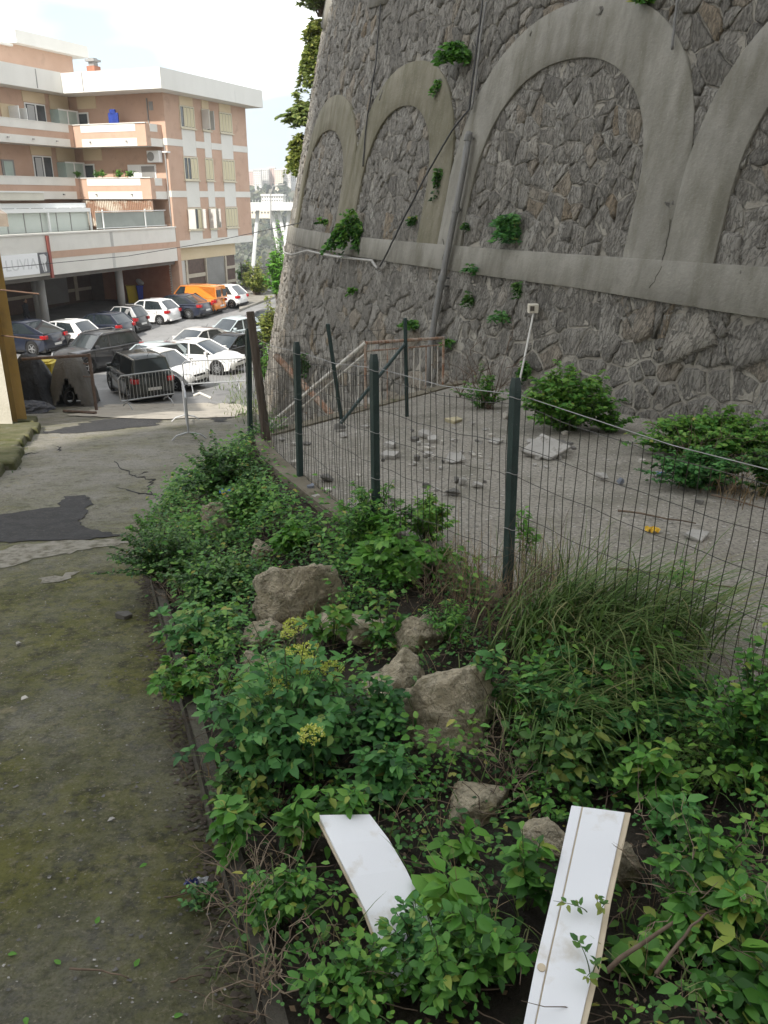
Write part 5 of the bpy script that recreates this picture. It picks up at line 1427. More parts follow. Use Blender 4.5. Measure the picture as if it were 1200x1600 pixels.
        for xx in (xb + 1.02 if kind not in ('micro',) else .8, xb - .05, xb - .95 if kind not in ('micro', 'van') else -.6):
            mb.box(xx - .006, xx + .006, s * (hw - .02), s * (hw + .003), .30, S['bz'] - .06)
        mb.build('door_seam', M_BLK, root)
        mb = MB()
        for xx in (xb + .14, xb - .78): mb.box(xx - .09, xx + .09, s * (hw - .03), s * (hw + .022), S['bz'] - .20, S['bz'] - .165)
        mb.build('door_handle', pm, root)
        mb = MB(); mb.box(S['ra'] + ar + .02, S['fa'] - ar - .02, s * (hw - .05), s * (hw + .004), .17, .27); mb.build('rocker', lower or M_BLK, root)
        # lights
        mb = MB(); x0 = -L / 2; mb.box(x0 + .10, x0 + .34, s * (hw - .22), s * (hw - .012), S['tz'] - .26, S['tz'] - .08); mb.box(x0 + .03, x0 + .2, s * (hw - .30), s * (hw - .08), S['tz'] - .26, S['tz'] - .08)
        bevel(mb.build('tail_light', M_TAIL, root), .02)
        mb = MB(); x1 = L / 2; mb.add([(x1 - .55, s * (hw - .02), S['hz'] - .03), (x1 - .55, s * (hw - .02), S['hz'] - .15), (x1 - .16, s * (hw - .12), S['hz'] - .20), (x1 - .045, s * (hw - .36), S['hz'] - .20), (x1 - .10, s * (hw - .36), S['hz'] - .06), (x1 - .22, s * (hw - .14), S['hz'] - .03)], [(0, 1, 2, 5), (5, 2, 3, 4), (5, 2, 1, 0), (4, 3, 2, 5)])
        sol = mb.build('headlight', M_HEAD, root); sd = sol.modifiers.new('s', 'SOLIDIFY'); sd.thickness = .05; sd.offset = 0
        if rails:
            MB().tube([(S['rf'] - .1, s * (wr - .04), ht), (S['rf'] - .25, s * (wr - .04), ht + .06), (S['rr'] + .2, s * (wr - .05), ht + .05), (S['rr'] + .05, s * (wr - .05), ht - .02)], .022, 6).build('roof_rail', M_CHROME, root)
    # roof skin
    V = []; Fq = []
    for i in (1, 2, 3):
        x, z, w = rows[i]
        for t in (-1, -.5, 0, .5, 1): V.append((x, w * t * 1.01, z + .014 + .03 * (1 - t * t)))
    for i in range(2):
        for t in range(4): a = i * 5 + t; Fq.append((a, a + 1, a + 6, a + 5))
    mb = MB(); mb.add(V, Fq); ro = mb.build('roof', roofm or pm, root, smooth=True); sd = ro.modifiers.new('s', 'SOLIDIFY'); sd.thickness = .03; sd.offset = -1
    # bumper details
    mb = MB(); mb.box(L / 2 - .1, L / 2 + .004, -hw * .55, hw * .55, .30, .42); mb.box(L / 2 - .12, L / 2 - .005, -hw * .42, hw * .42, S['hz'] - .2, S['hz'] - .12); mb.build('grille', M_BLK, root)
    mb = MB(); mb.box(-L / 2 - .004, -L / 2 + .2, -hw * .7, hw * .7, .26, .36); mb.build('bumper_strip', lower or M_BLK, root)
    mb = MB(); mb.box(-L / 2 - .012, -L / 2 + .06, -.26, .26, .50, .61); mb.build('number_plate', M_PLATE, root)
    mb = MB(); mb.box(L / 2 - .06, L / 2 + .01, -.26, .26, .42, .53); mb.build('number_plate', M_PLATE, root)
    MB().tube([(S['rr'] + .25, 0, ht + .03), (S['rr'] + .05, 0, ht + .18)], .008, 5).build('aerial', M_BLK, root)
    me1, me2, me3 = wheel_meshes(r, rim)
    for ax_ in (S['fa'], S['ra']):
        for s in (1, -1):
            w_ = link_mesh('wheel', me3, root); w_.location = (ax_, s * (hw - .10), r); w_.rotation_euler = (0, random.uniform(0, 1), 0)
            link_mesh('tyre', me1, w_); link_mesh('rim', me2, w_)
    if kind == 'van':
        mb = MB(); mb.box(-2.11, -2.085, -.012, .012, .45, H - .12); mb.build('door_seam', M_BLK, root)
        for s in (1, -1):
            mb = MB(); mb.box(-2.12, -2.085, s * .12, s * .62, 1.15, 1.6); mb.build('rear_window', M_CGL, root)
    return root
PZ = EYE - 6.6
CAR_SCALE = .95
def place_rear(px, py, S, hd, side):
    """location so that the rear wheel on the viewer's side stands at the pixel"""
    p = hit(px, py, lane_z, 10); h = Vector((hd[0], hd[1], 0)).normalized(); left = Vector((-h.y, h.x, 0))
    return p - h * S['ra'] - left * side * (S['W'] / 2 - .1)
def place_front(px, py, S, hd, side):
    p = hit(px, py, lane_z, 10); h = Vector((hd[0], hd[1], 0)).normalized(); left = Vector((-h.y, h.x, 0))
    return p - h * S['fa'] - left * side * (S['W'] / 2 - .1)
HA = (-.90, .30)
white = paint('white', (.66, .66, .65)); navy = paint('navy', (.012, .016, .03)); black = paint('black', (.012, .012, .013)); grey = paint('dark_grey', (.035, .036, .040)); silver = paint('silver', (.44, .47, .48), .35)
ltblue = paint('pale_blue_silver', (.45, .52, .54), .2); orange = paint('orange', (.62, .20, .025)); pearl = paint('pearl_grey', (.55, .55, .54), .1); dkgreen = paint('green_black', (.016, .021, .020))
car('coupe_suv', navy, place_rear(54, 556, SPEC['coupe_suv'], HA, 1), HA, 'dark navy crossover with sloping rear roof, nearest to the yellow pilaster', 'five')
car('hatch', white, place_rear(118, 548, SPEC['hatch'], HA, 1), HA, 'white hatchback with dark side windows between the navy crossover and navy hatchback', 'five', cpill=.3)
car('hatch', navy, place_rear(176, 533, SPEC['hatch'], HA, 1), HA, 'dark navy hatchback parked beside the tiny black and silver car', 'five')
car('micro', black, place_rear(209, 522, SPEC['micro'], HA, 1), HA, 'tiny black two seater with silver frame around its door', 'ten', trim=paint('frame_silver', (.5, .5, .5), .3))
car('hatch', white, place_rear(252, 508, SPEC['hatch'], HA, 1), HA, 'white five door hatchback with tall rear lights next to the two seater', 'cap', cpill=.2, lower=white)
car('sedan', navy, place_rear(297, 499, SPEC['sedan'], HA, 1), HA, 'dark blue saloon with chrome window line beside the orange van', 'ten')
car('van', orange, place_rear(325, 492, SPEC['van'], HA, 1), HA, 'orange panel van parked in the back row', 'cap', name='panel_van', cat='van')
car('small', white, place_rear(364, 482, SPEC['small'], HA, 1), HA, 'small rounded white car at the far end of the back row', 'five', cpill=.3)
CAR_SCALE = .9
HB = (-.52, -.85)
car('suv', grey, place_front(137, 585, SPEC['suv'], HB, 1) , HB, 'dark grey estate off-roader with silver roof rails facing the covered scooters', 'five', rails=True)
car('hatch', ltblue, hit(236, 588, lane_z, 10), (-.58, -.75), 'pale blue silver hatchback behind the white saloon roof', 'cap')
car('sedan', pearl, hit(310, 556, lane_z, 10), (-.50, -.80), 'pearl grey saloon with large windscreen in the middle of the car park', 'ten')
car('fast', black, hit(362, 566, lane_z, 10), (-.42, -.86), 'glossy black hatchback facing the viewer beside the pearl grey saloon', 'ten')
car('hatch', ltblue, hit(366, 537, lane_z, 10), (-.55, -.8), 'pale silver hatchback behind the glossy black hatchback', 'cap')
car('fast', grey, hit(420, 522, lane_z, 10), (-.4, -.9), 'dark grey car half hidden by the bushes at the bastion foot', 'five')
car('fast', white, place_front(344, 587, SPEC['fast'], (.93, -.30), -1), (.93, -.30), 'sporty white hatchback with black alloy pattern nearest the grassy kerb', 'ten')
car('hatch', white, place_front(278, 612, SPEC['hatch'], (.86, -.42), -1), (.86, -.42), 'white hatchback with dark lower grille behind the crowd barriers', 'five')
car('mpv', dkgreen, place_rear(204, 629, SPEC['mpv'], (-.55, .83), 1), (-.55, .83), 'blackish people carrier with red rear lights behind the crowd barrier', 'five', cpill=.25)

# ------------------------------------------------------------------ person in the porch
pp_ = hit(45, 516, lane_z, 10); pr_ = empty('person', tuple(pp_), 0, 'person in dark clothes walking through the open porch behind the navy crossover', 'person')
def skin(name, verts, edges, rad, m, root_i=0, parent=None, lev=2):
    me = bpy.data.meshes.new(name); me.from_pydata(verts, edges, []); o = link_mesh(name, me, parent)
    sm = o.modifiers.new('skin', 'SKIN'); o.modifiers.new('sub', 'SUBSURF').levels = lev; o.modifiers['sub'].render_levels = lev
    for i, v in enumerate(me.skin_vertices[0].data): v.radius = rad[i] if isinstance(rad[i], tuple) else (rad[i], rad[i]); v.use_root = (i == root_i)
    me.materials.append(m); return o
vb = [(0, 0, .95), (.0, 0, 1.15), (.01, 0, 1.38), (.03, 0, 1.50), (.05, 0, 1.57),
      (0, .17, 1.41), (-.10, .24, 1.15), (.02, .25, .92), (.02, -.17, 1.41), (.14, -.24, 1.16), (.28, -.22, .98),
      (0, .10, .90), (.20, .10, .50), (.12, .10, .08), (.24, .10, .03), (0, -.10, .90), (-.08, -.10, .48), (-.34, -.10, .14), (-.28, -.10, .03), (.06, 0, 1.66), (.06, 0, 1.74)]
eb = [(0, 1), (1, 2), (2, 3), (3, 4), (4, 19), (19, 20), (2, 5), (5, 6), (6, 7), (2, 8), (8, 9), (9, 10), (0, 11), (11, 12), (12, 13), (13, 14), (0, 15), (15, 16), (16, 17), (17, 18)]
rbq = [(.15, .12), (.14, .11), (.16, .11), .06, .07, .07, .05, .035, .07, .05, .035, .10, .065, .045, .04, .10, .065, .045, .04, .085, .06]
M_CLO = mat('dark_clothes', (.02, .022, .03), (.035, .037, .045), 8, .9)
bdy = skin('body', vb, eb, rbq, M_CLO, 0, pr_)
pr_.rotation_euler = (0, 0, R(-20))
M_SKIN = mat('skin', (.32, .19, .13), (.36, .22, .15), 9, .6)
bm = bmesh.new(); bmesh.ops.create_icosphere(bm, subdivisions=3, radius=1)
for v in bm.verts: v.co = Vector((v.co.x * .105 + (.015 if v.co.x > .9 else 0), v.co.y * .082, v.co.z * .125))
me = bpy.data.meshes.new('head'); bm.to_mesh(me); bm.free(); me.materials.append(M_SKIN); o = link_mesh('head', me, pr_); o.location = (.065, 0, 1.655)
bm = bmesh.new(); bmesh.ops.create_icosphere(bm, subdivisions=3, radius=1); bmesh.ops.delete(bm, geom=[v for v in bm.verts if v.co.z < -.1 and v.co.x > -.2 or v.co.x > .62], context='VERTS')
for v in bm.verts: v.co = Vector((v.co.x * .115, v.co.y * .092, v.co.z * .132))
me = bpy.data.meshes.new('hair'); bm.to_mesh(me); bm.free(); me.materials.append(M_BLK); o = link_mesh('hair', me, pr_); o.location = (.055, 0, 1.665)
# bins in the porch
def bin_(px, py, m, lidm, label, w=.9, h=1.15):
    p = hit(px, py, lane_z, 10); root = empty('wheeled_bin', tuple(p), R(20), label, 'bin')
    mb = MB(); V = [(x * k, y * k, z) for z, k in ((.06, .82), (h, 1)) for x, y in ((-w / 2, -.35), (w / 2, -.35), (w / 2, .35), (-w / 2, .35))]
    mb.add(V, [(0, 1, 5, 4), (1, 2, 6, 5), (2, 3, 7, 6), (3, 0, 4, 7), (0, 3, 2, 1), (4, 5, 6, 7)]); bevel(mb.build('bin_body', m, root), .03)
    mb = MB(); mb.box(-w / 2 - .03, w / 2 + .03, -.4, .4, h, h + .08); bevel(mb.build('lid', lidm, root), .03)
    for s in (-1, 1): MB().tube([(s * w * .35 - .04, .3, .1), (s * w * .35 + .04, .3, .1)], .1, 10).build('wheel', M_TYRE, root)
M_BLUE = mat('blue_plastic', (.012, .03, .30), (.015, .04, .36), 4, .5)
bin_(210, 474, M_YBIN, M_YBIN, 'yellow bin standing in the dark porch behind the white hatchback'); bin_(226, 474, M_BLUE, M_BLUE, 'blue bin beside the yellow bin in the dark porch')
p = hit(226, 474, lane_z, 10); me = bpy.data.meshes.new('refuse_sack'); bm = bmesh.new(); bmesh.ops.create_icosphere(bm, subdivisions=3, radius=.42)
for v in bm.verts: v.co *= 1 + .2 * mnoise.noise(v.co * 3); v.co.z *= .7
bm.to_mesh(me); bm.free(); me.materials.append(mat('white_sack', (.45, .46, .46), (.36, .37, .37), 3, .5)); o = link_mesh('refuse_sack', me); o.location = p + Vector((0, 0, 1.45)); tag(o, 'pale refuse sack heaped on top of the blue bin', 'sack')

# ------------------------------------------------------------------ railing at the end of the car park
eg = empty('end_railing', tuple(at(402, 458, 6.6)), 0, 'tall dark metal railing closing the far end of the car park', 'fence')
M_BAR = mat('brown_bar_paint', (.06, .055, .045), (.10, .09, .07), 5, .7)
A, B = at(379, 455, 6.75), at(428, 462, 6.75); d = (B - A); n = 26
for i in range(n + 1):
    q = A + d * (i / n); under(eg, MB().tube([q, q + Vector((0, 0, 2.0 if i % 13 else 2.15))], .022 if i % 13 else .045, 5).build('bar', M_BAR))
for z in (.25, 1.8): under(eg, MB().tube([A + Vector((0, 0, z)), B + Vector((0, 0, z))], .025, 5).build('rail', M_BAR))
kk = MB(); A2, B2 = at(374, 487, 6.85), at(430, 466, 6.8); kk.add([A2 + Vector((0, 0, -.1)), B2 + Vector((0, 0, -.1)), B2 + Vector((0, 0, .14)), A2 + Vector((0, 0, .14)), B + Vector((.5, .3, .14)), A + Vector((-.3, .3, .14))], [(0, 1, 2, 3), (3, 2, 4, 5)])
tag(kk.build('pavement', M_CONC), kind='structure')

# overhead wire crossing in front of the building
o = MB().tube([aty(-10, 420, 30), aty(200, 400, 33), aty(330, 378, 36), aty(470, 348, 24)], .012, 5).build('overhead_wire', M_DARKCABLE, origin=tuple(aty(200, 400, 33))); tag(o, 'thin black overhead wire crossing in front of the salmon building', 'wire')

# ------------------------------------------------------------------ viaduct and far town
M_VIA = mat('white_viaduct', (.62, .62, .61), (.55, .55, .54), .05, .85)
via = empty('viaduct', tuple(aty(425, 380, 330)), 0, 'white road viaduct on slanting legs across the valley', 'bridge')
def vb_(name, boxes_or_mb, m=M_VIA): return under(via, boxes_or_mb.build(name, m))
l, r_ = aty(340, 321, 330), aty(520, 321, 330)
mb = MB(); mb.box(l.x, r_.x, 324, 336, l.z - 1.7, l.z); vb_('deck', mb)
mb = MB(); mb.box(l.x, r_.x, 323.9, 324.1, l.z + .02, l.z + 1.1); vb_('parapet', mb)
mb = MB()
for i in range(40): x = l.x + (r_.x - l.x) * i / 40; mb.box(x, x + .12, 323.95, 324.05, l.z + 1.1, l.z + 2.0)
vb_('railing', mb)['kind'] = 'stuff'
for a, b in (((403, 326), (398, 386)), ((424, 326), (435, 390)), ((434, 326), (446, 376)), ((452, 326), (446, 388))):
    p, q = aty(*a, 329), aty(*b, 329); mb = MB(); mb.tube([p, q + (q - p) * .9], .75, 6); vb_('leg', mb)
p, q = aty(422, 322, 300), aty(423, 303, 300)
o = MB().tube([p - Vector((0, 0, 6)), q, aty(427, 291, 300), aty(445, 288, 300)], .25, 6).build('street_lamp', M_GREYSH, origin=tuple(p)); tag(o, 'tall thin street lamp with a long curved arm on the viaduct', 'street lamp')
def far_house(xp0, xp1, yt, yb_, dist, m, label, floors, bays, roof=None):
    a = aty(xp0, yb_, dist); b = aty(xp1, yt, dist); root = empty('far_apartment_block', (a.x, dist, a.z), 0, label, 'building', 'apartment blocks across the valley')
    mb = MB(); dep = (b.x - a.x) * .8 + 4; mb.box(a.x, b.x, dist, dist + dep, a.z - (14 if dist > 600 else 2), b.z); under(root, mb.build('wall', m))
    mb = MB(); mb.box(a.x - .4, b.x + .4, dist - .4, dist + dep + .4, b.z, b.z + .9); under(root, mb.build('roof', roof or M_FASC))
    mb = MB(); w = (b.x - a.x) / bays; h = (b.z - a.z) / floors
    for i in range(bays):
        for j in range(floors): mb.box(a.x + w * (i + .28), a.x + w * (i + .72), dist - .15, dist - .02, a.z + h * (j + .3), a.z + h * (j + .8))
    o = under(root, mb.build('windows', M_GLASS)); o['kind'] = 'stuff'
fw = mat('far_white', (.62, .60, .57), (.56, .54, .51), .02, .9); fp = mat('far_pink', (.52, .36, .31), (.56, .40, .34), .02, .9); fg = mat('far_grey', (.42, .42, .42), (.47, .46, .45), .02, .9); fy = mat('far_cream', (.58, .52, .42), (.62, .56, .46), .02, .9)
far_house(386, 396, 268, 288, 860, fp, 'pink apartment block farthest along the hill beside the salmon building', 7, 4)
far_house(396.5, 407, 266, 290, 850, fw, 'white apartment block with a blue grey roof on the far hill', 7, 4, fg)
far_house(408, 419, 265, 288, 870, fw, 'plain white apartment block third along the far hill', 8, 4)
far_house(420, 429, 263, 285, 880, fp, 'narrow pink apartment block between white blocks on the far hill', 8, 3)
far_house(430, 441, 266, 288, 860, fy, 'cream apartment block on the far hill above the street lamp arm', 8, 4)
far_house(442, 453, 264, 286, 870, fw, 'white apartment block with grey bays on the far hill near the bushes', 8, 5)
far_house(454, 466, 262, 284, 880, fg, 'grey apartment block on the far hill next to the bastion', 8, 4)
far_house(375, 385, 271, 288, 900, fg, 'grey apartment block on the far hill hidden by the salmon building', 6, 4)
far_house(409, 442, 306, 316, 480, fw, 'long low white block standing just beyond the viaduct deck', 2, 9)
far_house(392, 421, 324, 335, 470, fy, 'low cream house seen beneath the viaduct deck', 2, 6)
# ------------------------------------------------------------------ rubble on the terrace
M_SLABR = mat('broken_plaster', (.33, .315, .29), (.42, .40, .37), 4, .95, bump=.012, bscale=25, c3=(.20, .185, .16), s3=9)
M_SLABY = mat('yellowish_plaster', (.42, .37, .24), (.35, .31, .2), 4, .95)
M_SLABD = mat('dark_rubble', (.12, .115, .105), (.19, .18, .165), 5, .95, bump=.02, bscale=18)
M_SLABB = mat('blue_grey_stone', (.16, .18, .22), (.24, .25, .28), 5, .9, bump=.02, bscale=18)
M_SLABW = mat('whitish_stone', (.50, .47, .42), (.42, .39, .34), 5, .9, bump=.02, bscale=12)
def chunk(px, py, wpx, thk, m, label, seed, group=None, tilt=(0, 0), aspect=.8, name='broken_slab', cat='rubble'):
    p = hit(px, py); zc = zc_of(p); w = wpx / FPX * zc; r_ = random.Random(seed)
    n = r_.randint(4, 6); rot = r_.uniform(0, 6); V = []; h = thk
    ring = []
    for i in range(n):
        a = 2 * math.pi * i / n + r_.uniform(-.25, .25); k = r_.uniform(.34, .66)
        ring.append((w * k * math.cos(a), w * aspect * 1.3 * k * math.sin(a)))
    for (z, k) in ((0, .92), (h * .8, 1.0), (h, .95)):
        for x, y in ring: V.append((x * k + r_.uniform(-.004, .004), y * k, z + r_.uniform(-.22, .22) * h))
    V.append((0, 0, h * 1.03)); Fq = []
    for l in range(2):
        for i in range(n): j = (i + 1) % n; Fq.append((l * n + i, l * n + j, (l + 1) * n + j, (l + 1) * n + i))
    for i in range(n): Fq.append((2 * n + i, 2 * n + (i + 1) % n, 3 * n))
    me = bpy.data.meshes.new(name)
    if thk >= .07:      # lumps: angular broken pieces
        bm = bmesh.new()
        for _ in range(15):
            q = Vector((r_.gauss(0, 1), r_.gauss(0, 1), r_.gauss(0, 1))).normalized() * r_.uniform(.75, 1)
            bm.verts.new((q.x * w * .52, q.y * w * .52 * aspect * 1.2, h * .45 + q.z * h * .6))
        bmesh.ops.convex_hull(bm, input=bm.verts[:]); bmesh.ops.delete(bm, geom=[v for v in bm.verts if not v.link_faces], context='VERTS'); bm.to_mesh(me); bm.free()
    else: me.from_pydata(V, [], Fq)
    me.materials.append(m)
    o = link_mesh(name, me); o.location = p + Vector((0, 0, .0 + abs(tilt[0]) * w * .4)); o.rotation_euler = (tilt[0], tilt[1], 0)
    return tag(o, label, cat, group)
GR = 'broken plaster on the terrace'
big = [(852, 712, 62, .065, M_SLABR, 'largest pale broken slab tipped up beside the big wall bush', (.35, -.15)), (875, 706, 44, .13, M_SLABD, 'dark lump of rubble leaning against the largest broken slab', (.1, .2)),
       (710, 722, 36, .07, M_SLABR, 'ribbed pale slab with a broken dark front edge in the middle of the terrace', (.3, 0)), (612, 714, 30, .06, M_SLABR, 'flat slab lying just past the second green post with a dark underside', (0, 0)),
       (711, 659, 30, .05, M_SLABY, 'yellowish flat slab at the back of the terrace', (0, .1)), (664, 682, 26, .06, M_SLABR, 'pale slab overlapping its dark neighbour near the thin back post', (.1, .2)),
       (677, 690, 18, .06, M_SLABR, 'squarish slab right beside the overlapping pair of slabs', (.1, -.2)), (647, 689, 16, .05, M_SLABD, 'small dark slab left of the overlapping pair of slabs', (0, 0)),
       (791, 655, 14, .16, M_SLABW, 'whitish rounded stone beside the green post at the wall bush', (0, 0)), (772, 692, 26, .04, M_SLABR, 'thin flat slab left of the tallest green post', (0, 0)),
       (610, 698, 24, .06, M_SLABR, 'pale flat slab behind the one with a dark underside', (0, 0)), (707, 774, 27, .08, M_SLABD, 'rough grey lump lying nearest the bright bush at the fence', (0, 0)),
       (746, 761, 22, .07, M_SLABR, 'pointed pale lump in the row of rubble at mid terrace', (0, .2)), (722, 757, 14, .09, M_SLABR, 'upright pale lump in the row of rubble at mid terrace', (.2, .2)), (712, 754, 14, .08, M_SLABD, 'rounded dark lump at the start of the rubble row', (0, 0)),
       (530, 674, 22, .12, M_SLABD, 'dark lump at the foot of the diagonal brace', (0, .1)), (537, 684, 17, .09, M_SLABR, 'grey block in front of the dark lump at the brace foot', (0, 0)),
       (511, 752, 26, .12, M_SLABD, 'dark jagged lump near the foot of the first green post', (0, .1)), (486, 766, 15, .06, M_SLABB, 'bluish stone on the terrace edge by the first green post', (0, 0)), (511, 768, 15, .03, M_SLABW, 'whitish flake on the terrace edge below the dark jagged lump', (0, 0)), (495, 779, 17, .03, M_SLABR, 'thin pale flake at the very lip of the terrace edge', (0, 0)),
       (460, 726, 11, .05, M_SLABW, 'small white flake left of the first green post', (0, 0)), (941, 750, 26, .09, M_SLABR, 'grey wedge of plaster alone in front of the wall plants', (0, .2)), (928, 758, 11, .06, M_SLABW, 'small white piece touching the grey wedge of plaster', (0, 0)), (969, 757, 14, .09, M_SLABB, 'bluish upright stone right of the grey wedge of plaster', (.2, 0)),
       (1090, 840, 36, .04, M_SLABR, 'pale flat slab with a dark corner near the fallen branch', (.1, 0)), (1093, 787, 12, .04, M_SLABD, 'small brown chunk below the wall weeds', (0, 0)), (996, 946, 24, .04, M_SLABW, 'white flake in the grass at the terrace edge', (0, 0)),
       (832, 693, 26, .05, M_SLABR, 'flat pale piece just right of the tallest green post', (0, .1)), (571, 669, 20, .04, M_SLABR, 'low pale piece by the railing foot', (0, 0)), (459, 696, 12, .04, M_SLABW, 'whitish piece behind the first green post', (0, 0)), (479, 695, 15, .03, M_SLABD, 'dark thin shard just right of the first green post', (0, .1)), (440, 688, 13, .03, M_SLABR, 'pale shard near the wooden post', (0, 0)), (665, 704, 16, .05, M_SLABW, 'whitish broken corner between the dark slab and the ribbed slab', (0, .2)), (668, 713, 14, .05, M_SLABR, 'pale crumb in front of the whitish broken corner', (0, 0)), (651, 719, 10, .06, M_SLABD, 'small standing chip left of the ribbed slab', (0, 0)), (665, 762, 11, .05, M_SLABD, 'lone brown chip above the bright bush', (0, 0))]
for i, (px, py, w, t, m, l, tl) in enumerate(big): chunk(px, py, w, t, m, l, i * 7 + 3, GR, tl)
for i in range(60):
    u = random.random()
    px, py = (random.gauss(715, 60), random.gauss(705, 32)) if u < .55 else ((random.gauss(880, 40), random.gauss(715, 14)) if u < .85 else (random.uniform(450, 1000), random.uniform(660, 800)))
    if py < 655 or (px > 900 and py < 700): continue
    chunk(px, py, random.uniform(5, 10), random.uniform(.02, .05), random.choice([M_SLABR, M_SLABD, M_SLABR, M_SLABW]), 'small broken plaster crumb scattered on the terrace', 500 + i, GR, (0, random.uniform(-.2, .2)))
def chips(name, n, region, smin, smax, m, zf):
    V = []; Fq = []; c = 0
    while c < n:
        x, y = region()
        if x is None: continue
        z = zf(x, y) + .004; s = random.uniform(smin, smax); a = random.uniform(0, 6.28); k = random.uniform(.4, 1)
        b = len(V)
        for t in range(4):
            q = a + t * math.pi / 2 + random.uniform(-.3, .3); V.append((x + s * math.cos(q), y + s * k * math.sin(q), z + random.uniform(0, .006)))
        V.append((x, y, z + s * .35)); Fq += [(b, b + 1, b + 4), (b + 1, b + 2, b + 4), (b + 2, b + 3, b + 4), (b + 3, b, b + 4)]; c += 1
    o = link_mesh(name, fast_mesh(name, np.array(V), np.array(Fq), m)); return tag(o, kind='stuff')
def reg_terr():
    y = random.uniform(3, 15); x = random.uniform(-1.8, 6); 
    if x < float(edge_x(y)) + .1: return None, None
    return x, y
chips('plaster_crumbs', 2600, reg_terr, .006, .024, M_SLABR, lambda x, y: float(terr_z(y)) + .0)
chips('plaster_dust_flakes', 900, reg_terr, .008, .02, M_SLABW, lambda x, y: float(terr_z(y)) + .0)
def reg_drive():
    y = 1.2 + 14 * random.random() ** 1.6; x = float(kerb_x(y)) - random.random() ** 1.2 * (3.2 + .25 * y)
    return x, y
chips('pale_grit', 1500, reg_drive, .003, .010, M_SLABR, dz)
chips('dark_grit', 2000, reg_drive, .004, .015, M_SLABD, dz)

# ------------------------------------------------------------------ plants
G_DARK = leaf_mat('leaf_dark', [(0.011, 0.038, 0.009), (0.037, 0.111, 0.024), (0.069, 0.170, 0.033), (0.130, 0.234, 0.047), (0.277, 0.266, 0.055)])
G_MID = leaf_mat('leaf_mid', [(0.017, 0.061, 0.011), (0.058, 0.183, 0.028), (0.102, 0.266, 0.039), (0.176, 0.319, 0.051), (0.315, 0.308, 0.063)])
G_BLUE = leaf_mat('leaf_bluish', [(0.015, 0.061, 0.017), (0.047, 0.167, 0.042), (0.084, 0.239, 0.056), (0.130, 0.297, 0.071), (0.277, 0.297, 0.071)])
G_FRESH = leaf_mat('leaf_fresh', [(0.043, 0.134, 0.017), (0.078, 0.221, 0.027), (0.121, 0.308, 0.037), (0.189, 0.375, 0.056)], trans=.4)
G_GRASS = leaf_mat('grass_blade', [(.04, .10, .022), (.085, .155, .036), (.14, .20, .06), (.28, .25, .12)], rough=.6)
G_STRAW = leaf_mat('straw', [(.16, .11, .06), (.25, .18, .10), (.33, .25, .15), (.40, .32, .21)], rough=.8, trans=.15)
G_SKY = leaf_mat('leaf_skylit', [(0.100, 0.149, 0.050), (0.172, 0.243, 0.075), (0.258, 0.324, 0.099), (0.401, 0.432, 0.161)], trans=.5)  # lighter leaf colours, with the backlight of the sky put into them
G_YEL = leaf_mat('leaf_yellowish', [(.10, .14, .03), (.18, .23, .05), (.28, .31, .07), (.38, .38, .12)], trans=.4)
G_FLOWER = leaf_mat('umbel', [(.36, .44, .06), (.52, .58, .10), (.66, .68, .18), (.74, .74, .32)], trans=.3)
M_STEM = mat('green_stem', (.05, .085, .025), (.075, .10, .035), 9, .7)
M_TWIGP = mat('pale_dry_twig', (.16, .12, .085), (.28, .22, .16), 8, .9)
M_TWIG = mat('dry_twig', (.085, .058, .040), (.17, .125, .09), 8, .9)
SINGLES = {}
def single(kind, m):
    k = (kind, m.name)
    if k not in SINGLES: SINGLES[k] = [leaf_single(kind, m, t, 'leaf') for t in (.1, .3, .45, .6, .75, .95)]
    return SINGLES[k]
PLANTS = {}
DENS = 1.45
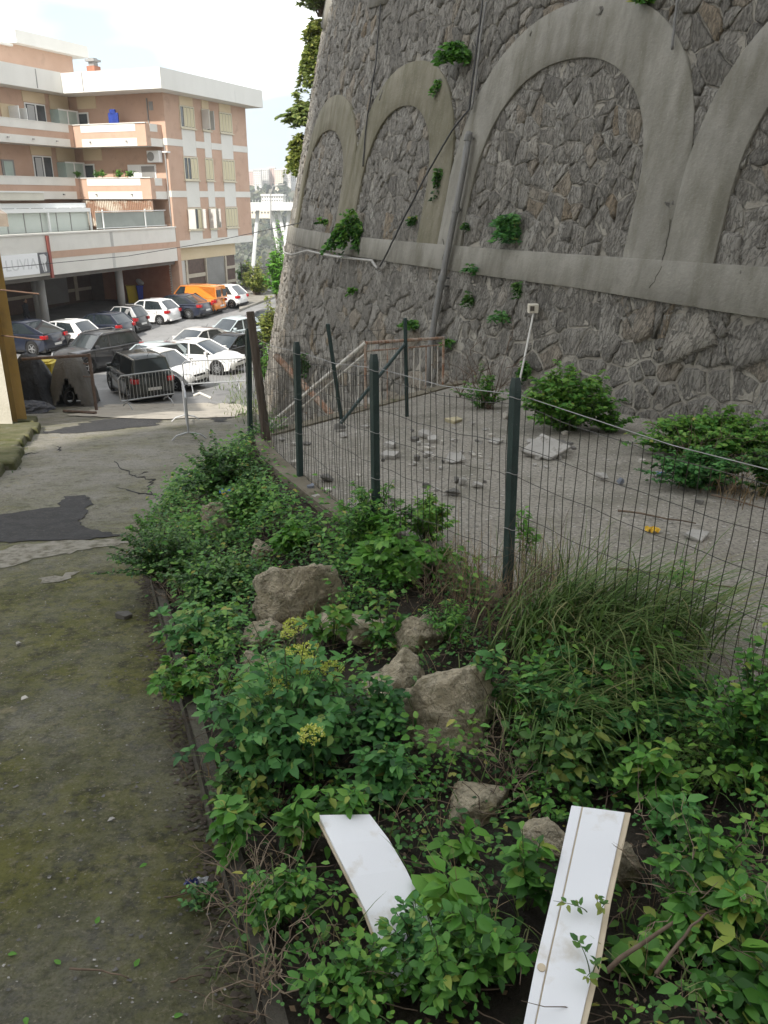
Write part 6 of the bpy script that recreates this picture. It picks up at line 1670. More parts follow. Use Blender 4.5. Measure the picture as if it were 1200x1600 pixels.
def plant(name, label, cat, base, rx, ry, h, nst, per, kind, size, m, fan=1, nobj=0, stem_m=None, group=None, tmin=.3, up=.9, stemr=.004, hang=0.0, out=None, var=.5, upright=0.0, tint0=.5, crown=.35):
    root = empty(name, tuple(base), 0, label, cat, group)
    sm = MB(); P_, D_, N_, S_ = [], [], [], []
    if nst > 12: nst = int(nst * DENS); rx *= 1.1; ry *= 1.1; h *= 1.1
    g = np.random.default_rng(abs(hash(label)) % (2 ** 31) if False else sum(map(ord, label)))
    for i in range(nst):
        a = g.uniform(0, 2 * math.pi); r_ = math.sqrt(g.uniform(0, 1))
        if nst > 30 and g.uniform() < .13: r_ *= 1.4
        ex, ey = rx * r_ * math.cos(a), ry * r_ * math.sin(a)
        ez = h * (1 - crown * min(r_, 1) ** 2) * (g.uniform(.2, 1.0) ** .7) * (1.35 if nst > 30 and g.uniform() < .1 else 1)
        if out is not None: ex += out[0] * rx; ey += out[1] * ry
        s0 = np.array([ex * .25 * g.uniform(.2, 1), ey * .25 * g.uniform(.2, 1), -.05 * h])
        s2 = np.array([ex, ey, ez - hang * r_ * h]); s1 = np.array([ex * (.35 + .3 * upright), ey * (.35 + .3 * upright), ez * (.75 if not hang else .9)])
        ts = np.linspace(0, 1, 7); pts = [(1 - t) ** 2 * s0 + 2 * t * (1 - t) * s1 + t * t * s2 for t in ts]
        if stemr: sm.tube(pts, [stemr * (1.15 - .7 * t) for t in ts], 4, cap=False)
        k = max(1, int(per * g.uniform(.7, 1.3)))
        for t in tmin + (1 - tmin) * g.uniform(0, 1, k) ** .75:
            p = (1 - t) ** 2 * s0 + 2 * t * (1 - t) * s1 + t * t * s2
            az = g.uniform(0, 2 * math.pi)
            d = np.array([math.cos(az), math.sin(az), g.uniform(-.25, .45)]) + .5 * np.array([ex / max(rx, .01), ey / max(ry, .01), 0])
            nn = np.array([0, 0, up]) + g.normal(0, .32, 3) + .35 * np.array([ex / max(rx, .01), ey / max(ry, .01) - .25, .1])
            if hang: nn = nn + np.array([out[0] if out else 0, out[1] if out else -1, 0]) * 1.2
            sz = size * g.uniform(1 - var, 1 + var * .6)
            d = d / np.linalg.norm(d); nn = nn / np.linalg.norm(nn)
            if fan == 1: P_.append(p + d * .006); D_.append(d); N_.append(nn); S_.append(sz)
            else:
                y = np.cross(nn, d); c = p + d * sz * .5
                for q in np.linspace(-1.25, 1.25, fan):
                    dd = d * math.cos(q) + y * math.sin(q)
                    P_.append(c + dd * sz * .04); D_.append(dd); N_.append(nn + g.normal(0, .15, 3)); S_.append(sz * (1 - .25 * abs(q) / 1.25))
    P_, D_, N_, S_ = map(np.array, (P_, D_, N_, S_))
    if stemr and sm.v:
        o = sm.build('stems', stem_m or M_STEM, root); o['kind'] = 'stuff'
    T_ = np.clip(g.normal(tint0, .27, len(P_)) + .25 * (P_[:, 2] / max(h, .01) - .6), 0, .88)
    T_[g.uniform(0, 1, len(T_)) < .012] = 1.0
    idx = g.permutation(len(P_))
    # the leaves nearest the viewer first, as objects of their own
    world = P_ + np.array(base); zc = world[:, 1] * CP - (world[:, 2] - EYE) * SP
    if nobj:
        order = np.argsort(zc - .5 * P_[:, 2]); ob = order[:nobj]; rest = order[nobj:]
        meshes = single(kind, m)
        for i in ob:
            me = meshes[min(5, int(T_[i] * 6))]
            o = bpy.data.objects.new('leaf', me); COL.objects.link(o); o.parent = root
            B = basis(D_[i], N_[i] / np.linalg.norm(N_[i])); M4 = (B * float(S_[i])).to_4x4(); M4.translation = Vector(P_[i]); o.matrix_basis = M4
    else: rest = idx
    if len(rest):
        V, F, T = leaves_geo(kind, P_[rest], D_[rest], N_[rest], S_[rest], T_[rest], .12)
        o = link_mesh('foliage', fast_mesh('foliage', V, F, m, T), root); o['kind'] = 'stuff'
    return root
def bank_plant(name, label, cat, px, py, wpx, hpx, nst, per, kind, size, m, depth=.8, **kw):
    p = hit(px, py); zc = zc_of(p); rx = wpx / FPX * zc / 2
    # a plant that is hpx high in the photograph: height and depth share it as seen from above
    h = kw.pop('h', hpx / FPX * zc * .62)
    return plant(name, label, cat, p, rx, rx * depth, h, nst, per, kind, size, m, **kw)
# --- bushes of the bank, from the lane to the fence
bank_plant('bush', 'dense dark small leaved bush at the foot of the wooden corner post', 'bush', 352, 775, 150, 130, 75, 46, 'round', .045, G_DARK, depth=.9)
bank_plant('bush', 'dark bush overhanging the lane, topped by two pale shoots', 'bush', 255, 900, 150, 125, 80, 50, 'ovate', .042, G_DARK, depth=.9)
bank_plant('shrub', 'upright pale green shoots rising from the bush over the lane', 'shrub', 228, 835, 66, 60, 12, 40, 'ovate', .04, G_FRESH, upright=1, h=.38)
bank_plant('shrub', 'single pale green shoot beside the dead stump over the lane', 'shrub', 268, 828, 28, 50, 5, 40, 'ovate', .04, G_FRESH, upright=1, h=.36)
bank_plant('bush', 'sprawling mid green bush between the dead stump and the fence', 'bush', 385, 815, 90, 100, 46, 44, 'ovate', .045, G_MID, h=.45)
bank_plant('bush', 'low dark creeping bush behind the broad palmate leaves', 'bush', 345, 930, 150, 60, 60, 44, 'round', .038, G_DARK, h=.3)
bank_plant('shrub', 'glossy light green leaves beside the top of the largest boulder', 'shrub', 458, 860, 60, 60, 14, 18, 'ovate', .09, G_FRESH, nobj=90, h=.3)
bank_plant('plant', 'fresh palmate leaved plant spilling over the lane kerb', 'plant', 318, 1015, 130, 120, 26, 5, 'ovate', .085, G_BLUE, fan=5, nobj=280, h=.38, tint0=.65)
bank_plant('plant', 'lower clump of palmate leaves touching the kerb above the yellow flowers', 'plant', 290, 1085, 95, 80, 16, 6, 'ovate', .07, G_MID, fan=5, nobj=200, h=.28)
bank_plant('bush', 'bush of narrow dark leaves growing through the fence at the second post', 'bush', 585, 855, 110, 110, 44, 40, 'lance', .065, G_MID, h=.55)
bank_plant('shrub', 'bright green broad leaved shrub right in front of the second fence post', 'shrub', 625, 905, 130, 110, 26, 5, 'ovate', .105, G_FRESH, fan=5, nobj=290, h=.45, tint0=.4)
bank_plant('bush', 'pale leaved bush between the second and the tallest fence post', 'bush', 668, 845, 80, 80, 34, 34, 'ovate', .05, G_MID, h=.42, tint0=.7)
al = bank_plant('flowering_plant', 'large leafy plant with round yellow green flower heads', 'plant', 455, 1205, 240, 220, 84, 7, 'ovate', .078, G_BLUE, fan=3, nobj=300, h=.72, tint0=.5, depth=.85)
for (px, py, s) in ((433, 1077, 24), (460, 980, 20), (481, 1044, 26), (462, 1024, 22), (484, 1017, 18), (519, 1047, 20), (487, 1150, 22), (449, 992, 12)):
    b = hit(px, py + 60); zc = zc_of(b); y = b.y - .36; c = aty(px, py, y); r_ = s / FPX * zc * .72
    V = []; P_ = []
    g = np.random.default_rng(px)
    mbx = MB(); base = Vector(al.location)
    k = 26
    cen = []
    for i in range(k):
        zq = 1 - 1.3 * (i + .5) / k; a = i * 2.4; rr_ = math.sqrt(max(0, 1 - zq * zq)); q = Vector((rr_ * math.cos(a), rr_ * math.sin(a), zq * .7)) * r_
        cen.append(c + q)
    n_ = 9 * k
    pos = np.repeat(np.array([list(q) for q in cen]), 9, 0) + g.normal(0, r_ * .09, (n_, 3)); dr = g.normal(0, 1, (n_, 3)); dr[:, 2] = np.abs(dr[:, 2])
    V, F, T = leaves_geo('small', pos - np.array(base), dr, g.normal(0, 1, (n_, 3)) + np.array([0, 0, .8]), np.full(n_, r_ * .28), np.clip(g.normal(.5, .25, n_), 0, 1))
    link_mesh('flower_head', fast_mesh('flower_head', V, F, G_FLOWER, T), al)
    MB().tube([c - base - Vector((0, 0, .0)), c - base - Vector((0, -.03, .16)), c - base - Vector((0, -.1, .4))], .005, 5).build('flower_stalk', M_STEM, al)
bank_plant('shrub', 'dark ovate leaved shrub right of the yellow flowers, against the cracked boulder', 'shrub', 585, 1160, 110, 150, 34, 22, 'ovate', .06, G_BLUE, h=.42, nobj=200, tint0=.35)
bank_plant('plant', 'drooping nettles above the bent white panel', 'plant', 600, 1245, 110, 80, 22, 14, 'ovate', .07, G_BLUE, h=.3, nobj=200, tint0=.4)
bank_plant('fern', 'small fern like weed growing on the cracked boulder by the tallest post', 'fern', 700, 1000, 80, 80, 20, 22, 'lance', .05, G_MID, h=.3)
bank_plant('plant', 'few bluish leaves growing in the crack of the sandy boulder', 'plant', 662, 1100, 50, 50, 8, 9, 'ovate', .06, G_BLUE, h=.2)
bank_plant('plant', 'upright light green nettle standing behind the bright basal rosette', 'plant', 712, 1345, 45, 70, 5, 9, 'ovate', .085, G_FRESH, h=.30, nobj=60, upright=1)
bank_plant('plant', 'bright yellow green pointed leaved plant between the two white panels', 'plant', 697, 1425, 85, 85, 7, 9, 'ovate', .115, G_FRESH, h=.2, nobj=80, tint0=.75)
bank_plant('plant', 'leafy nettles filling the gap between the two white panels', 'plant', 745, 1520, 130, 130, 30, 12, 'ovate', .065, G_MID, h=.3, nobj=280, tint0=.35)
bank_plant('plant', 'ivy like sprays lying across the bent white panel', 'plant', 650, 1500, 110, 110, 20, 14, 'ovate', .042, G_BLUE, h=.27, nobj=240, tint0=.5)
bank_plant('plant', 'pale nettle clump at the bottom edge below the bent white panel', 'plant', 560, 1580, 170, 110, 32, 13, 'ovate', .052, G_MID, h=.26, nobj=290, tint0=.4)
bank_plant('plant', 'leafy sprays burying the lower end of the bent white panel', 'plant', 690, 1560, 120, 100, 26, 14, 'ovate', .052, G_MID, h=.32, nobj=220, tint0=.45)
bank_plant('plant', 'dense weed beside the chipped edge of the bent white panel', 'plant', 440, 1440, 120, 110, 30, 16, 'ovate', .045, G_MID, h=.3, nobj=260, tint0=.4)
bank_plant('plant', 'low ivy patch on the kerb under the yellow flowered plant', 'plant', 390, 1260, 120, 90, 26, 16, 'ovate', .055, G_DARK, h=.24, nobj=200, tint0=.55)
bank_plant('plant', 'small weed growing at the kerb beside the blue wrapper', 'plant', 315, 1420, 60, 60, 8, 14, 'ovate', .035, G_BLUE, h=.16)
bank_plant('bush', 'dark leafy shrub under the long grass at the terrace corner', 'bush', 960, 1120, 300, 200, 70, 22, 'ovate', .065, G_BLUE, h=.36, nobj=280, tint0=.45)
bank_plant('shrub', 'dark broad leaved shrub shading the pale boulder behind the upright panel', 'shrub', 890, 1225, 180, 90, 30, 14, 'ovate', .07, G_DARK, h=.35, nobj=200, tint0=.6)
bank_plant('plant', 'nettle clump at the top corner of the straight white panel', 'plant', 1010, 1260, 110, 90, 18, 14, 'ovate', .07, G_MID, h=.35, nobj=200)
bank_plant('bush', 'tall weedy bush at the right edge beside the fence mesh', 'bush', 1165, 1220, 150, 260, 46, 24, 'ovate', .05, G_MID, h=.75, nobj=200, tint0=.35)
bank_plant('plant', 'shaded nettles right of the straight white panel', 'plant', 1100, 1420, 170, 130, 34, 14, 'ovate', .062, G_MID, h=.4, nobj=280, tint0=.3)  # leaf tint set darker to stand in for shade
bank_plant('plant', 'broad leaves in the bottom corner by the fallen branch', 'plant', 1160, 1570, 130, 110, 16, 10, 'ovate', .095, G_MID, h=.3, nobj=140, tint0=.3)
bank_plant('plant', 'few round leaves beside the lower end of the straight white panel', 'plant', 1000, 1520, 80, 80, 9, 8, 'round', .075, G_MID, h=.22, nobj=60, tint0=.4)
plant('plant', 'trailing leafy sprig lying over the lower half of the straight white panel', 'plant', at(925, 1520, 2.66), .10, .10, .10, 3, 7, 'ovate', .036, G_DARK, nobj=60, tint0=.7, stemr=.0025)
plant('plant', 'thin ivy sprig crossing the middle of the straight white panel', 'plant', at(935, 1425, 2.60), .17, .05, .06, 3, 6, 'ovate', .034, G_DARK, nobj=30, out=(-.5, .1), tint0=.7, stemr=.0025)
NET = [(520, 1010, 'bank'), (600, 1010, 'r'), (380, 1130, 'k'), (540, 1330, 'p'), (820, 1420, 'q'), (1060, 1330, 's'), (1150, 1480, 't'), (1050, 1480, 'u'), (470, 1330, 'v'), (360, 1340, 'w'), (760, 1110, 'x'), (1000, 1010, 'y')]
NLAB = ['nettle standing against the lower face of the largest boulder', 'nettle sprouting between the largest boulder and the cracked one', 'nettle rising out of the flowering plant on the lane side', 'nettle shading the top corner of the bent white panel', 'nettle leaning on the left edge of the straight white panel', 'tall nettle behind the twig tangle at the right', 'nettle above the curved fallen branch', 'nettle standing where the forked branch crosses the curved one', 'nettle growing beside the chipped edge near the kerb', 'dark nettle by the kerb under the flowering plant', 'nettle on top of the sandy boulder', 'nettle rising through the long grass']
for (px, py, _), lab in zip(NET, NLAB):
    bank_plant('nettle', lab, 'plant', px, py, 70, 90, 9, 20, 'ovate', .075, random.choice([G_MID, G_BLUE, G_MID]), h=random.uniform(.32, .5), nobj=100, upright=.9, tint0=random.uniform(.35, .7), var=.6)
# --- plants on the terrace, by the wall
bank_plant('bush', 'thick green bush at the foot of the wall under the lamp stick', 'bush', 884, 672, 130, 105, 130, 60, 'ovate', .075, G_MID, h=.80, depth=.7, tint0=.66)
bank_plant('bush', 'lower light green fringe right of the thick wall bush', 'bush', 955, 676, 56, 36, 22, 36, 'ovate', .055, G_FRESH, h=.3, tint0=.35)
bank_plant('bush', 'spreading green bush by the wall at the right edge', 'bush', 1105, 712, 210, 80, 150, 52, 'ovate', .07, G_MID, h=.50, depth=.6, tint0=.62)
bank_plant('bush', 'low dark bush in front of the spreading wall bush', 'bush', 1085, 762, 150, 60, 90, 46, 'ovate', .055, G_BLUE, h=.42, depth=.6, tint0=.45)
bank_plant('bush', 'dark bush tucked against the right frame edge below the wall', 'bush', 1195, 775, 80, 90, 40, 36, 'ovate', .055, G_DARK, h=.6, depth=.6)
bank_plant('bush', 'small green bush under the bare twigs by the drainpipe', 'bush', 752, 638, 70, 40, 30, 34, 'ovate', .05, G_MID, h=.55, depth=.6)
bank_plant('plant', 'little weed growing against the terrace side of the fence grass', 'plant', 1060, 925, 45, 60, 8, 14, 'ovate', .05, G_MID, h=.3)
bank_plant('plant', 'tall thin weed leaning on the tallest green post', 'plant', 815, 880, 34, 90, 6, 30, 'lance', .08, G_FRESH, h=.55, upright=1)
# --- bare shrubs and dry stems
def twigs(name, label, base, n, L, spread, r0, m, cat='shrub', up=1.0, bend=.3, seed=1, branch=2, group=None):
    g = random.Random(seed); mb = MB(); base = Vector(base)
    def grow(p, d, l, r, lv):
        pts = [p]; rr_ = [r]; q = p.copy(); dd = d.copy()
        for i in range(4):
            dd = (dd + Vector((g.gauss(0, bend), g.gauss(0, bend), g.gauss(0, bend * .6)))).normalized(); q = q + dd * l / 4; pts.append(q.copy()); rr_.append(r * (1 - .2 * (i + 1)))
        mb.tube(pts, rr_, 4, cap=False)
        if lv:
            for _ in range(branch):
                k = g.randint(1, 4); grow(pts[k], (dd + Vector((g.gauss(0, .6), g.gauss(0, .6), g.gauss(0, .4)))).normalized(), l * .55, r * .6, lv - 1)
    for i in range(n):
        d = Vector((g.gauss(0, spread), g.gauss(0, spread), up)).normalized()
        grow(Vector((g.gauss(0, spread * L * .12), g.gauss(0, spread * L * .12), 0)), d, L * g.uniform(.6, 1), r0, 2)
    o = mb.build(name, m); o.location = base; return tag(o, label, cat, group)
twigs('bare_shrub', 'bare brown twiggy shrub against the wall near the lamp stick', hit(765, 640), 7, 1.1, .25, .012, M_TWIG, seed=3)
twigs('bare_shrub', 'thin dry stems standing by the wall left of the bare shrub', hit(720, 620), 6, .8, .2, .008, M_TWIG, seed=4)
twigs('bare_shrub', 'dry upright stems in the weeds on the right wall bush', hit(1080, 735), 8, .8, .2, .006, M_TWIG, seed=5)
for i, (px, py, n, L, lab) in enumerate(((745, 985, 16, .75, 'thicket of dry reddish stems below the tallest fence post'), (690, 950, 10, .6, 'dry thin stems behind the fern like weed'), (840, 980, 14, .7, 'dry stems among the grass right of the tallest fence post'),
        (1175, 1120, 16, .7, 'tangle of dry stems at the right edge of the grass'), (1080, 1420, 18, .45, 'tangle of bare twigs right of the straight white panel'), (400, 1420, 14, .38, 'dry bramble tangle beside the kerb at the blue wrapper'), (420, 1540, 14, .36, 'dry bramble tangle in the lower corner of the bank'), (790, 1230, 14, .4, 'bare hanging roots above the pale boulder'), (305, 830, 20, .4, 'dead twiggy stump beside the bush over the lane'), (280, 945, 10, .3, 'reddish dry tuft under the bush over the lane'))):
    twigs('dry_stems', lab, hit(px, py), n, L, .55 if L < .5 else .3, .0048 if L < .5 else .0035, M_TWIGP if L < .5 else M_TWIG, cat='dry stems', seed=20 + i, bend=.35)
def branch(label, pix, r, name='fallen_branch', zf=ground_z, lift=.03):
    pts = [hit(*q) + Vector((0, 0, lift + random.uniform(0, .02))) for q in pix]; P_ = []
    for a, b in zip(pts[:-1], pts[1:]):
        for t in (0, .33, .66): P_.append(a.lerp(b, t) + Vector((random.uniform(-1, 1), random.uniform(-1, 1), random.uniform(-1, 1))) * r * .8)
    P_.append(pts[-1]); n = len(P_)
    o = MB().tube(P_, [r * (1 - .6 * i / n) for i in range(n)], 6).build(name, M_TWIG, smooth=True, origin=tuple(P_[0])); return tag(o, label, 'branch')
branch('brown stick lying across the terrace above the yellow scrap', [(965, 803), (1020, 812), (1087, 823)], .012)
branch('long brown stick along the terrace by the grass', [(950, 897), (1040, 905), (1100, 917), (1156, 929)], .013)
branch('stick along the foot of the wall weeds at the right', [(1110, 777), (1150, 790), (1196, 802)], .012)
branch('grey fallen branch curving up from the bottom edge beside the straight panel', [(935, 1585), (1000, 1535), (1060, 1500), (1115, 1490)], .011, lift=.22)
branch('thinner forked branch crossing the curved grey one', [(1015, 1598), (1045, 1550), (1080, 1510), (1112, 1492)], .008, lift=.24)
branch('short twig on the mossy lane near the bottom', [(110, 1521), (160, 1524), (202, 1532)], .006, lift=.008)
branch('second short twig on the lane right of the first', [(266, 1538), (290, 1534), (318, 1530)], .005, lift=.008)
branch('thin twig on the lane by the blue wrapper', [(258, 1404), (285, 1400), (312, 1395)], .004, lift=.008)
branch('pale root hanging across the dark soil under the cracked boulder', [(635, 1205), (690, 1240), (730, 1255)], .007, lift=.06)
for i in range(7):
    px, py = [(12, 1492), (210, 1512), (95, 1508), (230, 1350), (40, 1590), (270, 1590), (150, 1445)][i]
    p = hit(px, py); a = i * 1.3
    V, F, T = leaves_geo('ovate', np.array([[0, 0, .004]]), np.array([[math.cos(a), math.sin(a), .1]]), np.array([[.2, 0, 1.]]), np.array([.045]), np.array([.6]))
    o = link_mesh('fallen_leaf', fast_mesh('fallen_leaf', V, F, G_FRESH, T)); o.location = p; tag(o, 'fallen green leaf lying on the mossy lane', 'leaf', 'fallen leaves on the lane')
# --- grass
def grass(name, label, spots, n, L, m, lean=(0, 0), cat='grass', wid=.006, spread=.12, curl=.9, tint0=.45, kind=None, group=None):
    g = np.random.default_rng(sum(map(ord, label or name))); base = hit(*spots[0]); V = []; F = []; T = []
    K = 5
    for i in range(n):
        sp = spots[g.integers(len(spots))]; b = hit(sp[0] + g.normal(0, spread * 60), sp[1] + g.normal(0, spread * 40)) - base
        az = g.uniform(0, 6.28); d = np.array([math.cos(az) * .7 + lean[0], math.sin(az) * .7 + lean[1]]); l = L * g.uniform(.45, 1.1); w = wid * g.uniform(.6, 1.2)
        c = curl * g.uniform(.5, 1.3); p = np.array(b); ang = g.uniform(1.1, 1.5); s = len(V); tn = float(np.clip(g.normal(tint0, .22), 0, 1))
        dn = d / max(np.linalg.norm(d), .1); sd = np.array([-dn[1], dn[0], 0])
        for k in range(K + 1):
            ww = w * (1 - (k / K) ** 2 * .95); V += [p + sd * ww, p - sd * ww]; T += [tn, tn]
            st = l / K; p = p + np.array([dn[0] * math.cos(ang) * st, dn[1] * math.cos(ang) * st, math.sin(ang) * st]); ang -= c * 2.0 / K
        for k in range(K): F.append((s + 2 * k, s + 2 * k + 1, s + 2 * k + 3, s + 2 * k + 2))
    o = link_mesh(name, fast_mesh(name, np.array(V), np.array(F), m, np.array(T))); o.location = base
    return tag(o, label, cat, group, kind)
grass('long_grass', 'mound of long arching green grass at the terrace corner', [(830, 1010), (880, 1000), (930, 1000), (980, 1000), (1040, 1020), (900, 1060), (960, 1060)], 1300, .95, G_GRASS, lean=(.5, -.55), spread=.5, wid=.0075, tint0=.5)
grass('long_grass', 'lower drooping grass under the straw coloured seed heads', [(840, 1140), (880, 1150), (800, 1110), (930, 1130)], 480, .62, G_GRASS, lean=(.5, -.7), spread=.45, wid=.007, tint0=.4)
grass('dry_grass', 'straw coloured drooping seed heads in the long grass', [(900, 1080), (930, 1085), (880, 1075)], 200, .62, G_STRAW, lean=(1.0, -.9), spread=.25, wid=.0045, tint0=.6)
grass('dry_grass', 'dry upright grass around the tallest green post', [(780, 940), (740, 950), (820, 930), (860, 930), (700, 920)], 330, .55, G_STRAW, lean=(0, 0), spread=.45, wid=.0028, curl=.4)
grass('long_grass', 'tall green grass stems standing along the fence by the tallest post', [(850, 930), (890, 930), (930, 940), (830, 925)], 200, .62, G_GRASS, lean=(.2, 0), spread=.4, wid=.0035, curl=.5, tint0=.6)
grass('dry_grass', 'withered grass tuft in front of the low wall bush', [(1150, 760), (1120, 755), (1175, 775)], 160, .5, G_STRAW, lean=(0, -.5), spread=.3, wid=.005, tint0=.3)
grass('long_grass', 'right hand strands of grass falling toward the white panel', [(1050, 1180), (1100, 1170), (1130, 1220)], 200, .5, G_GRASS, lean=(-.2, -.7), spread=.45, wid=.0045, tint0=.4)
grass('verge_grass', None, [(368, 600), (380, 620), (395, 635), (372, 640), (405, 600), (410, 580), (400, 650)], 500, .4, G_GRASS, spread=.25, wid=.012, kind='stuff', cat=None, tint0=.6)
grass('moss_tufts', None, [(20, 700), (10, 720), (40, 672), (5, 690)], 300, .08, G_GRASS, spread=.2, wid=.01, kind='stuff', cat=None, tint0=.4)
_sp = [(random.uniform(320, 1150), random.uniform(900, 1560)) for _ in range(70)]
_sp = [q for q in _sp if q[0] > 260 + (q[1] - 900) * .2 and not (860 < q[0] < 1000 and q[1] > 1250)]
grass('dry_stalks', None, _sp, 420, .34, G_STRAW, spread=.5, wid=.0022, curl=.6, kind='stuff', cat=None, tint0=.45)
grass('green_blades', None, _sp, 380, .30, G_GRASS, spread=.6, wid=.004, curl=.9, kind='stuff', cat=None, tint0=.55)
# --- plants growing out of the wall
def wall_plant(name, label, px, py, wpx, hpx, nst, per, kind, size, m, hang=.6, off=.05, cat='plant', thick=.5, ok=.7, **kw):
    s, h = sh(px, py); p = Wv(s, h, off); zc = zc_of(p); rx = wpx / FPX * zc / 2; hh = hpx / FPX * zc
    nx, ny = float(np.interp(s, SS, wnx)), float(np.interp(s, SS, wny))
    return plant(name, label, cat, p, rx, rx * thick, hh * .6, nst, per, kind, size, m, hang=hang, out=(nx * ok, ny * ok), up=.4, **kw)
wall_plant('wall_plant', 'green tuft growing out of the wall beside the thin pipe', 728, 95, 52, 44, 34, 26, 'ovate', .12, G_FRESH, hang=.5, tint0=.35)
wall_plant('wall_plant', 'hanging green tuft on the ledge below the smaller arches', 563, 368, 55, 66, 46, 26, 'ovate', .13, G_MID, hang=.9, tint0=.6)
wall_plant('wall_plant', 'small green tuft on the ledge left of the hanging one', 513, 350, 18, 20, 12, 18, 'ovate', .11, G_MID, hang=.3)
wall_plant('wall_plant', 'grey green tuft of narrow leaves inside the largest arch', 804, 355, 40, 56, 26, 26, 'lance', .15, G_BLUE, hang=.9, tint0=.7)
wall_plant('wall_plant', 'tuft of grass like leaves at the top of the largest arch', 1016, 8, 28, 24, 14, 18, 'lance', .12, G_MID, hang=.3)
wall_plant('wall_plant', 'thin ivy strand hanging beside the second arch', 690, 290, 14, 60, 10, 20, 'ovate', .09, G_DARK, hang=1.2, tint0=.6)
wall_plant('wall_plant', 'pale green strand on the wall right of the second arch', 690, 140, 16, 34, 8, 16, 'ovate', .09, G_MID, hang=1.0, tint0=.7)
wall_plant('wall_plant', 'small weed in the right foot of the second arch', 650, 348, 12, 26, 8, 14, 'ovate', .09, G_DARK, hang=.8)
wall_plant('wall_plant', 'single green weed in the wall under the ledge', 558, 458, 16, 22, 8, 16, 'ovate', .09, G_FRESH, hang=.5)
wall_plant('wall_plant', 'leafy tuft in the wall above the railing corner', 650, 512, 26, 22, 14, 20, 'ovate', .10, G_MID, hang=.4)
wall_plant('wall_plant', 'dark ivy patch on the wall behind the white handrail', 483, 575, 24, 50, 22, 22, 'ovate', .10, G_DARK, hang=.9, tint0=.6)
wall_plant('wall_plant', 'spidery weed under the ledge near the drainpipe', 747, 425, 28, 24, 12, 14, 'lance', .11, G_BLUE, hang=.5, tint0=.6)
wall_plant('wall_plant', 'hanging weed strand right of the drainpipe', 740, 470, 18, 40, 10, 18, 'lance', .10, G_DARK, hang=1.1, tint0=.6)
wall_plant('wall_plant', 'hanging weed strand beside the lamp stick', 815, 460, 16, 44, 10, 18, 'lance', .10, G_DARK, hang=1.1, tint0=.55)
wall_plant('wall_plant', 'sparse grey weed left of the lamp box', 790, 500, 34, 34, 14, 10, 'lance', .10, G_BLUE, hang=.5, tint0=.7)
wall_plant('wall_plant', 'small fern in the wall right of the railing', 708, 540, 18, 22, 8, 18, 'lance', .11, G_MID, hang=.5)
wall_plant('wall_plant', 'weed in the left foot of the largest arch', 733, 360, 14, 20, 7, 12, 'ovate', .08, G_DARK, hang=.5)
wall_plant('wall_plant', 'climbing weed on the wall behind the thick wall bush', 826, 590, 22, 50, 14, 20, 'ovate', .07, G_MID, hang=.6)
# bushes on the far edge of the bastion, seen against the sky
wall_plant('wall_bush', 'feathery dark bush leaning out from the top of the bastion', 497, 22, 76, 80, 60, 60, 'lance', .20, G_SKY, hang=-.1, cat='bush', thick=1.0, ok=.15, stem_m=M_TWIG, stemr=.015, tint0=.55)
wall_plant('wall_bush', 'yellowish ivy curtain on the far edge of the bastion', 490, 95, 44, 110, 90, 60, 'ovate', .16, G_YEL, hang=.9, cat='bush', thick=1.0, ok=.15, tint0=.4)
wall_plant('wall_bush', 'rounded green bush on the far edge of the bastion', 470, 195, 56, 60, 60, 60, 'ovate', .17, G_SKY, hang=.3, cat='bush', thick=1.0, ok=.15, tint0=.6)
wall_plant('wall_bush', 'withered pinkish creeper under the rounded bush of the bastion', 468, 246, 34, 66, 60, 50, 'ovate', .15, G_YEL, hang=1.0, cat='bush', thick=1.0, ok=.15, tint0=.5)
def foot_bush(px, py, D, wpx, hpx, label, m, n=60, tint0=.55, sz=.18):
    p = at(px, py, D); zc = zc_of(p); return plant('bush', label, 'bush', p, wpx / FPX * zc / 2, wpx / FPX * zc / 2, hpx / FPX * zc, n, 40, 'ovate', sz, m, tint0=tint0, stem_m=M_TWIG, stemr=.012)
foot_bush(436, 470, 6.6, 44, 86, 'tall yellow green bush at the end of the car park railing', G_FRESH, 80, .55, .22)
foot_bush(424, 545, 6.6, 34, 62, 'yellow green bush at the bastion foot beside the half hidden car', G_YEL, 60, .35, .16)
foot_bush(420, 600, 6.5, 30, 50, 'small green bush at the bastion foot behind the wooden post', G_MID, 40, .6, .12)
foot_bush(402, 462, 6.7, 40, 44, 'pale bush growing behind the car park railing', G_YEL, 50, .4, .2)
foot_bush(385, 452, 6.7, 26, 40, 'dusty green bush behind the railing next to the building', G_MID, 40, .6, .2)
# potted plants on the balcony
for i, (px, py, w) in enumerate(((120, 272, 12), (150, 273, 14), (160, 272, 10), (186, 274, 10), (204, 271, 12))):
    r_ = ray(px, py); t = (-1.25 - 0) ; P0 = LB + D1 * -1.24
    k = ((P0.x * D1.x + P0.y * D1.y) / (r_[0] * D1.x + r_[1] * D1.y)); q = Vector((r_[0] * k, r_[1] * k, EYE + 1.25))
    plant('balcony_plant', ['round leafy pot plant at the inner corner of the lower balcony', 'low green pot plant by the balcony door', 'small pot plant next to the low one on the balcony', 'trailing pot plant hanging over the balcony parapet', 'broad pot plant below the curtained balcony window'][i], 'pot plant', q, w / FPX * 52 / 2, .2, .45, 14, 14, 'ovate', .14, G_MID, tint0=.6)
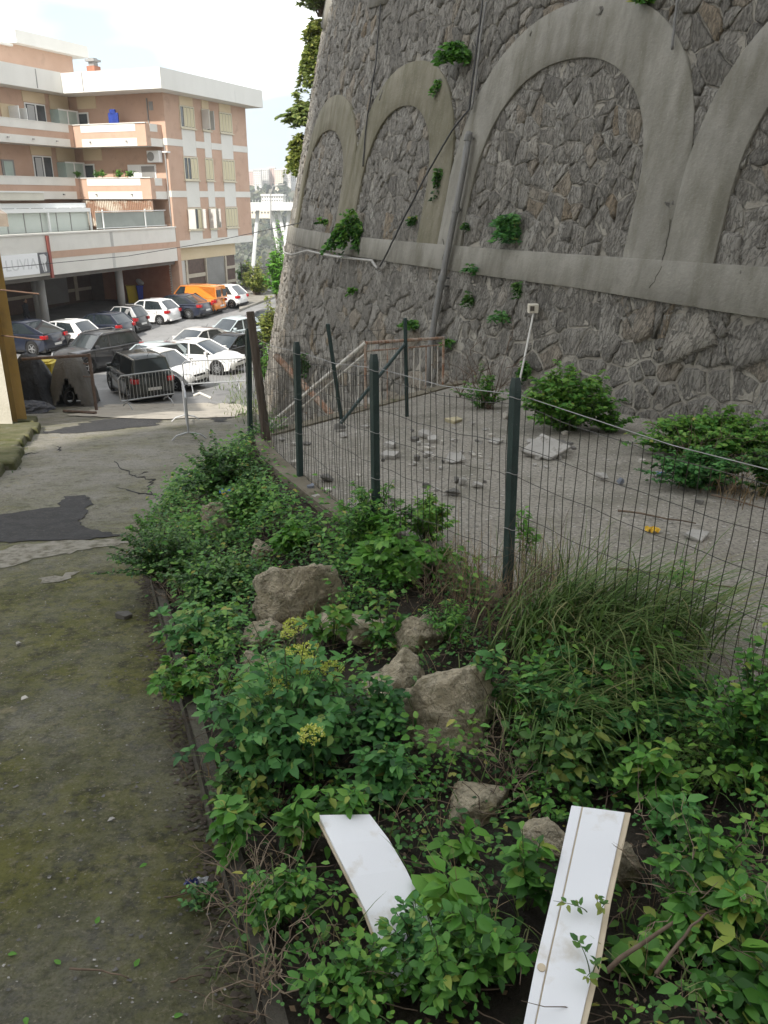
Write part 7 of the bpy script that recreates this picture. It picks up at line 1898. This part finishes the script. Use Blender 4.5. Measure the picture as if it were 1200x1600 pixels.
# --- trees of the valley (a mass) beyond the railing
def wood(name, spots, n, m, size):
    pos = []; g = np.random.default_rng(5)
    for _ in range(n):
        x0, x1, y0, y1 = spots[g.integers(len(spots))]
        y = g.uniform(y0, y1); x = g.uniform(x0, x1) * y; z = far_z(x, y); r_ = size * g.uniform(.6, 1.5) * (1 + y / 400)
        k = 34
        q = g.normal(0, 1, (k, 3)); q = q / np.linalg.norm(q, axis=1, keepdims=True) * g.uniform(.5, 1, (k, 1)); q[:, 2] = np.abs(q[:, 2]) * 1.2
        pos.append(np.concatenate([np.array([x, y, z]) + q * r_ * .9, np.full((k, 1), r_ * .55), np.full((k, 1), np.clip(g.normal(.5, .25), 0, 1))], 1))
    A = np.concatenate(pos); k = len(A)
    V, F, T = leaves_geo('round', A[:, :3], g.normal(0, 1, (k, 3)), g.normal(0, 1, (k, 3)) + np.array([0, -.5, 1]), A[:, 3], np.clip(A[:, 4] + g.normal(0, .15, k), 0, 1))
    return tag(link_mesh(name, fast_mesh(name, V, F, m, T)), kind='stuff')
G_FAR = leaf_mat('valley_foliage', [(.030, .045, .022), (.055, .07, .035), (.085, .095, .05), (.13, .12, .075)], trans=.1)
wood('valley_wood', [(-.22, -.08, 80, 140), (-.22, -.08, 130, 300), (-.22, -.08, 300, 800)], 900, G_FAR, 2.6)
# --- ground cover of the bank
_segs = [(at(940, 1262, 2.6), at(852, 1720, 2.8), .17), (at(537, 1273, 2.74), at(620, 1430, 2.83), .15)]
def blocked(x, y):
    for bx, by, r_ in BOULD:
        if (x - bx) ** 2 + (y - by) ** 2 < (r_ * .95) ** 2: return True
    for a, b, w in _segs:
        ab = Vector((b.x - a.x, b.y - a.y)); ap = Vector((x - a.x, y - a.y)); t_ = max(0, min(1, ap.dot(ab) / ab.dot(ab)))
        if (ap - ab * t_).length < w: return True
    return False
def cover(name, n, size, kind, m, region, lift=.06, tint0=.45, sd=.2, per=13, rad=.085):
    """ground cover: many little sprigs, each a dome of leaves"""
    g = np.random.default_rng(len(name) * 31 + n); C_ = []
    while len(C_) < n:
        y = g.uniform(1.2, 11.2); a, b = float(kerb_x(y)) + .06, float(edge_x(y)) + .1
        x = a + (b - a) * g.uniform(0, 1)
        if g.uniform() > region(x, y, (x - a) / (b - a)) or blocked(x, y): continue
        C_.append((x, y, bank_z(x, y)))
    C_ = np.repeat(np.array(C_), per, 0); k = len(C_)
    sc = np.repeat(g.uniform(.6, 1.5, n), per); tn = np.repeat(g.normal(tint0, .15, n), per)
    az = g.uniform(0, 6.28, k); rr_ = np.sqrt(g.uniform(0, 1, k)); zz = np.sqrt(np.maximum(0, 1 - rr_ ** 2)) * g.uniform(.35, 1, k)
    P_ = C_ + np.stack([np.cos(az) * rr_ * rad * sc, np.sin(az) * rr_ * rad * sc, zz * lift * 2.4 * sc + .01], -1)
    a2 = az + g.normal(0, .7, k)
    D_ = np.stack([np.cos(a2), np.sin(a2), g.uniform(-.3, .4, k)], -1); N_ = g.normal(0, .3, (k, 3)) + np.stack([np.cos(az) * rr_ * .6, np.sin(az) * rr_ * .6 - .2, np.ones(k)], -1)
    V, F, T = leaves_geo(kind, P_, D_, N_, size * g.uniform(.5, 1.25, k) * (.7 + .3 * sc), np.where(g.uniform(0, 1, k) < .02, 1.0, np.clip(tn + g.normal(0, sd, k), 0, .88)), .1)
    return tag(link_mesh(name, fast_mesh(name, V, F, m, T)), kind='stuff')
patch = lambda x, y, s, o: mnoise.noise(Vector((x * s, y * s, o)))
bare = lambda x, y, t: .12 if (t < .10 and y < 8) or (t > .8 and 7 < y < 10.7) else 0.3 if (t < .2 and y < 3.4) else (.22 if (x - .25) ** 2 / .5 + (y - 4.75) ** 2 / .9 < 1 or (x + .75) ** 2 / .12 + (y - 5.6) ** 2 / .3 < 1 else (.5 if y < 3.2 and x > -.3 else 1.0))
cover('ground_ivy', 950, .044, 'ovate', G_DARK, lambda x, y, t: bare(x, y, t) * max(.05, min(1, .5 + 1.3 * patch(x, y, 1.5, 2))), .07, .5)
cover('ground_weeds', 850, .042, 'ovate', G_MID, lambda x, y, t: bare(x, y, t) * max(.03, min(1, .4 + 1.4 * patch(x, y, 1.9, 7))), .085, .45)
cover('creeping_leaves', 900, .026, 'round', G_BLUE, lambda x, y, t: bare(x, y, t) * max(.05, min(1, .4 + 1.3 * patch(x, y, 2.2, 11))), .05, .5, per=16, rad=.1)
cover('sprouts', 600, .055, 'ovate', G_MID, lambda x, y, t: bare(x, y, t) * max(0, min(1, .25 + 1.5 * patch(x, y, 1.3, 17))), .16, .6, per=16, rad=.10)
cover('leaf_litter', 2500, .03, 'small', leaf_mat('dead_leaf', [(.05, .032, .018), (.10, .065, .035), (.16, .11, .06), (.21, .16, .10)], trans=.1), lambda x, y, t: .8, .008, .45, per=3, rad=.12)
def twig_mess(n):
    mb = MB(); g = random.Random(9)
    for _ in range(n):
        y = g.uniform(1.3, 10.8); a, b = float(kerb_x(y)), float(edge_x(y)); x = a + (b - a) * g.random(); p = Vector((x, y, bank_z(x, y) + g.uniform(.01, .12)))
        d = Vector((g.gauss(0, 1), g.gauss(0, 1), g.gauss(0, .35))).normalized(); L = g.uniform(.1, .4); pts = [p]
        for i in range(4): d = (d + Vector((g.gauss(0, .25), g.gauss(0, .25), g.gauss(0, .2)))).normalized(); pts.append(pts[-1] + d * L / 4)
        mb.tube(pts, [.0028, .0026, .0022, .0018, .001], 3, cap=False)
    return tag(mb.build('dry_twigs', M_TWIG), kind='stuff')
twig_mess(1500)
# damp dirt strip with litter along the kerb
def reg_kerb():
    y = random.uniform(1.5, 9); return float(kerb_x(y)) - abs(random.gauss(0, .07)), y
chips('kerb_dirt', 1300, reg_kerb, .008, .025, mat('dark_crumbs', (.04, .032, .024), (.075, .06, .045), 9, .95), dz)
# --- scraps of rubbish
def scrap(px, py, w, cols, label, seed, lift=.03, cat='litter', name='plastic_wrapper'):
    p = hit(px, py) + Vector((0, 0, lift)); root = empty(name, tuple(p), 0, label, cat); g = random.Random(seed)
    for k, (c, ox, oy, s) in enumerate(cols):
        n = 7; V = []; Fq = []
        for j in range(n):
            for i in range(n):
                x, y = (i / (n - 1) - .5) * w * s, (j / (n - 1) - .5) * w * s * .7
                V.append((x + ox * w, y + oy * w, g.uniform(0, .35) * w * s + .1 * w * math.sin(i * 2 + j)))
        for j in range(n - 1):
            for i in range(n - 1): a = j * n + i; Fq.append((a, a + 1, a + n + 1, a + n))
        MB().add(V, Fq).build('crumpled_film', c, root)
M_CBLUE = mat('blue_film', (.02, .12, .42), (.03, .16, .5), 20, .3); M_CYEL = mat('yellow_film', (.65, .42, .03), (.6, .36, .03), 20, .35); M_CRED = mat('reddish_film', (.40, .14, .12), (.5, .4, .38), 20, .35); M_CLEAR = mat('milky_film', (.42, .43, .44), (.34, .35, .36), 20, .25); M_DBLUE = mat('dark_blue_film', (.012, .016, .10), (.05, .06, .13), 20, .25)
scrap(355, 806, .12, [(M_CBLUE, -.1, .5, 1), (M_CYEL, .1, -.1, .8), (M_CRED, .45, -.55, .9)], 'blue, yellow and red wrapper caught in the bank above the small boulder', 3, .25)
scrap(300, 1386, .07, [(M_DBLUE, 0, 0, 1), (M_CLEAR, .7, .2, .9)], 'crumpled dark blue wrapper lying on the lane at the kerb', 5, .02)
scrap(1032, 745, .14, [(M_CBLUE, 0, 0, .7), (M_CLEAR, -.4, .1, .7)], 'blue and white wrapper on the terrace below the wall weeds', 7, .02)
scrap(1019, 832, .12, [(M_CYEL, 0, 0, 1)], 'small yellow scrap on the terrace', 8, .01, name='yellow_scrap')
o = chunk(193, 965, 24, .05, M_SLABD, 'flat black stone alone on the mossy lane', 77, None, (0, .1), .5, name='stone', cat='stone')
chunk(28, 1008, 9, .03, M_SLABR, 'small pale stone on the mossy lane beyond the black one', 78, None, (0, 0), .6, name='stone', cat='stone')
chunk(38, 1092, 16, .015, M_SLABW, 'pale flat chip on the mossy lane', 79, None, (0, 0), .6, name='stone', cat='stone')
chunk(174, 1282, 10, .015, M_SLABR, 'squarish pale chip in the middle of the mossy lane', 80, None, (0, 0), .8, name='stone', cat='stone')

# ------------------------------------------------------------------ thin haze over the valley
mb = MB(); mb.box(-1500, 1500, -80, 2600, -110, 52)
m, n, out = new_mat('haze')
pv = n.nodes.new('ShaderNodeVolumePrincipled'); pv.inputs['Density'].default_value = 0.00042; pv.inputs['Color'].default_value = (.93, .95, .97, 1); pv.inputs['Anisotropy'].default_value = .3
n.links.new(pv.outputs[0], out.inputs['Volume'])
hz = mb.build('haze', m); tag(hz, kind='stuff')
